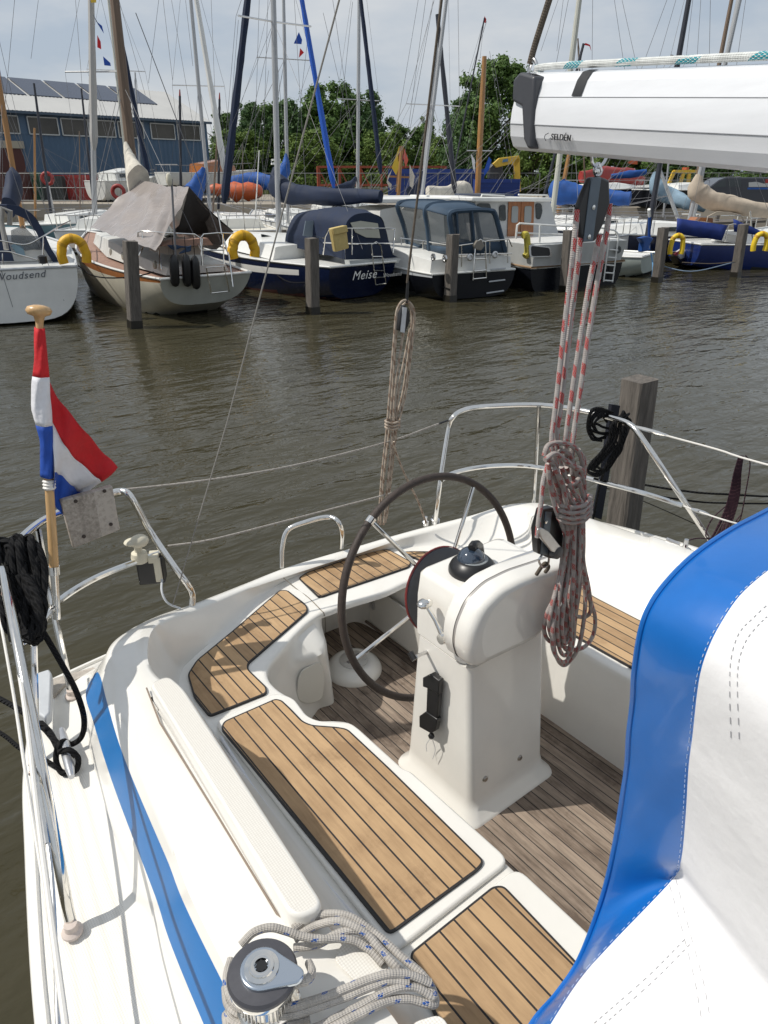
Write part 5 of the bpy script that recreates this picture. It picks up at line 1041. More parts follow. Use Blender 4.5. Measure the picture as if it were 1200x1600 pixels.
fw = [[b+V((0, 0, 0)) for a, b, o_ in Mn]]
for k in range(1, 17):
    d = k*.07 if k < 13 else .84+(k-12)*.14
    fw.append([b+V((0, -d, 0))+o_*(.015*math.sin(min(1, d/.5)*1.57)*(1)+.006*noise.noise(b*3+V((0, k*.4, 0)))) +V(((-.30*d-.10*d*max(0, 1.9-b.z))*max(-1, min(1, (1.6-b.x)/.6)), 0, -.02*d)) for a, b, o_ in Mn])
for k in range(2, len(fw)):
    for _ in range(min(60, (k-1)*8)):
        r_ = fw[k]; fw[k] = [r_[0]]+[(r_[i-1]+r_[i]*2+r_[i+1])/4 for i in range(1, len(r_)-1)]+[r_[-1]]
b2 = MB(); b2.grid(fw); b2.build('canvas_panel', CANV, hood_o, sharp=80)
HV = BVHTree.FromPolygons([tuple(v) for v in b2.v], b2.f); HV1 = BVHTree.FromPolygons([tuple(v) for v in b1.v], b1.f)
def stitch(line, tree, m, step=.009, r=.0009, cont=False):
    mb = MB(); pts = []
    pl = crom([V((a, b, 0)) for a, b in line], 14)
    for q in pl:
        h = ON(q.x, q.y, .0012, tree)
        if h: pts.append(h)
    if len(pts) < 3: return None
    if cont: mb.tube(pts, r, 5)
    else:
        acc = 0; on = pts[0]; seg = [pts[0]]
        dense = []
        for a, b in zip(pts, pts[1:]):
            k = max(1, int((b-a).length/.003)); dense += [a.lerp(b, i/k) for i in range(k)]
        for i in range(0, len(dense)-3, 4): mb.tube([dense[i], dense[i+2]], r, 4)
    return mb
SM = mat('stitching', (.42, .42, .43), .7)
for ln in ([(1143, 1152), (1141, 1080), (1143, 1030), (1155, 990), (1178, 965), (1205, 940)], [(1156, 1154), (1153, 1080), (1155, 1035), (1167, 1000), (1190, 972), (1210, 955)], [(1045, 1378), (1065, 1450), (1085, 1530), (1098, 1605)], [(1056, 1372), (1076, 1450), (1098, 1530), (1112, 1605)], [(1070, 1468), (1010, 1528), (925, 1602)], [(1078, 1476), (1020, 1534), (940, 1604)]):
    mb = stitch(ln, HV, SM, r=.0006)
    if mb and mb.f: mb.build('stitching', SM, hood_o)
ln = [(a+(-4), b+2) for a, b in ie[1:17]]
mb = stitch(ln, HV1, SM, r=.0006)
if mb and mb.f: mb.build('stitching', mat('pale stitching', (.45, .55, .75), .7), hood_o)
mb = MB(); mb.tube([a+V((0, .002, 0)) for a, b, o_ in Mn], .0045, 8); mb.build('edge_piping', BLUEV, hood_o)

# near pile
def pile(px, py, dist_z, tx, ty, w, label, wm=WOODP, cap=False, rz=.0):
    b_ = P(px, py, 0); d_ = b_.dot(HD); t_ = PF(tx, ty, d_); root = thing('mooring_pile', label, 'pile', (b_.x, b_.y, 0), group='timber mooring piles')
    ax_ = (t_-b_); m_ = MB(); q = ax_.normalized(); x = V((math.cos(rz), math.sin(rz), 0)); x = (x-q*x.dot(q)).normalized(); y = q.cross(x)
    rows = []; random.seed(int(px))
    for k in range(13):
        c_ = b_-ax_*.6+ax_*1.6*k/12; rows.append([c_+x*a*w/2*(1+random.uniform(-.02, .02))+y*b*w/2*(1+random.uniform(-.02, .02)) for a, b in ((-1, -.85), (-.85, -1), (.85, -1), (1, -.85), (1, .85), (.85, 1), (-.85, 1), (-1, .85))])
    rows[-1] = [p+V((0, 0, random.uniform(-.02, .01)))*w*4 for p in rows[-1]]
    m_.grid(rows, True); m_.poly(rows[-1]); m_.build('post', wm, root, sharp=30)
    w_ = MB(); zz = .16; c_ = b_+ax_*.0; w_.grid([[b_+x*a*w*.515+y*b*w*.515-ax_*.2 for a, b in ((-1, -1), (1, -1), (1, 1), (-1, 1))], [b_+x*a*w*.51+y*b*w*.51+ax_*(zz/ax_.length) for a, b in ((-1, -1), (1, -1), (1, 1), (-1, 1))]], True); w_.build('wet_band', mat('wet timber', (.02, .018, .014), .35, var=.3, vscale=8), root)
    return root
# ================================================================ piles
b_ = PF(973, 820, 4.0); t_ = PF(1000, 592, 4.0); dd = (b_-t_); low = t_+dd*((t_.z+.7)/(t_.z-b_.z)); root = thing('mooring_pile', 'large near squared timber pile with cracked grey top behind the right stern rail', 'pile', (low.x, low.y, 0), group='timber mooring piles')
m_ = MB(); q = (t_-low).normalized(); x = RD.copy(); x = (x*math.cos(.55)+HD*math.sin(.55)); x = (x-q*x.dot(q)).normalized(); y = q.cross(x); w = .155; random.seed(2); rows = []
for k in range(25):
    c_ = low.lerp(t_, k/24); rows.append([c_+x*a*w/2*(1+random.uniform(-.02, .02))+y*b*w/2*(1+random.uniform(-.02, .02)) for a, b in ((-1, -.85), (-.85, -1), (0, -1.01), (.85, -1), (1, -.85), (1, 0), (1, .85), (.85, 1), (-.85, 1), (-1, .85))])
m_.grid(rows, True); m_.poly(rows[-1]); m_.build('post', WOODP, root, sharp=30)
pile(211, 512, 0, 203, 376, .24, 'tall timber pile in front of the cream boat with grey tarpaulin')
pile(489, 490, 0, 487, 372, .24, 'timber pile left of the yellow bag in front of the navy boat')
pile(703, 471, 0, 708, 366, .24, 'timber pile in front of the black hulled boat with grey blue canopy')
pile(883, 455, 0, 890, 359, .25, 'timber pile left of the mainsheet ropes in front of the wheelhouse boat')
pile(1026, 441, 0, 1037, 355, .24, 'timber pile beside the outboard motor of the small pale boat')
pile(1149, 433, 0, 1162, 350, .24, 'rightmost timber pile in front of the blue hull boat')

# ================================================================ moored boats
def hull(fr_, root, L_, Bm, fbs, fbb, top, boot, zs=.12, sr=.78, pw=.55, over=.35, rake=0., deck=None, strip=None, name='hull', zb=.16, wb=None, crown=.0):
    """stern at y=0, bow at y=L_. rake>0 leans the transom top aft."""
    N = 26; M_ = 12; rows = []
    def half(t): return Bm/2*(sr+(1-sr)*math.sin(min(1, t/.45)*math.pi/2))*(1 if t < .45 else max(0., 1-((t-.45)/.55)**2.1))
    def sheer(t): return fbs+(fbb-fbs)*t**1.6-.06*math.sin(t*math.pi)
    def keel(t): return zs*(1-min(1, t/.22))**1.3-.5*math.sin(min(1, max(0, t/.45))*math.pi/2)
    for i in range(N+1):
        t = i/N; h = half(t); zt = sheer(t); zk = keel(t) if t < .93 else keel(t)*(1-(t-.93)/.07)+zt*.6*((t-.93)/.07)
        row = []
        for j in range(-M_, M_+1):
            a = abs(j)/M_*math.pi/2; x = h*math.sin(a)**pw*(1 if j > 0 else -1 if j < 0 else 0); z = zk+(zt-zk)*(1-math.cos(a))
            y = t*L_+(zt-z)*rake*max(0, 1-t*4)-0; y += (over*(z-0)/fbb if t > .9 else 0)*(t-.9)*10
            row.append(V((x, y, z)))
        rows.append(row)
    mb = MB(); 
    for i in range(N):
        for j in range(2*M_):
            q = [rows[i][j], rows[i+1][j], rows[i+1][j+1], rows[i][j+1]]; zc = sum(p.z for p in q)/4
            rel = sheer(i/N)-zc
            k = 1 if zc < zb else (2 if strip and strip[0] < rel < strip[1] else 0)
            mb.mi(k).add(q, [(0, 1, 2, 3)])
    tm = MB(); tm.poly(rows[0])
    mats_ = [top, boot]+([strip[2]] if strip else [])
    hu = mb.build(name, mats_, root, local=True, sharp=60)
    # weld
    import bmesh
    bm = bmesh.new(); bm.from_mesh(hu.data); bmesh.ops.remove_doubles(bm, verts=bm.verts, dist=.0005); bm.to_mesh(hu.data); bm.free(); 
    for p in hu.data.polygons: p.use_smooth = True
    tr_ = tm.build('transom', wb or top, root, local=True, sharp=60)
    dk = MB(); dk.grid([[r_[0]+V((.02, .01 if i == 0 else 0, -.03)), V((r_[0].x*.5, r_[0].y, r_[0].z-.03+crown*.75)), V((0, r_[0].y, r_[0].z-.03+crown)), V((r_[-1].x*.5, r_[0].y, r_[0].z-.03+crown*.75)), r_[-1]+V((-.02, 0, -.03))] for i, r_ in enumerate(rows)]); dk.build('deck', deck or WPAINT, root, local=True)
    ed = MB(); ed.tube([r_[0] for r_ in rows], .03, 6); ed.tube([r_[-1] for r_ in rows], .03, 6); ed.tube([rows[0][0], rows[0][-1]], .03, 6); ed.build('toe_rail', WPAINT if top is not WPAINT else GREYP, root, local=True)
    return half, sheer
def cabin(root, secs_, m, name='cabin', nseg=8, bev=0):
    """secs_: (y, halfwidth bottom, z bottom, halfwidth top, z top)"""
    rows = []
    for y, wb_, zb, wt, zt in secs_:
        r_ = [V((-wb_, y, zb)), V((-wt-(wb_-wt)*.3, y, zb+(zt-zb)*.6))]
        for k in range(nseg+1): a = math.pi*(1-k/nseg); r_.append(V((math.cos(a)*wt, y, zt-.06*(zt-zb)-.0+math.sin(a)*.12*(zt-zb)+.0)))
        r_ += [V((wt+(wb_-wt)*.3, y, zb+(zt-zb)*.6)), V((wb_, y, zb))]; rows.append(r_)
    mb = MB(); mb.grid(rows); mb.poly(rows[0]); mb.poly(rows[-1][::-1]); return mb.build(name, m, root, local=True, sharp=40)
def lp(name, root, m, fn, **k): mb = MB(); fn(mb); return mb.build(name, m, root, local=True, **k)
def tubes(name, root, m, lines, r, n=6, sm=1): 
    mb = MB()
    for l_ in lines: mb.tube(crom(l_, 6) if sm and len(l_) > 2 else l_, r, n)
    return mb.build(name, m, root, local=True)
def mastset(fr_, root, fm, a, b, r, m, spread=(), ext=1.25, Bm=2.8, L_=9, deck=1.0, stays=True, wiresr=.006, top_h=None):
    """a,b photo points low/high on the mast, mast stands fm metres forward of the stern"""
    p0 = fr_.M(*a, fm); p1 = fr_.M(*b, fm); d = p1-p0; base = p0-d*((p0.z-deck)/d.z); tp = p1+d*(ext-1) if ext > 0 else p1
    if top_h: tp = base+d*((top_h)/d.z)
    mb = MB(); mb.tube([base, base.lerp(tp, .6), tp], [r, r, r*.75], 10); o = mb.build('mast', m, root, local=True)
    for py, hw, sweep in spread:
        t = (fr_.M(b[0]+(a[0]-b[0])*(py-b[1])/(a[1]-b[1]), py, fm)); mb = MB(); mb.tube([t+V((-hw, -sweep, .0)), t, t+V((hw, -sweep, .0))], r*.28, 6); mb.build('spreader', STEEL, o, local=True)
        mb_ = 0
    if stays:
        sp0 = fr_.M(b[0]+(a[0]-b[0])*(spread[0][0]-b[1])/(a[1]-b[1]), spread[0][0], fm) if spread else base.lerp(tp, .55); hw = spread[0][1] if spread else .1
        for q in ((V((0, L_-.2, deck+.3)),), (V((0, .05, deck)),), (V((-Bm*.42, fm-.2, deck)), sp0+V((-hw, 0, 0))), (V((Bm*.42, fm-.2, deck)), sp0+V((hw, 0, 0))), (V((-Bm*.42, fm-.6, deck)),), (V((Bm*.42, fm-.6, deck)),)):
            e_ = tp if len(q) != 1 or q[0].y in (L_-.2, .05) else sp0
            mb = MB(); mb.tube(list(q)+[e_], wiresr, 4); mb.build('stay', WIRE, o, local=True)
    return base, tp, o
def boomcover(root, pts, rr, m, name='sail_cover', seed=1, flat=.7, n=20):
    rnd = random.Random(seed); mb = MB(); c_ = crom(pts, 7); N = len(c_); rows = []
    for i, p in enumerate(c_):
        t = i/(N-1); k = t*(len(rr)-1); j = min(int(k), len(rr)-2); r = rr[j]+(rr[j+1]-rr[j])*(k-j)
        tg = (c_[min(i+1, N-1)]-c_[max(i-1, 0)]).normalized(); sx_ = tg.cross(V((0, 0, 1))); sx_ = sx_.normalized() if sx_.length > .05 else V((1, 0, 0)); up = sx_.cross(tg)
        w_ = 1+.03*math.sin(i*2.1+seed)+rnd.uniform(-.02, .02)
        rows.append([p+sx_*math.cos(a)*r*flat*w_*(1+.07*math.sin(4*a+i*.55))+up*math.sin(a)*r*w_*(1+.09*math.sin(3*a-i*.7+seed))*(1.2 if math.sin(a) < 0 else 1) for a in [2*math.pi*q/n for q in range(n)]])
    mb.grid(rows, True); mb.poly(rows[0]); mb.poly(rows[-1]); return mb.build(name, m, root, local=True, sharp=80)
def horseshoe(fr_, px, py, wpx, hpx, f, label, m=YEL):
    c_ = fr_.wor(fr_.F(px, py, f)); root = thing('lifebuoy', label, 'lifebuoy', c_, -fr_.a, group='horseshoe lifebuoys on the stern rails')
    s = (fr_.F(px+wpx/2, py, f)-fr_.F(px-wpx/2, py, f)).length; hh = abs((fr_.F(px, py+hpx/2, f)-fr_.F(px, py-hpx/2, f)).z); R1 = s/2*.70; r = s/2*.31
    pts = [V((R1*1.02, 0, -hh*.5+r*.2)), V((R1*1.12, 0, -hh*.2))]+[V((R1*math.cos(R(a)), 0, hh*.5-R1-r+R1*math.sin(R(a)))) for a in range(0, 181, 20)]+[V((-R1*1.12, 0, -hh*.2)), V((-R1*1.02, 0, -hh*.5+r*.2))]
    mb = MB(); mb.tube(crom(pts, 4), r, 12); mb.build('ring', m, root, local=True, sharp=80)
    mb = MB(); 
    for a in (30, 90, 150): q = V((R1*math.cos(R(a)), 0, hh*.5-R1-r+R1*math.sin(R(a)))); t_ = V((-math.sin(R(a)), 0, math.cos(R(a)))); mb.tube([q-t_*.03, q+t_*.03], r*1.05, 12)
    mb.build('strap', mat('lifebuoy strap', (.5, .27, .01), .6), root, local=True)
    return root
def boat(name, label, fr_, cat='sailboat', group=None): return thing(name, label, cat, fr_.o, -fr_.a, group)

# ---------------- boat 1: white boat at the left edge
F1 = FR(3.15, 16.75, 13); b1_ = boat('moored_sailboat', 'white sailboat with dark blue sprayhood and Woudsend lettering, cut off by the left edge', F1)
hull(F1, b1_, 9.5, 3.1, 1.12, 1.35, WPAINT, BOOTD, zs=.05, sr=.92, pw=.42)
cabin(b1_, [(1.9, 1.1, 1.08, .95, 1.32), (3.2, 1.1, 1.1, .9, 1.65), (6.5, .8, 1.2, .6, 1.55), (8.2, .35, 1.3, .25, 1.4)], WPAINT)
q = F1.F(30, 431, -.02); lettering('Woudsend', .20, q, (1, 0, .03), (0, 0, 1), mat('dark script', (.08, .09, .11), .5), b1_, shear=.35, local=True)
def arch(fr_, pts, f): return [fr_.F(a, b, f) for a, b in pts]
A1 = arch(F1, [(-40, 420), (-38, 345), (-20, 325), (10, 322), (45, 332), (62, 352), (75, 380), (88, 408)], 1.6); A0 = arch(F1, [(-30, 400), (-30, 345), (-12, 328), (12, 323), (38, 330), (55, 346), (68, 370), (80, 395)], 3.0)
hb1 = MB(); hb1.grid([crom(A1, 4), crom([a.lerp(b, .5)+V((0, 0, .03)) for a, b in zip(A1, A0)], 4), crom(A0, 4)]); hb1.build('sprayhood', NAVYC, b1_, local=True, solid=.03)
# thick navy arch band and side flap seen from aft
bd1 = MB(); o1 = arch(F1, [(8, 318), (28, 322), (50, 336), (64, 356), (76, 385), (88, 412), (78, 410)], 1.55); 
bd1.prism([F1.F(a, b, 1.55) for a, b in ((10, 319), (30, 322), (50, 334), (64, 355), (77, 384), (95, 412), (84, 412), (70, 390), (56, 362), (40, 342), (12, 330))], (0, .06, 0)); bd1.build('hood_edge', NAVYC, b1_, local=True)
bd1 = MB(); bd1.prism([F1.F(a, b, 1.5) for a, b in ((-6, 345), (6, 350), (14, 380), (22, 408), (-6, 408))], (0, .05, 0)); bd1.build('side_flap', NAVYC, b1_, local=True)
for nm, pl, m in (('window', ((17, 360), (36, 352), (56, 372), (62, 388), (40, 392), (18, 378)), CLEAR), ('window', ((17, 384), (25, 379), (36, 386), (40, 400), (28, 399)), mat('pale blue vinyl', (.20, .32, .40), .3))):
    m_ = MB(); m_.prism([F1.F(a, b, 1.8) for a, b in pl], (0, .01, 0)); m_.build(nm, m, b1_, local=True)
tubes('stern_rail', b1_, CHROME, [[F1.F(-40, 372, .05), F1.F(0, 376, .05), F1.F(40, 382, .05), F1.F(68, 369, .05)], [F1.F(68, 369, .05), F1.F(67, 395, .05), F1.F(66, 414, .05)], [F1.F(-30, 394, .05), F1.F(10, 393, .05), F1.F(30, 398, .05), F1.F(66, 408, .05)], [F1.F(68, 369, .05), F1.F(95, 352, 2.5), F1.F(110, 345, 5)], [F1.F(4, 396, .05), F1.F(4, 412, .05)]], .014)
m_ = MB(); m_.lathe(F1.F(67, 406, -.05), (0, 0, -1), [(.05, -.09), (.09, -.07), (.09, .06), (.04, .08)], 10); m_.build('stern_lamp', BLACKP, b1_, local=True)
m_ = MB(); m_.tube([F1.F(15, 352, .4), F1.F(16, 330, .4), F1.F(4, 325, .4), F1.F(2, 345, .4), F1.F(10, 390, .2)], .05, 8); m_.build('stern_arch', mat('weathered alu', (.28, .27, .25), .5, .4), b1_, local=True)
horseshoe(F1, 114, 389, 50, 48, .0, 'yellow horseshoe lifebuoy on the right stern corner of the white boat at the left edge')
Mb = mastset(F1, b1_, 5.3, (18, 250), (-2, 130), .07, WOODO, spread=[], ext=2.2, Bm=3, deck=1.5)
boomcover(b1_, [F1.F(18, 262, 5.1), F1.F(22, 285, 4.6), F1.F(14, 322, 3.5)], [.05, .28, .22], NAVYC, seed=3)
tubes('stay', b1_, WIRE, [[F1.F(100, 470, 0), F1.F(40, 330, .3), F1.F(0, 210, .5)], [F1.F(20, 480, 0), F1.F(-5, 400, 0)]], .006, sm=0)

# ---------------- boat 2: cream boat under the tarpaulin
F2 = FR(6.72, 14.75, 3); b2_ = boat('moored_sailboat', 'old cream sailboat with wooden rubbing rail under a large grey tarpaulin tent', F2)
hull(F2, b2_, 9.2, 2.75, .93, 1.30, CREAM, BOOTD, zs=.30, sr=.74, pw=.55, rake=.55, deck=DECKW, strip=(-.05, .13, WOODV), zb=-.01, wb=mat('chalky transom', (.47, .48, .43), .5, var=.12, vscale=2))
cabin(b2_, [(.5, .72, .93, .66, 1.08), (2.2, .82, .95, .74, 1.22), (4.5, .85, 1.0, .75, 1.42), (7.0, .5, 1.15, .4, 1.4)], WPAINT2)
for f0, x_ in ((.9, -1), (3.2, -1), (4.2, -1)): m_ = MB(); m_.lathe((-.80, f0, 1.12), (-1, 0, .1), [(.09, -.02), (.09, .02), (.07, .025), (0, .025)], 14); m_.build('porthole', mat('port glass', (.25, .24, .2), .2), b2_, local=True)
fw_ = MB(); fw_.prism([F2.F(a, b, .62) for a, b in ((262, 398), (262, 377), (318, 376), (318, 398))], (0, 1.2, 0)); fw_.build('cockpit_well', mat('cockpit beige', (.33, .30, .26), .6), b2_, local=True)
wd2 = MB(); wd2.prism([F2.F(a, b, .4) for a, b in ((250, 385), (270, 376), (325, 372), (333, 383))], (0, .3, 0)); wd2.build('thwart', DECKW, b2_, local=True)
R0, Rm, R1 = F2.F(213, 280, 4.6), F2.F(262, 289, 2.8), F2.F(295, 292, 1.6)
E0, E1, E2, E3 = F2.S(141, 355, -1.1), F2.S(184, 371, -1.25), F2.S(226, 384, -1.25), F2.S(243, 392, -1.15)
S0, S1, S2 = V((1.3, 4.8, 1.25)), V((1.45, 3.0, 1.15)), F2.F(365, 362, 1.7)
def sag(a, b, n, s): return [a.lerp(b, i/n)+V((0, 0, -s*math.sin(math.pi*i/n))) for i in range(n+1)]
rg = crom([R0, Rm, R1], 12); eg = crom([E0, E1, E2, E3], 8); sg_ = crom([S0, S1, S2], 12)
tp2 = MB(); rows = []
for i in range(25):
    a, b, c_ = rg[i], eg[i], sg_[i]; row = []
    for k in range(17): t = k/16; p = b.lerp(a, t)+V((0, 0, -.06*math.sin(math.pi*t))); nn_ = noise.noise(p*2.2)*.07+.05*math.sin(i*1.1+t*4)*math.sin(math.pi*t); row.append(p+V((-.7*nn_, 0, nn_)))
    for k in range(1, 13): t = k/12; p = a.lerp(c_, t)+V((0, 0, -.08*math.sin(math.pi*t))); row.append(p+V((0, 0, noise.noise(p*2)*.06)))
    rows.append(row)
tp2.grid(rows); o = tp2.build('tarpaulin', [TARP], None, local=True, sharp=80); o.location = F2.o; o.rotation_euler = (0, 0, -F2.a); tag(o, 'large grey brown tarpaulin spread like a tent over the cream sailboat', 'tarpaulin')
fl_ = MB(); fl_.grid([[R1+V((0, -.02, 0)), R1.lerp(S2, .5)+V((0, 0, -.06)), S2], [F2.F(280, 352, 1.9), F2.F(310, 345, 2.2), F2.F(345, 352, 2.4)], [F2.F(270, 362, 2.0), F2.F(300, 366, 2.5), F2.F(330, 366, 2.6)]]); fl_.build('flap', TARPD, o, local=True, solid=.01)  # dark sheet across the tent opening, painted as the shaded interior
tubes('pushpit', b2_, CHROME, [[F2.F(214, 395, .9), F2.F(216, 363, .7), F2.F(222, 361, .6), F2.F(262, 364, .2), F2.F(304, 366, .1), F2.F(313, 372, .05), F2.F(314, 384, .02), F2.F(316, 415, .0)], [F2.F(222, 361, .6), F2.F(224, 385, .6), F2.F(214, 405, .5)], [F2.F(245, 364, .4), F2.F(252, 421, .1)], [F2.F(316, 368, .1), F2.F(316, 412, .05)], [F2.F(314, 371, .05), F2.F(318, 366, .05), F2.F(340, 364, .1), F2.F(375, 365, .3), F2.F(392, 368, .5)], [F2.F(316, 391, .02), F2.F(350, 391, .02)], [F2.F(348, 366, .1), F2.F(350, 413, .05)]], .016, sm=0)
tubes('boarding_ladder', b2_, CHROME, [[F2.F(322, 418, -.06), F2.F(330, 458, .02)], [F2.F(350, 416, -.06), F2.F(358, 455, .02)], [F2.F(322, 418, -.06), F2.F(350, 416, -.06)], [F2.F(330, 458, .02), F2.F(358, 455, .02)]], .013, sm=0)
tubes('davit', b2_, CHROME, [[F2.F(340, 330, 1.2), F2.F(346, 364, .6), F2.F(358, 400, 0), F2.F(364, 448, -.1)]], .02, sm=0)
tubes('stern_pole', b2_, WIRE, [[F2.F(268, 280, .15), F2.F(275, 412, .05)]], .022, sm=0)
m_ = MB(); m_.ball(F2.F(264, 281, .15), .08, 10, (.8, .8, 1.6)); m_.build('pole_cap', IVORY, b2_, local=True)
for k, (x, y0, y1) in enumerate(((271, 398, 448), (290, 397, 448), (304, 400, 452))):
    c0, c1 = F2.wor(F2.F(x, y0, -.12)), F2.wor(F2.F(x+3, y1, -.02)); fd = thing('fender', ['leftmost', 'middle', 'rightmost'][k]+' of three black fenders hanging on the cream boat transom', 'fender', c1, group='black fenders on the cream boat'); L3 = (c0-c1).length; a_ = (c0-c1).normalized()
    m_ = MB(); m_.lathe(c1, a_, [(.02, 0), (.07, .03), (.095, .1), (.098, L3*.5), (.095, L3-.14), (.07, L3-.05), (.035, L3)], 14); m_.build('body', BLACKP, fd, sharp=60); m_ = MB(); m_.tube([c0, F2.wor(F2.F(x-2, y0-28, .0))], .008, 5); m_.build('rope', ROPK, fd)
mb = MB()
for k in range(8): mb.tube(crom([F2.wor(F2.F(*q, .25)) for q in ((262+k*2, 383), (272, 390-k), (285+k, 386), (298, 391-k), (280, 396))], 5), .012, 6)
tag(mb.build('rope_bundle', mat('dark blue rope', (.03, .06, .12), .8)), 'dark blue rope bundle on the cockpit edge of the cream sailboat', 'rope')
horseshoe(F2, 380, 382, 46, 45, .1, 'yellow horseshoe lifebuoy on the right stern rail of the cream sailboat')
Mb = mastset(F2, b2_, 5.5, (205, 245), (178, -10), .125, WOODM, spread=[], ext=1.3, deck=1.3, L_=9)
boomcover(b2_, [F2.F(196, 222, 5.2), F2.F(202, 245, 5.1), F2.F(210, 268, 4.8), F2.F(217, 284, 4.4)], [.05, .17, .30, .42], OFFW, seed=5)
tubes('stay', b2_, WIRE, [[F2.F(345, 378, .2), F2.F(300, 250, .3), F2.F(212, 20, .6)]], .008, sm=0)
ropething('mooring_line', 'dark mooring line sagging from the cream boat to its timber pile', 'rope', [[F2.wor(F2.F(122, 415, 4.5)), F2.wor(F2.F(150, 432, 1.)), F2.wor(F2.F(205, 433, .2)), F2.wor(F2.F(240, 425, .2))]], ROPK, r=.014)

# ---------------- boat 3: navy boat with navy hood
F3 = FR(11.05, 14.95, -2); b3_ = boat('moored_sailboat', 'navy blue sailboat with dark blue cockpit tent and white script name on the transom', F3)
hull(F3, b3_, 9.5, 3.0, .86, 1.12, NAVY, BOOT, zs=.02, sr=.70, pw=.45, strip=(.20, .27, WPAINT), rake=.35, zb=.06)
cabin(b3_, [(2.6, 1.05, .82, .95, 1.15), (4.5, 1.0, .9, .85, 1.32), (7.0, .7, 1., .55, 1.25), (8.3, .3, 1.05, .2, 1.15)], WPAINT)
cm = MB(); cm.prism([F3.F(a, b, .02) for a, b in ((546, 407), (547, 415), (622, 411), (626, 404))], (0, .2, 0)); cm.build('stern_coaming', mat('grey deck edge', (.40, .42, .42), .4), b3_, local=True)
aft = arch(F3, [(540, 406), (539, 380), (540, 352), (550, 338), (566, 333), (586, 335), (599, 347), (606, 372), (614, 398)], .35)
mid = arch(F3, [(499, 398), (497, 372), (497, 345), (506, 330), (530, 324), (556, 326), (572, 338), (578, 350), (580, 370)], 1.7)
frn = arch(F3, [(445, 384), (447, 366), (455, 345), (463, 335), (478, 330), (500, 329), (515, 335), (522, 345), (524, 360)], 3.1)
nav = MB(); G_ = [crom(a, 3) for a in (aft, [a.lerp(b, .5)+V((0, 0, .03)) for a, b in zip(aft, mid)], mid, [a.lerp(b, .5)+V((0, 0, .02)) for a, b in zip(mid, frn)], frn)]
G_ = [[p+V((noise.noise(p*3)*.04, 0, noise.noise(p*3+V((5, 0, 0)))*.035)) for p in r_] for r_ in G_]; nav.grid(G_); hd3 = nav.build('cockpit_tent', NAVYC, b3_, local=True, sharp=70)
ap = MB(); ap.poly(crom(aft, 3)+[F3.F(622, 402, .35), F3.F(580, 405, .35)]); ap.build('end_panel', NAVYC, b3_, local=True); ap = MB(); ap.poly(crom(frn, 3)); ap.build('front_panel', NAVYC, b3_, local=True)
for pl, f in ((((547, 348), (563, 345), (590, 349), (594, 372), (572, 371), (555, 363)), .33),):
    m_ = MB(); m_.prism([F3.F(a, b, f) for a, b in pl], (0, -.01, 0)); m_.build('window', mat('tent window', (.42, .42, .36), .25), hd3, local=True)
m_ = MB(); q = [F3.F(a, b, 1.95) for a, b in ((476, 368), (480, 345), (492, 345), (510, 348), (507, 360), (498, 373))]; m_.prism([p+V((-.06, 0, 0)) for p in q], (0, -.02, 0)); m_.build('side_window', mat('foggy side window', (.18, .22, .26), .3), hd3, local=True)
for pl in (((408, 366), (411, 366), (437, 372), (436, 380), (410, 375)),):
    m_ = MB(); q = [F3.F(a, b, 4.0) for a, b in pl]; m_.prism(q, (0, .02, 0)); m_.build('cabin_window', GLASS, b3_, local=True)
tubes('pushpit', b3_, CHROME, [[F3.F(505, 398, .9), F3.F(508, 370, .7), F3.F(514, 358, .5), F3.F(550, 357, .1), F3.F(605, 357, .0), F3.F(617, 358, .1)], [F3.F(550, 357, .1), F3.F(550, 398, .1)], [F3.F(505, 379, .8), F3.F(560, 381, .1), F3.F(612, 380, .05)], [F3.F(617, 358, .1), F3.F(614, 395, .05)]], .016, sm=0)
tubes('boarding_ladder', b3_, CHROME, [[F3.F(587, 445, 0), F3.F(580, 382, -.05), F3.F(588, 378, -.05), F3.F(595, 384, -.05), F3.F(603, 443, 0)], [F3.F(582, 401, -.05), F3.F(597, 401, -.05)], [F3.F(584, 423, -.02), F3.F(600, 423, -.02)], [F3.F(587, 445, 0), F3.F(603, 443, 0)], [F3.F(586, 434, 0), F3.F(601, 433, 0)]], .016, sm=0)
lettering('Meise', .30, F3.F(569, 430, -.14), (1, 0, 0), (0, 0, 1), WPAINT, b3_, shear=.4, local=True)
lettering('Woudsend', .13, F3.F(613, 429, -.14), (1, 0, 0), (0, 0, 1), WPAINT, b3_, shear=.3, local=True)
bg3 = thing('rail_bag', 'sand yellow soft bag hanging on the rail of the navy sailboat', 'bag', F3.wor(F3.F(533, 393, .1)), -F3.a); m_ = MB(); o3 = F3.loc(F3.wor(F3.F(533, 393, .1)))
m_.prism([F3.F(a, b, .02)-o3 for a, b in ((518, 357), (541, 352), (546, 388), (525, 394))], (0, .14, 0)); m_.build('body', YELS, bg3, local=True, bevel=.03); m_ = MB(); m_.prism([F3.F(a, b, 0)-o3 for a, b in ((519, 357), (541, 352), (543, 362), (521, 367))], (0, -.03, 0)); m_.build('flap', YELS, bg3, local=True, bevel=.01)
Mb = mastset(F3, b3_, 5.6, (433, 250), (427, 0), .085, ALUG, spread=[(34, 1.15, .1)], ext=1.5, deck=1.2, L_=9.5)
boomcover(b3_, [F3.F(430, 262, 5.5), F3.F(434, 290, 5.3), F3.F(470, 303, 4.2), F3.F(530, 306, 2.6), F3.F(595, 306, 1.0)], [.10, .34, .24, .20, .14], NAVYC, seed=8)
tubes('cover_lashing', b3_, WPAINT, [[F3.F(425, 250, 5.4), F3.F(438, 250, 5.4)], [F3.F(424, 256, 5.4), F3.F(438, 257, 5.4)]], .03, sm=0)
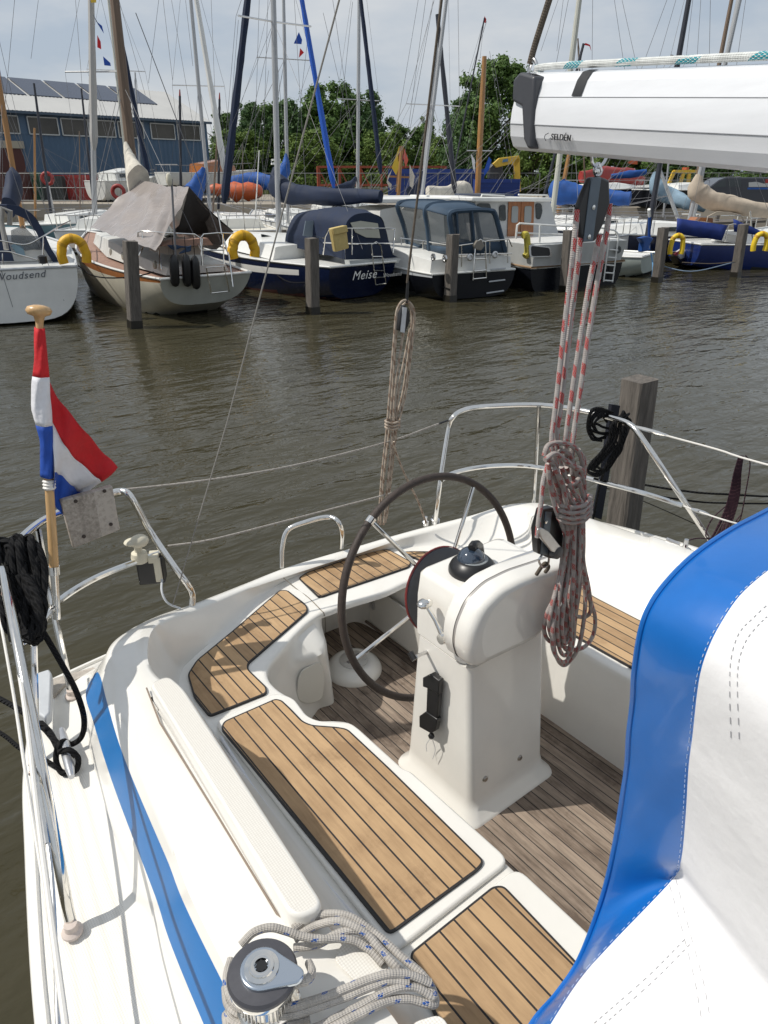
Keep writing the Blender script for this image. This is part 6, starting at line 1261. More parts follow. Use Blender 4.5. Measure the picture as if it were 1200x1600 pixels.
tubes('guard_rail', b3_, CHROME, [[F3.F(505, 372, .9), F3.F(470, 362, 3.5), F3.F(435, 352, 6)], [F3.F(437, 350, 5), F3.F(434, 395, 4.4)]], .01, sm=0)
ropething('mooring_line', 'dark mooring line from the navy sailboat to the pile beside it', 'rope', [[F3.wor(F3.F(420, 420, 3)), F3.wor(F3.F(450, 440, 1)), F3.wor(F3.F(487, 441, -.2))]], ROPK, r=.014)

# ---------------- boat 4: black hull, grey blue canopy
F4 = FR(13.35, 13.35, 12); b4_ = boat('moored_cruiser', 'black and white motor cruiser with grey blue cockpit canopy', F4, 'motorboat')
hull(F4, b4_, 8.5, 2.75, .66, 1.0, BLACKH, BOOTD, zs=.02, sr=.90, pw=.36, zb=.10, strip=(-.05, .09, GREYP))
cabin(b4_, [(.15, 1.22, .62, 1.18, .98), (3.0, 1.25, .66, 1.15, 1.10), (5.2, 1.2, .75, 1.05, 1.15), (7.4, .5, .9, .4, 1.1)], WPAINT, name='superstructure')
cabin(b4_, [(3.4, 1.12, 1.05, 1.02, 2.02), (5.6, 1.08, 1.1, .9, 2.0), (6.2, 1.0, 1.1, .7, 1.75)], WPAINT, name='wheelhouse')
m_ = MB(); m_.prism([F4.F(a, b, 3.3) for a, b in ((590, 318), (596, 310), (735, 309), (741, 317))], (0, 3.3, 0)); m_.build('wheelhouse_roof', WPAINT, b4_, local=True, bevel=.03)
for q in (.25, 1.15): 
    m_ = MB(); m_.prism([V((-1.13+.03*0, 3.7+q, 1.35)), V((-1.13, 4.35+q, 1.35)), V((-1.06, 4.35+q, 1.85)), V((-1.06, 3.7+q, 1.85))], (-.03, 0, 0)); m_.build('window', GLASS, b4_, local=True)
aft = arch(F4, [(711, 397), (706, 365), (702, 338), (708, 331), (725, 329), (745, 328), (765, 329), (773, 334), (781, 362), (790, 395)], .2)
mid = arch(F4, [(672, 396), (668, 355), (664, 328), (676, 319), (700, 317), (722, 317), (735, 320), (742, 326), (748, 360), (756, 392)], 1.5)
frn = arch(F4, [(640, 390), (630, 350), (621, 322), (632, 315), (652, 314), (668, 314), (690, 315), (700, 322), (708, 350), (712, 380)], 2.9)
nav = MB(); G_ = [a for a in (aft, mid, frn)]
top4 = [g_[2:8] for g_ in G_]; nav.grid([crom(t, 3) for t in top4]); hd4 = nav.build('canopy_top', GBLUEC, b4_, local=True, solid=.03, sharp=70)
# frames and skirt of canopy
fr4 = MB()
for g_ in G_: fr4.tube(crom(g_, 3), .055, 6)
for i in (0, 9):
    for a, b in zip(G_, G_[1:]): fr4.add([a[i], b[i], b[i].lerp(b[1 if i == 0 else 8], .32), a[i].lerp(a[1 if i == 0 else 8], .32)], [(0, 1, 2, 3)])
fr4.add([G_[0][0], G_[0][9], G_[0][9].lerp(G_[0][8], .55), G_[0][0].lerp(G_[0][1], .55)], [(0, 1, 2, 3)])
for a in ((716, 397, 712, 333), (741, 396, 736, 331)): fr4.beam(F4.F(a[0], a[1], .19), F4.F(a[2], a[3], .19), .13, .03)
fr4.build('canopy_frame', GBLUEC, b4_, local=True, solid=.02)
cw4 = MB(); cw4.grid([[g_[0], g_[1], g_[2]] for g_ in G_]); cw4.grid([[g_[9], g_[8], g_[7]] for g_ in G_]); cw4.poly(G_[0][:]); cw4.build('clear_panel', CLEAR, hd4, local=True)
wc4 = MB(); cl4 = [F4.F(a, b, 3.0) for a, b in ((628, 327), (640, 316), (668, 310), (690, 313), (700, 318), (680, 322), (662, 334), (655, 342), (648, 332))]
wc4.prism(cl4, (0, .05, .0)); tag(wc4.build('cloth', OFFW, None, local=True), 'white cloth draped over the front of the grey blue canopy', 'cloth'); ob = C.objects[-1]; ob.location = F4.o; ob.rotation_euler = (0, 0, -F4.a)
tubes('pushpit', b4_, CHROME, [[F4.F(625, 372, 2.8), F4.F(660, 376, 1.8), F4.F(700, 382, .5), F4.F(716, 384, .05), F4.F(745, 380, 0), F4.F(765, 376, 0), F4.F(795, 374, .05), F4.F(800, 385, .3)]]+[[F4.F(x, y0, f), F4.F(x, y1, f)] for x, y0, y1, f in ((627, 372, 400, 2.8), (661, 376, 405, 1.7), (699, 382, 412, .4), (721, 384, 417, .02), (765, 376, 412, 0), (793, 375, 411, .05))]+[[F4.F(716, 398, .02), F4.F(800, 396, .02)]], .017, sm=0)
tubes('boarding_ladder', b4_, CHROME, [[F4.F(739, 438, -.05), F4.F(743, 380, -.08), F4.F(750, 374, -.08), F4.F(758, 378, -.08), F4.F(760, 434, -.05)], [F4.F(742, 405, -.06), F4.F(760, 404, -.06)], [F4.F(741, 424, -.06), F4.F(760, 422, -.06)], [F4.F(739, 436, -.05), F4.F(760, 434, -.05)]], .018, sm=0)
for q in ((677, 402), (695, 404), (734, 402), (773, 398)): m_ = MB(); f = .1 if q[0] > 710 else .8; c_ = F4.F(*q, -.03) if q[0] > 710 else F4.S(*q, -1.25); m_.lathe(c_, (0, -1, 0) if q[0] > 710 else (-1, 0, 0), [(.085, -.02), (.09, .02), (.06, .03), (.055, 0), (0, 0)], 14); m_.build('vent', STEEL, b4_, local=True)
m_ = MB(); m_.prism([F4.F(a, b, -.1) for a, b in ((741, 383), (745, 376), (753, 375), (758, 384), (752, 392), (743, 390))], (0, .1, 0)); m_.build('rail_cushion', mat('dirty cushion', (.22, .2, .17), .8), b4_, local=True, bevel=.02)
for a, b in (((767, 421), (790, 419)), ((764, 440), (789, 437)), ((760, 458), (787, 454))): m_ = MB(); m_.beam(F4.F(*a, -.04), F4.F(*b, -.04), .03, .03); m_.build('transom_step', GREYP, b4_, local=True)
Mb = mastset(F4, b4_, 7.2, (660, 300), (700, -20), .06, ALUG, spread=[(164, .95, .0)], ext=1.3, deck=1.1, L_=8.5, Bm=2.2)
ropething('mooring_line', 'dark mooring line from the black cruiser down to its pile', 'rope', [[F4.wor(F4.F(648, 415, 1.5)), F4.wor(F4.F(672, 440, .5)), F4.wor(F4.F(703, 452, -.3))]], ROPK, r=.013)

# ---------------- boat 5: wheelhouse cruiser
F5 = FR(17.0, 12.95, 8); b5_ = boat('moored_cruiser', 'white topped black hulled cruiser with wooden wheelhouse doors', F5, 'motorboat')
hull(F5, b5_, 9.5, 3.5, .62, 1.1, BLACKH, BOOTD, zs=-.15, sr=.98, pw=.25, zb=.02)
m_ = MB(); gw = mat('grey white bulwark', (.45, .46, .45), .45, var=.15, vscale=2); m_.grid([[V((-1.66, 4.5, .66)), V((-1.66, .02, .63)), V((1.66, .02, .63)), V((1.7, 4.5, .66))], [V((-1.74, 4.5, 1.25)), V((-1.72, -.08, 1.2)), V((1.72, -.08, 1.2)), V((1.75, 4.5, 1.25))], [V((-1.62, 4.5, 1.27)), V((-1.6, .05, 1.22)), V((1.6, .05, 1.22)), V((1.62, 4.5, 1.27))]]); m_.build('bulwark', gw, b5_, local=True)
m_ = MB(); m_.box((0, 2.4, 1.2), (3.3, 4.6, .06)); m_.build('aft_deck', WPAINT, b5_, local=True)
m_ = MB(); m_.tube([V((-1.72, 4.5, .68)), V((-1.74, -.04, .64)), V((1.74, -.04, .64)), V((1.74, 4.5, .68))], .03, 8); m_.build('rubbing_rope', mat('manila rope', (.30, .20, .12), .9, bump=.5, bscale=60), b5_, local=True)
for pl in (((826, 382), (860, 386), (862, 401), (827, 402)),):
    m_ = MB(); q = [F5.F(a, b, -.07) for a, b in pl]; m_.prism(rounded(q, .08), (0, -.02, 0)); v5 = m_.build('vent', STEEL, b5_, local=True); cq = sum(q, V())/4; m_ = MB(); m_.prism(rounded([cq+(p-cq)*.82 for p in q], .07), (0, -.035, 0)); m_.build('grille', BLACKP, v5, local=True)
m_ = MB(); m_.lathe(F5.F(966, 390, -.09), (0, -1, 0), [(.10, 0), (.10, .02), (.06, .025), (0, .01)], 14); m_.build('porthole', GLASS, b5_, local=True)
wh = 2.4
m_ = MB(); ws = [F5.F(a, b, wh) for a, b in ((745, 385), (742, 312), (860, 314), (866, 340), (876, 376), (876, 385))]; m_.prism(ws, (0, 2.6, 0)); w5 = m_.build('wheelhouse', mat('wheelhouse grey white', (.50, .51, .51), .45, var=.08, vscale=3), b5_, local=True, bevel=.02)
m_ = MB(); rf5 = [F5.F(a, b, wh-.35) for a, b in ((738, 315), (738, 308), (863, 309), (863, 315))]; m_.prism(rf5, (0, 3.3, 0)); r5 = m_.build('roof', WPAINT, b5_, local=True, bevel=.03)
m_ = MB(); sq = [F5.F(a, b, wh+.3) for a, b in ((760, 306), (810, 306))]; m_.box((sq[0]+sq[1])/2+V((0, .9, .02)), ((sq[1]-sq[0]).x, 1.4, .05)); m_.build('solar_panel', SOLAR, r5, local=True)
tubes('roof_rail', b5_, WPAINT, [[F5.F(752, 308, wh-.2), F5.F(753, 304, wh-.2), F5.F(788, 306, wh-.3), F5.F(788, 311, wh-.3)], [F5.F(810, 304, wh), F5.F(855, 305, wh), F5.F(856, 311, wh)]], .025, sm=0)
for x0, x1 in ((795, 814), (815, 835)):
    m_ = MB(); q = [F5.F(a, b, wh-.04) for a, b in ((x0-2, 374), (x0, 315), (x1, 315), (x1-2, 374))]; m_.prism(q, (0, .03, 0)); dr5 = m_.build('door', WOODV, w5, local=True, bevel=.005)
    m_ = MB(); q = [F5.F(a, b, wh-.06) for a, b in ((x0+4, 348), (x0+5, 322), (x1-4, 322), (x1-5, 348))]; m_.prism(rounded(q, .07), (0, .01, 0)); m_.build('pane', mat('reflecting pane', (.30, .32, .32), .1), dr5, local=True)
for pl in (((781, 345), (780, 322), (790, 319), (791, 345)), ((838, 342), (837, 318), (846, 318), (848, 330), (844, 343)), ((744, 330), (747, 318), (766, 318), (768, 330))):
    m_ = MB(); m_.prism(rounded([F5.F(a, b, wh-.03) for a, b in pl], .08), (0, .02, 0)); m_.build('window', GLASS, w5, local=True)
tubes('stern_rail', b5_, WPAINT, [[F5.F(806, 373, .3), F5.F(808, 352, .3), F5.F(812, 349, .3), F5.F(860, 352, .1), F5.F(940, 356, 0), F5.F(960, 360, 0), F5.F(965, 365, 0), F5.F(967, 378, 0)], [F5.F(808, 364, .3), F5.F(860, 366, .1), F5.F(960, 370, 0)]]+[[F5.F(x, 352, .05), F5.F(x-1, 379, .05)] for x in (844, 885, 945)], .028, sm=0)
tubes('boarding_ladder', b5_, WPAINT, [[F5.F(957, 441, -.1), F5.F(966, 372, -.13)], [F5.F(943, 440, -.1), F5.F(952, 372, -.13)]]+[[F5.F(944+k*2.1, 438-k*12, -.11), F5.F(957+k*2, 439-k*12, -.11)] for k in range(5)], .022, sm=0)
lb5 = F5.wor(F5.F(820, 385, .25)); hs = thing('lifebuoy', 'dirty yellow lifebuoy seen edge on at the left rail of the wheelhouse cruiser', 'lifebuoy', lb5, -F5.a, group='horseshoe lifebuoys on the stern rails'); m_ = MB(); o5 = F5.loc(lb5)
m_.tube(crom([F5.F(a, b, .2)-o5 for a, b in ((817, 368), (822, 367), (824, 380), (824, 395), (820, 401))], 5), .09, 10); m_.build('ring', mat('dirty yellow', (.50, .42, .06), .6, var=.2, vscale=8), hs, local=True)
boomcover(b5_, [F5.F(866, 282, 6.8), F5.F(872, 296, 6.6), F5.F(900, 303, 6.0), F5.F(945, 307, 5.2), F5.F(985, 309, 4.4)], [.1, .42, .32, .24, .2], BLUEC, seed=12)
Mb = mastset(F5, b5_, 7.0, (870, 280), (905, 0), .095, mat('cream mast', (.50, .50, .44), .4), spread=[], ext=1.4, deck=1.3, L_=9.5)

# ---------------- boat 6: small pale boat with outboards
F6 = FR(21.0, 13.3, -18); b6_ = boat('moored_dinghy', 'small pale grey green open sailing boat with a dark tilted outboard motor', F6)
hull(F6, b6_, 6.2, 2.2, .62, .85, PALE, BOOTD, zs=.1, sr=.85, pw=.45, zb=.03)
cabin(b6_, [(1.9, .75, .6, .65, .85), (3.5, .7, .65, .55, 1.0), (5.2, .3, .75, .2, .9)], WPAINT)
om = thing('outboard_motor', 'white and red cowled outboard motor tilted up on the small pale boat beside the pile', 'outboard motor', F6.wor(F6.F(1075, 400, -.2)), -F6.a); oo = F6.loc(F6.wor(F6.F(1075, 400, -.2)))
m_ = MB(); m_.prism([F6.F(a, b, -.15)-oo for a, b in ((1043, 392), (1050, 405), (1068, 400), (1075, 388), (1068, 384), (1052, 394))], (0, -.28, 0)); m_.build('cowl', WPAINT, om, local=True, bevel=.04)
m_ = MB(); m_.prism([F6.F(a, b, -.44)-oo for a, b in ((1053, 397), (1068, 388), (1070, 392), (1056, 400))], (0, .02, 0)); m_.build('stripe', REDM, om, local=True)
m_ = MB(); m_.prism([F6.F(a, b, -.18)-oo for a, b in ((1044, 400), (1052, 412), (1066, 410), (1076, 396), (1070, 400), (1052, 406))], (0, -.26, 0)); m_.tube([F6.F(1066, 404, -.3)-oo, F6.F(1076, 420, -.3)-oo, F6.F(1086, 434, -.3)-oo], [.11, .08, .05], 8); m_.ball(F6.F(1088, 433, -.3)-oo, .1, 8, (1.4, .7, .6)); m_.build('leg', BLACKP, om, local=True)
m_ = MB()
for a in (0, 120, 240): c_ = F6.F(1093, 435, -.3)-oo; m_.prism([c_, c_+V((.02, .14*math.cos(R(a-18)), .14*math.sin(R(a-18)))), c_+V((.02, .16*math.cos(R(a+18)), .16*math.sin(R(a+18))))], (.015, 0, 0))
m_.build('propeller', BLACKP, om, local=True)
tm_ = thing('trolling_motor', 'blue mast like outboard bracket with white top on the stern of the small pale boat', 'outboard motor', F6.wor(F6.F(1015, 392, .1)), -F6.a); o6 = F6.loc(F6.wor(F6.F(1015, 392, .1)))
tubes('shaft', tm_, BLUEC, [[F6.F(1014, 390, .1)-o6, F6.F(1015, 338, .1)-o6]], .045, sm=0); tubes('tip', tm_, WPAINT, [[F6.F(1015, 338, .1)-o6, F6.F(1014, 327, .1)-o6]], .05, sm=0)
m_ = MB(); m_.prism([F6.F(a, b, .0)-o6 for a, b in ((1001, 372), (1012, 369), (1022, 372), (1014, 384), (1014, 392), (1004, 394), (1006, 380))], (0, .15, 0)); m_.build('head', BLUEC, tm_, local=True, bevel=.03)
horseshoe(FR(P(1058, 400, .72).x, P(1058, 400, .72).y, 38), 1058, 381, 24, 34, .0, 'yellow horseshoe lifebuoy above the tilted outboard motor', mat('bright yellow foam', (.75, .52, .02), .5))
ropething('mooring_line', 'light blue line hanging down beside the pile of the small pale boat', 'rope', [[F6.wor(F6.F(1017, 395, -.2)), F6.wor(F6.F(1020, 415, -.4)), F6.wor(F6.F(1019, 436, -.5))], [F6.wor(F6.F(1020, 396, -.2)), F6.wor(F6.F(1032, 393, -.5))]], mat('light blue rope', (.10, .25, .45), .8), r=.02)
Mb = mastset(F6, b6_, 2.9, (1030, 262), (1078, -10), .085, ALUD, spread=[(92, .9, .0)], ext=1.3, deck=.8, L_=6, Bm=2)
boomcover(b6_, [F6.F(1024, 268, 3.2), F6.F(1028, 292, 3.0), F6.F(1050, 306, 2.4), F6.F(1075, 316, 1.6), F6.F(1102, 322, 1.0)], [.08, .34, .30, .24, .2], LBLUEC, seed=14)
# ---------------- boat 7: blue hull
F7 = FR(23.4, 12.9, 38); b7_ = boat('moored_sailboat', 'bright blue hulled sailboat with dark blue spray cloths and beige sail cover', F7)
F7 = FR(23.9, 13.9, 118); b7_.location = F7.o; b7_.rotation_euler = (0, 0, -F7.a)
hull(F7, b7_, 8.5, 2.5, .82, 1.0, BLUEH, BOOTD, zs=.1, sr=.8, pw=.42, zb=.05)
cabin(b7_, [(1.5, .8, .8, .7, 1.05), (3.5, .8, .82, .65, 1.25), (6.5, .45, .9, .35, 1.15)], WPAINT)
for pl, nm in ((((1058, 341), (1100, 345), (1137, 352), (1128, 376), (1095, 372), (1056, 365)), 'spray_cloth'), (((1146, 342), (1215, 350), (1215, 372), (1146, 362)), 'spray_cloth')):
    q = [F7.S(a, b, 1.2) for a, b in pl]; m_ = MB(); rows = [[q[0].lerp(q[2], k/10)+V((.03*math.sin(k*1.9), 0, 0)) for k in range(11)], [q[5 if len(q) > 4 else 3].lerp(q[3 if len(q) > 4 else 2], k/10)+V((.03*math.sin(k*1.5+1), 0, 0)) for k in range(11)]]; m_.grid(rows); m_.build(nm, mat('royal blue cloth', (.012, .035, .20), .7, var=.2, vscale=4), b7_, local=True, solid=.01)
m_ = MB(); m_.grid([[F7.S(a, b, r_) for a, b in ((1102, 358), (1106, 338), (1120, 331), (1140, 332), (1158, 336), (1162, 345))] for r_ in (.9, .2, -.6)]); m_.build('hatch_hood', BEIGE, b7_, local=True, solid=.03)
m_ = MB(); m_.prism([F7.S(a, b, .6) for a, b in ((1090, 345), (1095, 340), (1114, 341), (1114, 348))], (-.6, 0, 0)); m_.build('wood_hatch', WOODV, b7_, local=True)
tubes('guard_rail', b7_, CHROME, [[F7.S(1138, 352, 1.2), F7.S(1133, 378, 1.2)], [F7.S(1138, 352, 1.2), F7.S(1146, 350, 1.2), F7.S(1160, 351, 1.2)], [F7.S(1172, 330, 1.2), F7.S(1176, 378, 1.2)]], .02, sm=0)
boomcover(b7_, [F7.M(1092, 272, 3.2), F7.M(1091, 296, 3.2), F7.M(1110, 310, 3.2), F7.M(1150, 320, 3.2), F7.M(1215, 331, 3.2)], [.09, .30, .27, .24, .2], BEIGE, seed=17)
Mb = mastset(F7, b7_, 3.2, (1093, 275), (1158, -10), .075, WOODO if False else ALUG, spread=[], ext=1.2, deck=1.1, L_=8)
horseshoe(FR(P(1189, 400, .75).x, P(1189, 400, .75).y, 38), 1189, 377, 26, 32, .0, 'yellow horseshoe lifebuoy at the right edge above the blue hull', mat('bright yellow foam', (.75, .52, .02), .5))
ropething('mooring_line', 'pale blue mooring line from the small boat pile across to the rightmost pile', 'rope', [[P(1022, 412, .5), P(1080, 424, .35), P(1150, 409, .6)]], mat('grey blue rope', (.16, .22, .3), .8), r=.015)
ropething('mooring_line', 'grey line in front of the blue hull to the rightmost pile', 'rope', [[P(1066, 410, .65), P(1110, 412, .6), P(1150, 409, .62)]], ROPG, r=.013)
# ================================================================ second row and yard boats
def farboat(px, py, dist, deg, L_, Bm, fb, top, label, cab=(.25, .75, .45), masts=(), deck=None, cover=None, name='moored_sailboat', ground=0., cat='sailboat', cabm=None, win=True, group='sailing boats moored beyond the jetty'):
    c_ = PF(px, py, dist); F = FR(c_.x, c_.y, deg); root = thing(name, label, cat, (c_.x, c_.y, ground), -F.a, group)
    hull(F, root, L_, Bm, fb, fb*1.25, top, BOOTD, zs=.1, sr=.75, pw=.5, zb=.08, deck=deck)
    y0, y1, ch = cab; s = fb
    cb = cabin(root, [(L_*y0, Bm*.36, s-.05, Bm*.3, s+ch*.7), (L_*(y0+y1)/2, Bm*.36, s, Bm*.28, s+ch), (L_*y1, Bm*.18, s+.08, Bm*.12, s+ch*.6)], cabm or WPAINT)
    if win:
        for sx_ in (-1, 1):
            m_ = MB(); ym = L_*(y0+(y1-y0)*.3); m_.prism([V((sx_*Bm*.345, ym-.7, s+ch*.3)), V((sx_*Bm*.345, ym+.9, s+ch*.3)), V((sx_*Bm*.325, ym+.8, s+ch*.62)), V((sx_*Bm*.325, ym-.6, s+ch*.62))], (sx_*.03, 0, 0)); m_.build('window', GLASS, root, local=True)
    tubes('pushpit', root, CHROME, [[V((-Bm*.34, .8, s+.55)), V((-Bm*.33, .1, s+.55)), V((Bm*.33, .1, s+.55)), V((Bm*.34, .8, s+.55))]]+[[V((x, .1, s)), V((x, .1, s+.55))] for x in (-Bm*.33, -.3, .3, Bm*.33)], .02, n=5, sm=0)
    tubes('guard_rail', root, WIRE, [[V((sx_*Bm*.44, .8, s+.5)), V((sx_*Bm*.46, L_*.5, s+.55)), V((sx_*Bm*.1, L_*.97, fb*1.25+.5))] for sx_ in (-1, 1)]+[[V((sx_*Bm*.45, L_*k, s)), V((sx_*Bm*.45, L_*k, s+.52))] for sx_ in (-1, 1) for k in (.15, .35, .55)]+[[V((-.2, L_*.97, fb*1.25+.5)), V((.2, L_*.97, fb*1.25+.5))]], .013, n=4, sm=0)
    for (a, b, fm, r, m, spread, ext) in masts: mastset(F, root, fm, a, b, r, m, spread=spread, ext=ext, deck=s, L_=L_, Bm=Bm)
    if cover: pts, rr, m = cover; boomcover(root, [F.M(x, y, f) for x, y, f in pts], rr, m, seed=int(px))
    return F, root
def furl(name, a, b, dist, r, m, label, ext=1.2, d2=None):
    p0 = PF(*a, dist); p1 = PF(*b, d2 or dist); p1 = p0+(p1-p0)*ext; mb = MB(); rows = 22; rnd = random.Random(int(a[0]))
    mb.tube([p0.lerp(p1, k/rows) for k in range(rows+1)], [r*(.4 if k == 0 else 1)*(1+rnd.uniform(-.1, .1))*(1-.35*k/rows) for k in range(rows+1)], 8); o = mb.build('furled_sail', m); tag(o, label, 'sail', 'furled headsails standing between the masts'); return o

farboat(20, 345, 33, 70, 8.5, 2.7, .95, GREENH, 'sea green hulled sailboat behind the dark blue hood at the left', masts=[((74, 290), (53, 130), 4, .06, ALUD, [], 1.0)])
farboat(100, 345, 40, 95, 6.0, 2.2, .7, BLACKH, 'small black hulled boat with white deck near the quay at the left', deck=WPAINT, cab=(.35, .7, .3), masts=[((140, 262), (127, 138), 3, .06, ALUD, [], 1.0)])
farboat(120, 352, 30, 40, 7.5, 2.6, .9, WPAINT, 'white sailboat with furled sail cover bow behind the cream boat bow', masts=[((147, 290), (141, -10), 3.5, .11, ALUG, [(112, 1.1, 0)], 1.2)])
farboat(240, 350, 38, 20, 8.0, 2.7, .9, WPAINT, 'white sailboat hidden behind the tarpaulin tent with pale mast', masts=[((195, 230), (170, 0), 4, .09, mat('cream mast', (.5, .5, .44), .4), [(110, 1.4, 0)], 1.2)])
farboat(335, 352, 31, 25, 8.5, 2.8, .9, WPAINT, 'white sailboat right of the tarpaulin with blue covered mast foot', masts=[((322, 262), (298, 0), 4.5, .085, ALUG, [(134, 1.1, .0)], 1.3)], cover=([(318, 262, 4.4), (312, 280, 4.2), (300, 305, 3.6)], [.08, .3, .5], BLUEC))
farboat(395, 348, 29, 15, 9.0, 2.9, .95, GELB, 'cream decked sailboat left of the navy cockpit tent', deck=GELB, masts=[((448, 240), (443, 0), 5, .075, ALUG, [(92, 1.15, 0)], 1.3)], cover=([(447, 240, 5.), (446, 262, 4.6), (440, 278, 4.2)], [.06, .3, .2], BLUEC))
farboat(500, 342, 34, 10, 9.0, 2.9, .95, WPAINT, 'white sailboat behind the navy sail cover', masts=[((559, 270), (561, 0), 4.5, .085, ALUG, [(156, 1.1, 0)], 1.3)], cover=([(556, 278, 4.4), (545, 292, 3.6), (520, 297, 2.4)], [.08, .25, .15], NAVYC))
farboat(555, 348, 30, 8, 8.0, 2.7, .9, WPAINT, 'white sailboat with wooden mast and bunting behind the navy tent', masts=[((622, 310), (627, 236), 5, .085, WOODO, [], 1.0)])
farboat(640, 338, 36, 12, 8.5, 2.8, .9, WPAINT, 'white sailboat with navy covered sail behind the black cruiser', masts=[((663, 268), (690, -10), 4, .09, ALUG, [(164, 1.1, 0)], 1.3)], cover=([(660, 268, 4), (655, 285, 3.6), (640, 300, 2.6)], [.08, .3, .25], NAVYC))
farboat(715, 338, 38, 14, 10, 3.2, 1.0, WPAINT2, 'classic sailboat with orange varnished mast and loosely folded white sail', masts=[((746, 300), (757, 88), 5.5, .16, WOODO, [(236, .8, 0)], 1.0)], cover=([(735, 305, 5.3), (722, 297, 5), (700, 300, 4.2), (668, 298, 3)], [.3, .5, .32, .22], OFFW))
farboat(905, 336, 34, 5, 9.0, 2.9, 1.0, WPAINT, 'white cabin sailboat behind the wheelhouse boat under the boom', masts=[((880, 290), (890, 235), 5, .10, WOODO, [], 1.25)])
farboat(985, 348, 27, -12, 9.0, 2.9, .95, WPAINT, 'white sailboat with low cabin behind the small pale boat', cab=(.2, .8, .3), masts=[((1044, 300), (1030, 262), 5, .07, ALUG, [], 1.0)])
farboat(1090, 340, 31, -40, 9.5, 2.9, .95, WPAINT, 'white sailboat between the pale blue and the beige sail covers', masts=[((1095, 250), (1143, 0), 4, .085, WOODM, [], 1.2)])
farboat(1180, 336, 29, -60, 8.5, 2.8, .9, NAVY, 'navy hulled sailboat behind the blue hull at the right edge', masts=[((1120, 160), (1153, 0), 4, .07, ALUG, [], 1.2)])
# boats on the hard
farboat(445, 330, 47, 100, 8.5, 2.8, .9, mat('pale blue hull', (.30, .42, .5), .4), 'pale blue hulled sailboat lying beyond the bright blue sail cover', group=None, masts=[], cover=([(352, 283, 6), (375, 282, 5), (405, 281, 4), (428, 286, 3)], [.12, .38, .42, .38], BLUEC))
g1 = farboat(150, 300, 62, 60, 7.5, 2.8, 1.5, WPAINT2, 'white cabin boat standing on the quay between the masts at the left', ground=1.0, cab=(.2, .7, .9), group=None, win=True, name='boat_on_stands', cat='motorboat')
g2 = farboat(256, 288, 60, 75, 9.5, 2.6, 1.0, WPAINT2, 'grey white motor boat propped high before the shed corner', ground=2.1, cab=(.35, .75, .9), cabm=WOODV, group=None, win=False, name='boat_on_stands', cat='motorboat')
for (F_, rt_) in (g1, g2):
    z0 = rt_.location.z
    for k, y in enumerate((1.2, 3.5, 6.0)):
        for sx_ in (-1, 1): tubes('support', rt_, mat('stand steel', (.1, .1, .11), .6), [[V((sx_*1.1, y, .95-z0)), V((sx_*.6, y, .25))]], .06, sm=0)
    tubes('keel_block', rt_, WOODG, [[V((0, .8, .95-z0+.15)), V((0, 6.5, .95-z0+.15))]], .15, sm=0)
c8_ = farboat(880, 300, 52, 95, 11, 3.2, 1.1, NAVY, 'long navy hulled boat with red cover standing on the quay below the boom', ground=.95, cab=(.2, .6, .4), group=None, win=False, name='boat_on_stands', cat='boat', masts=[])
boomcover(c8_[1], [V((0, 1.5, 1.9)), V((0, 4, 2.0)), V((0, 6.5, 1.9)), V((0, 8, 1.6))], [.3, .5, .5, .25], REDM, name='red_cover')
c9_ = farboat(1010, 292, 50, 95, 10, 3., 1.1, BLACKH, 'dark hulled boat with blue covered boom behind the mainsheet block', ground=.95, cab=(.2, .6, .4), group=None, win=False, name='boat_on_stands', cat='boat', cover=None)
boomcover(c9_[1], [c9_[0].M(955, 275, 0)-V((0, 0, .95)), c9_[0].M(985, 272, 0)-V((0, 0, .95)), c9_[0].M(1010, 268, 0)-V((0, 0, .95))], [.12, .22, .14], BLUEC)
# orange tarp heaps and red ring buoys
for px, py, s, nm, lb, d in ((378, 299, .8, 'boat_cover_heap', 'bright orange bundled cover on a boat left of the navy sail cover', 44), (345, 296, .5, 'boat_cover_heap', 'small orange bundle beside the black furled sail', 44)):
    c_ = PF(px, py, d); mb = MB(); rnd = random.Random(4)
    rows = []
    for i in range(11):
        a = math.pi*i/10; rows.append([c_+RD*(math.cos(a)*1.5*s)+V((0, 0, 1))*(math.sin(b)*.62*s*math.sin(a)**.6*(1+.45*noise.noise(V((i*.9, b*1.6, 1)))))+HD*(math.cos(b)*.6*s*math.sin(a)**.6) for b in [2*math.pi*k/14 for k in range(14)]])
    mb.grid(rows, True); tag(mb.build(nm, ORG, sharp=80), lb, 'cover')
def ringbuoy(px, py, d, rpx, label):
    c_ = PF(px, py, d); r_ = (PF(px+rpx, py, d)-c_).length; root = thing('ring_buoy', label, 'lifebuoy', c_); mb = MB(); mb.tube([c_+RD*math.cos(a)*r_+V((0, 0, math.sin(a)*r_)) for a in [2*math.pi*k/20 for k in range(21)]], r_*.34, 8, caps=False); mb.build('ring', ORG if False else REDM, root, sharp=80)
    mb = MB(); mb.tube([c_+V((0, 0, r_)), c_+V((0, 0, r_*1.5))], .02, 5); mb.tube([c_-V((0, 0, r_)), V((c_.x, c_.y, .6))], .05, 6); mb.build('holder', STEEL, root)
ringbuoy(74, 279, 38, 8, 'red ring buoy on a pole in front of the dark bins at the left'); ringbuoy(185, 300, 30, 9, 'red ring buoy half hidden behind the tarpaulin edge')
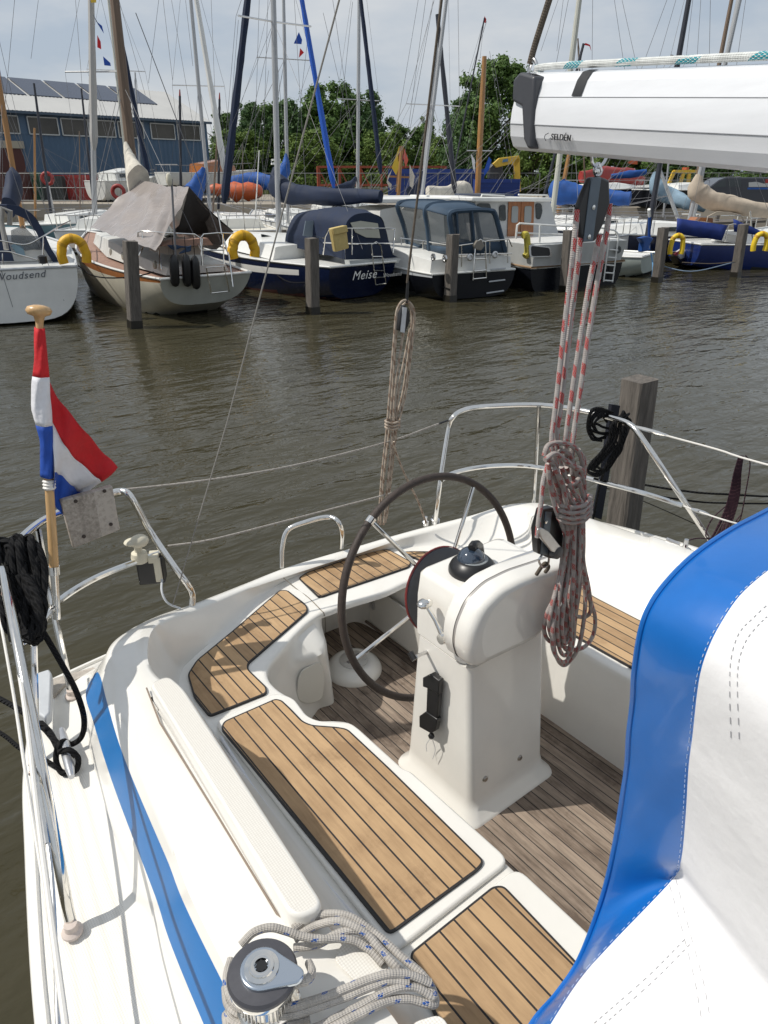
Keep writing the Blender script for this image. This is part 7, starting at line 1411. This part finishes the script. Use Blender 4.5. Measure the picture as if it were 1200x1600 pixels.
# loose masts of boats lying deeper in
def mastonly(a, b, d, r, m, label, spread=(), ext=1.0, z0=.9, topcol=None, nm='mast'):
    p0 = PF(*a, d); p1 = PF(*b, d); dd_ = p1-p0; base = p0-dd_*((p0.z-z0)/dd_.z); tp = p0+dd_*ext; root = thing(nm, label, 'mast', base, group='masts and poles standing between the boats'); mb = MB(); mb.tube([base, tp], [r, r*.75], 8); mb.build('pole', m, root)
    for py, hw in spread: t = p0+dd_*((py-a[1])/(b[1]-a[1])); mb = MB(); mb.tube([t-RD*hw, t+RD*hw], r*.3, 5); mb.build('spreader', STEEL, root)
    if topcol: mb = MB(); mb.tube([tp, tp+dd_.normalized()*topcol[0]], [r*.6, r*.3], 6); mb.build('pole_top', topcol[1], root)
    for s_ in (-1, 1): mb = MB(); mb.tube([base+RD*s_*1.0, tp], .008 if d < 45 else .011, 3); mb.build('stay', WIRE, root)
    return root
mastonly((55, 320), (54, 200), 36, .06, WOODO, 'thin tan wooden pole left of the black mast at the left')
mastonly((125, 300), (124, 205), 37, .03, WOODM, 'thin brown pole before the red container')
mastonly((205, 235), (197, 135), 46, .09, ALUD, 'dark mast just right of the brown wooden mast', topcol=(.4, REDM))
mastonly((218, 250), (211, 113), 47, .06, ALUG, 'thin pale mast with crossbar left of the blue furled sail', spread=[])
mastonly((282, 245), (281, 150), 50, .10, ALUD, 'dark mast with red top before the shed gable', topcol=(.35, REDM))
mastonly((342, 250), (343, 155), 50, .09, ALUD, 'dark mast with red top right of the shed corner', topcol=(.35, REDM))
mastonly((333, 320), (340, 205), 34, .05, WOODM, 'tan boat pole between the white furled sail and the blue cover')
mastonly((380, 330), (379, 225), 32, .025, WOODG, 'thin pole above the orange cover')
mastonly((400, 320), (405, 235), 33, .03, WPAINT, 'white thin pole right of the orange cover')
mastonly((745, 88), (757, 28), 44, .05, ALUD, 'dark topmast pole with pennant above the orange mast', z0=15 if False else .9)
mastonly((905, 95), (912, 68), 44, .09, ALUD, 'black mast top with red streamer behind the boom', ext=1.0)
mastonly((915, 300), (903, 60), 46, .05, WOODM, 'thin brown mast beneath the boom')
mastonly((1046, 240), (1060, 100), 40, .05, ALUG, 'grey mast beneath the boom beside the yellow frame')
for a, b, d, r, m, lb, e in (((232, 275), (187, 50), 34, .13, NAVYC, 'dark blue furled headsail right of the brown wooden mast', 1.15), ((352, 272), (305, -10), 30, .13, WPAINT, 'white furled headsail hanging before the trees', 1.2), ((350, 318), (388, -10), 27, .15, NAVYC, 'thick navy furled headsail leaning right', 1.2), ((522, 295), (470, -10), 28, .11, mat('royal blue sleeve', (.015, .10, .5), .6), 'bright blue furled headsail in front of the round tree', 1.2), ((595, 272), (566, 20), 33, .11, NAVYC, 'navy furled headsail right of the middle mast', 1.2), ((711, 302), (686, 50), 30, .11, ALUD, 'dark furled headsail behind the black cruiser canopy', 1.1), ((147, 235), (142, -20), 29.5, .15, mat('grey white sleeve', (.45, .44, .42), .7), 'grey white furled sail round the mast left of the tarpaulin', 1.2)):
    furl('f', a, b, d, r, m, lb, e)
# signal flags
def pennant(pts, d, m, label, nm='signal_flag'):
    mb = MB(); q = [PF(*p, d) for p in pts]; mb.prism(q, HD*.02); tag(mb.build(nm, m), label, 'flag', 'small flags hoisted on the masts')
pennant([(145, 22), (153, 38), (162, 52), (159, 40), (150, 33)], 29, FBLUE, 'blue white pennant uppermost left of the brown mast'); pennant([(152, 55), (157, 65), (158, 77), (152, 74)], 29, FRED, 'small red pennant below the blue one left of the brown mast'); pennant([(161, 88), (172, 98), (173, 103), (163, 102)], 29, FBLUE, 'lowest blue pennant left of the brown mast')
pennant([(467, 50), (472, 62), (471, 69), (459, 68)], 31, FBLUE, 'blue pennant hanging under the crosstree of the middle grey mast'); pennant([(469, 75), (475, 82), (467, 90)], 31, FRED, 'red pennant under the blue one beside the bright blue furled sail')
pennant([(980, 254), (995, 246), (997, 244), (996, 257), (984, 256)], 40, ORG, 'orange white flag beneath the boom right of the mainsheet block'); pennant([(915, 67), (922, 70), (924, 80), (921, 72), (912, 70)], 44, FRED, 'red streamer on the mast top just above the boom')
pennant([(757, 25), (760, 30), (759, 36), (756, 35)], 44, FRED, 'tiny red pennant on top of the orange mast')
pennant([(736, 240), (742, 250), (742, 270), (739, 262)], 37, FWHITE, 'pale striped flag left of the orange mast'); pennant([(764, 245), (768, 250), (764, 265), (757, 275), (756, 268)], 37, FBLUE, 'blue flag right of the orange mast')
pennant([(141, -2), (150, -2), (150, 4), (142, 4)], 29, FYEL, 'yellow flag at the top edge of the photo on the white mast')
bt_ = thing('bunting', 'string of yellow red and white flags hung on the orange mast stub', 'flags', PF(626, 300, 35)); 
for pl, m in ((((624, 228), (618, 245), (612, 262), (619, 274), (623, 262)), FYEL), (((632, 232), (638, 250), (634, 262), (630, 246)), mat('coral flag', (.6, .12, .08), .7)), (((613, 264), (606, 275), (604, 285), (611, 298), (612, 288), (606, 282)), OFFW), (((640, 256), (648, 275), (645, 295), (640, 290)), OFFW), (((622, 240), (629, 236), (630, 250), (622, 252)), mat('dark red flag', (.25, .02, .05), .7))):
    mb = MB(); mb.prism([PF(*p, 35) for p in pl], HD*.03); mb.build('flag', m, bt_)
mb = MB(); mb.prism([PF(*p, 35.2) for p in ((618, 300), (624, 228), (631, 228), (625, 300))], HD*.15); mb.build('mast_stub', WOODO, bt_); mb = MB(); mb.prism([PF(*p, 35.4) for p in ((606, 277), (606, 274), (648, 276), (648, 279))], HD*.1); mb.build('crosspiece', WOODO, bt_)
# rigging wires crossing the sky on the far boats
wl = thing('rigging_wires', 'thin rigging wires running to the unseen mastheads of the far boats', 'rigging', PF(600, 300, 33)); random.seed(21)
for a, b in (((0, 250), (20, 30)), ((60, 330), (5, 90)), ((118, 0), (128, 130)), ((290, 0), (300, 90)), ((255, 0), (268, 110)), ((232, 130), (248, 0)), ((186, 0), (222, 130)), ((268, 0), (300, 185)), ((396, 300), (405, 0)), ((410, 270), (418, 20)), ((460, 0), (475, 250)), ((505, 20), (545, 190)), ((530, 200), (548, 30)), ((520, 0), (558, 260)), ((610, 260), (650, 20)), ((630, 260), (665, 0)), ((641, 200), (672, 30)), ((700, 230), (752, 60)), ((765, 80), (795, 260)), ((770, 90), (800, 250)), ((960, 0), (976, 108)), ((972, 0), (996, 108)), ((1002, 108), (1042, 0)), ((1025, 108), (1056, 0)), ((1088, 108), (1095, 0)), ((1150, 108), (1165, 0)), ((870, 80), (880, 0)), ((925, 108), (926, 0)), ((1110, 0), (1108, 108)), ((845, 80), (872, 0)), ((868, 105), (888, 0)), ((60, 0), (50, 80)), ((330, 0), (338, 200)), ((355, 240), (370, 60)), ((420, 110), (400, 250))):
    d = random.uniform(29, 36); mb = MB(); p0, p1 = PF(*a, d), PF(*b, d); mb.tube([p0, p1+(p1-p0)*.15], .009, 3); mb.build('wire', WIRE, wl)
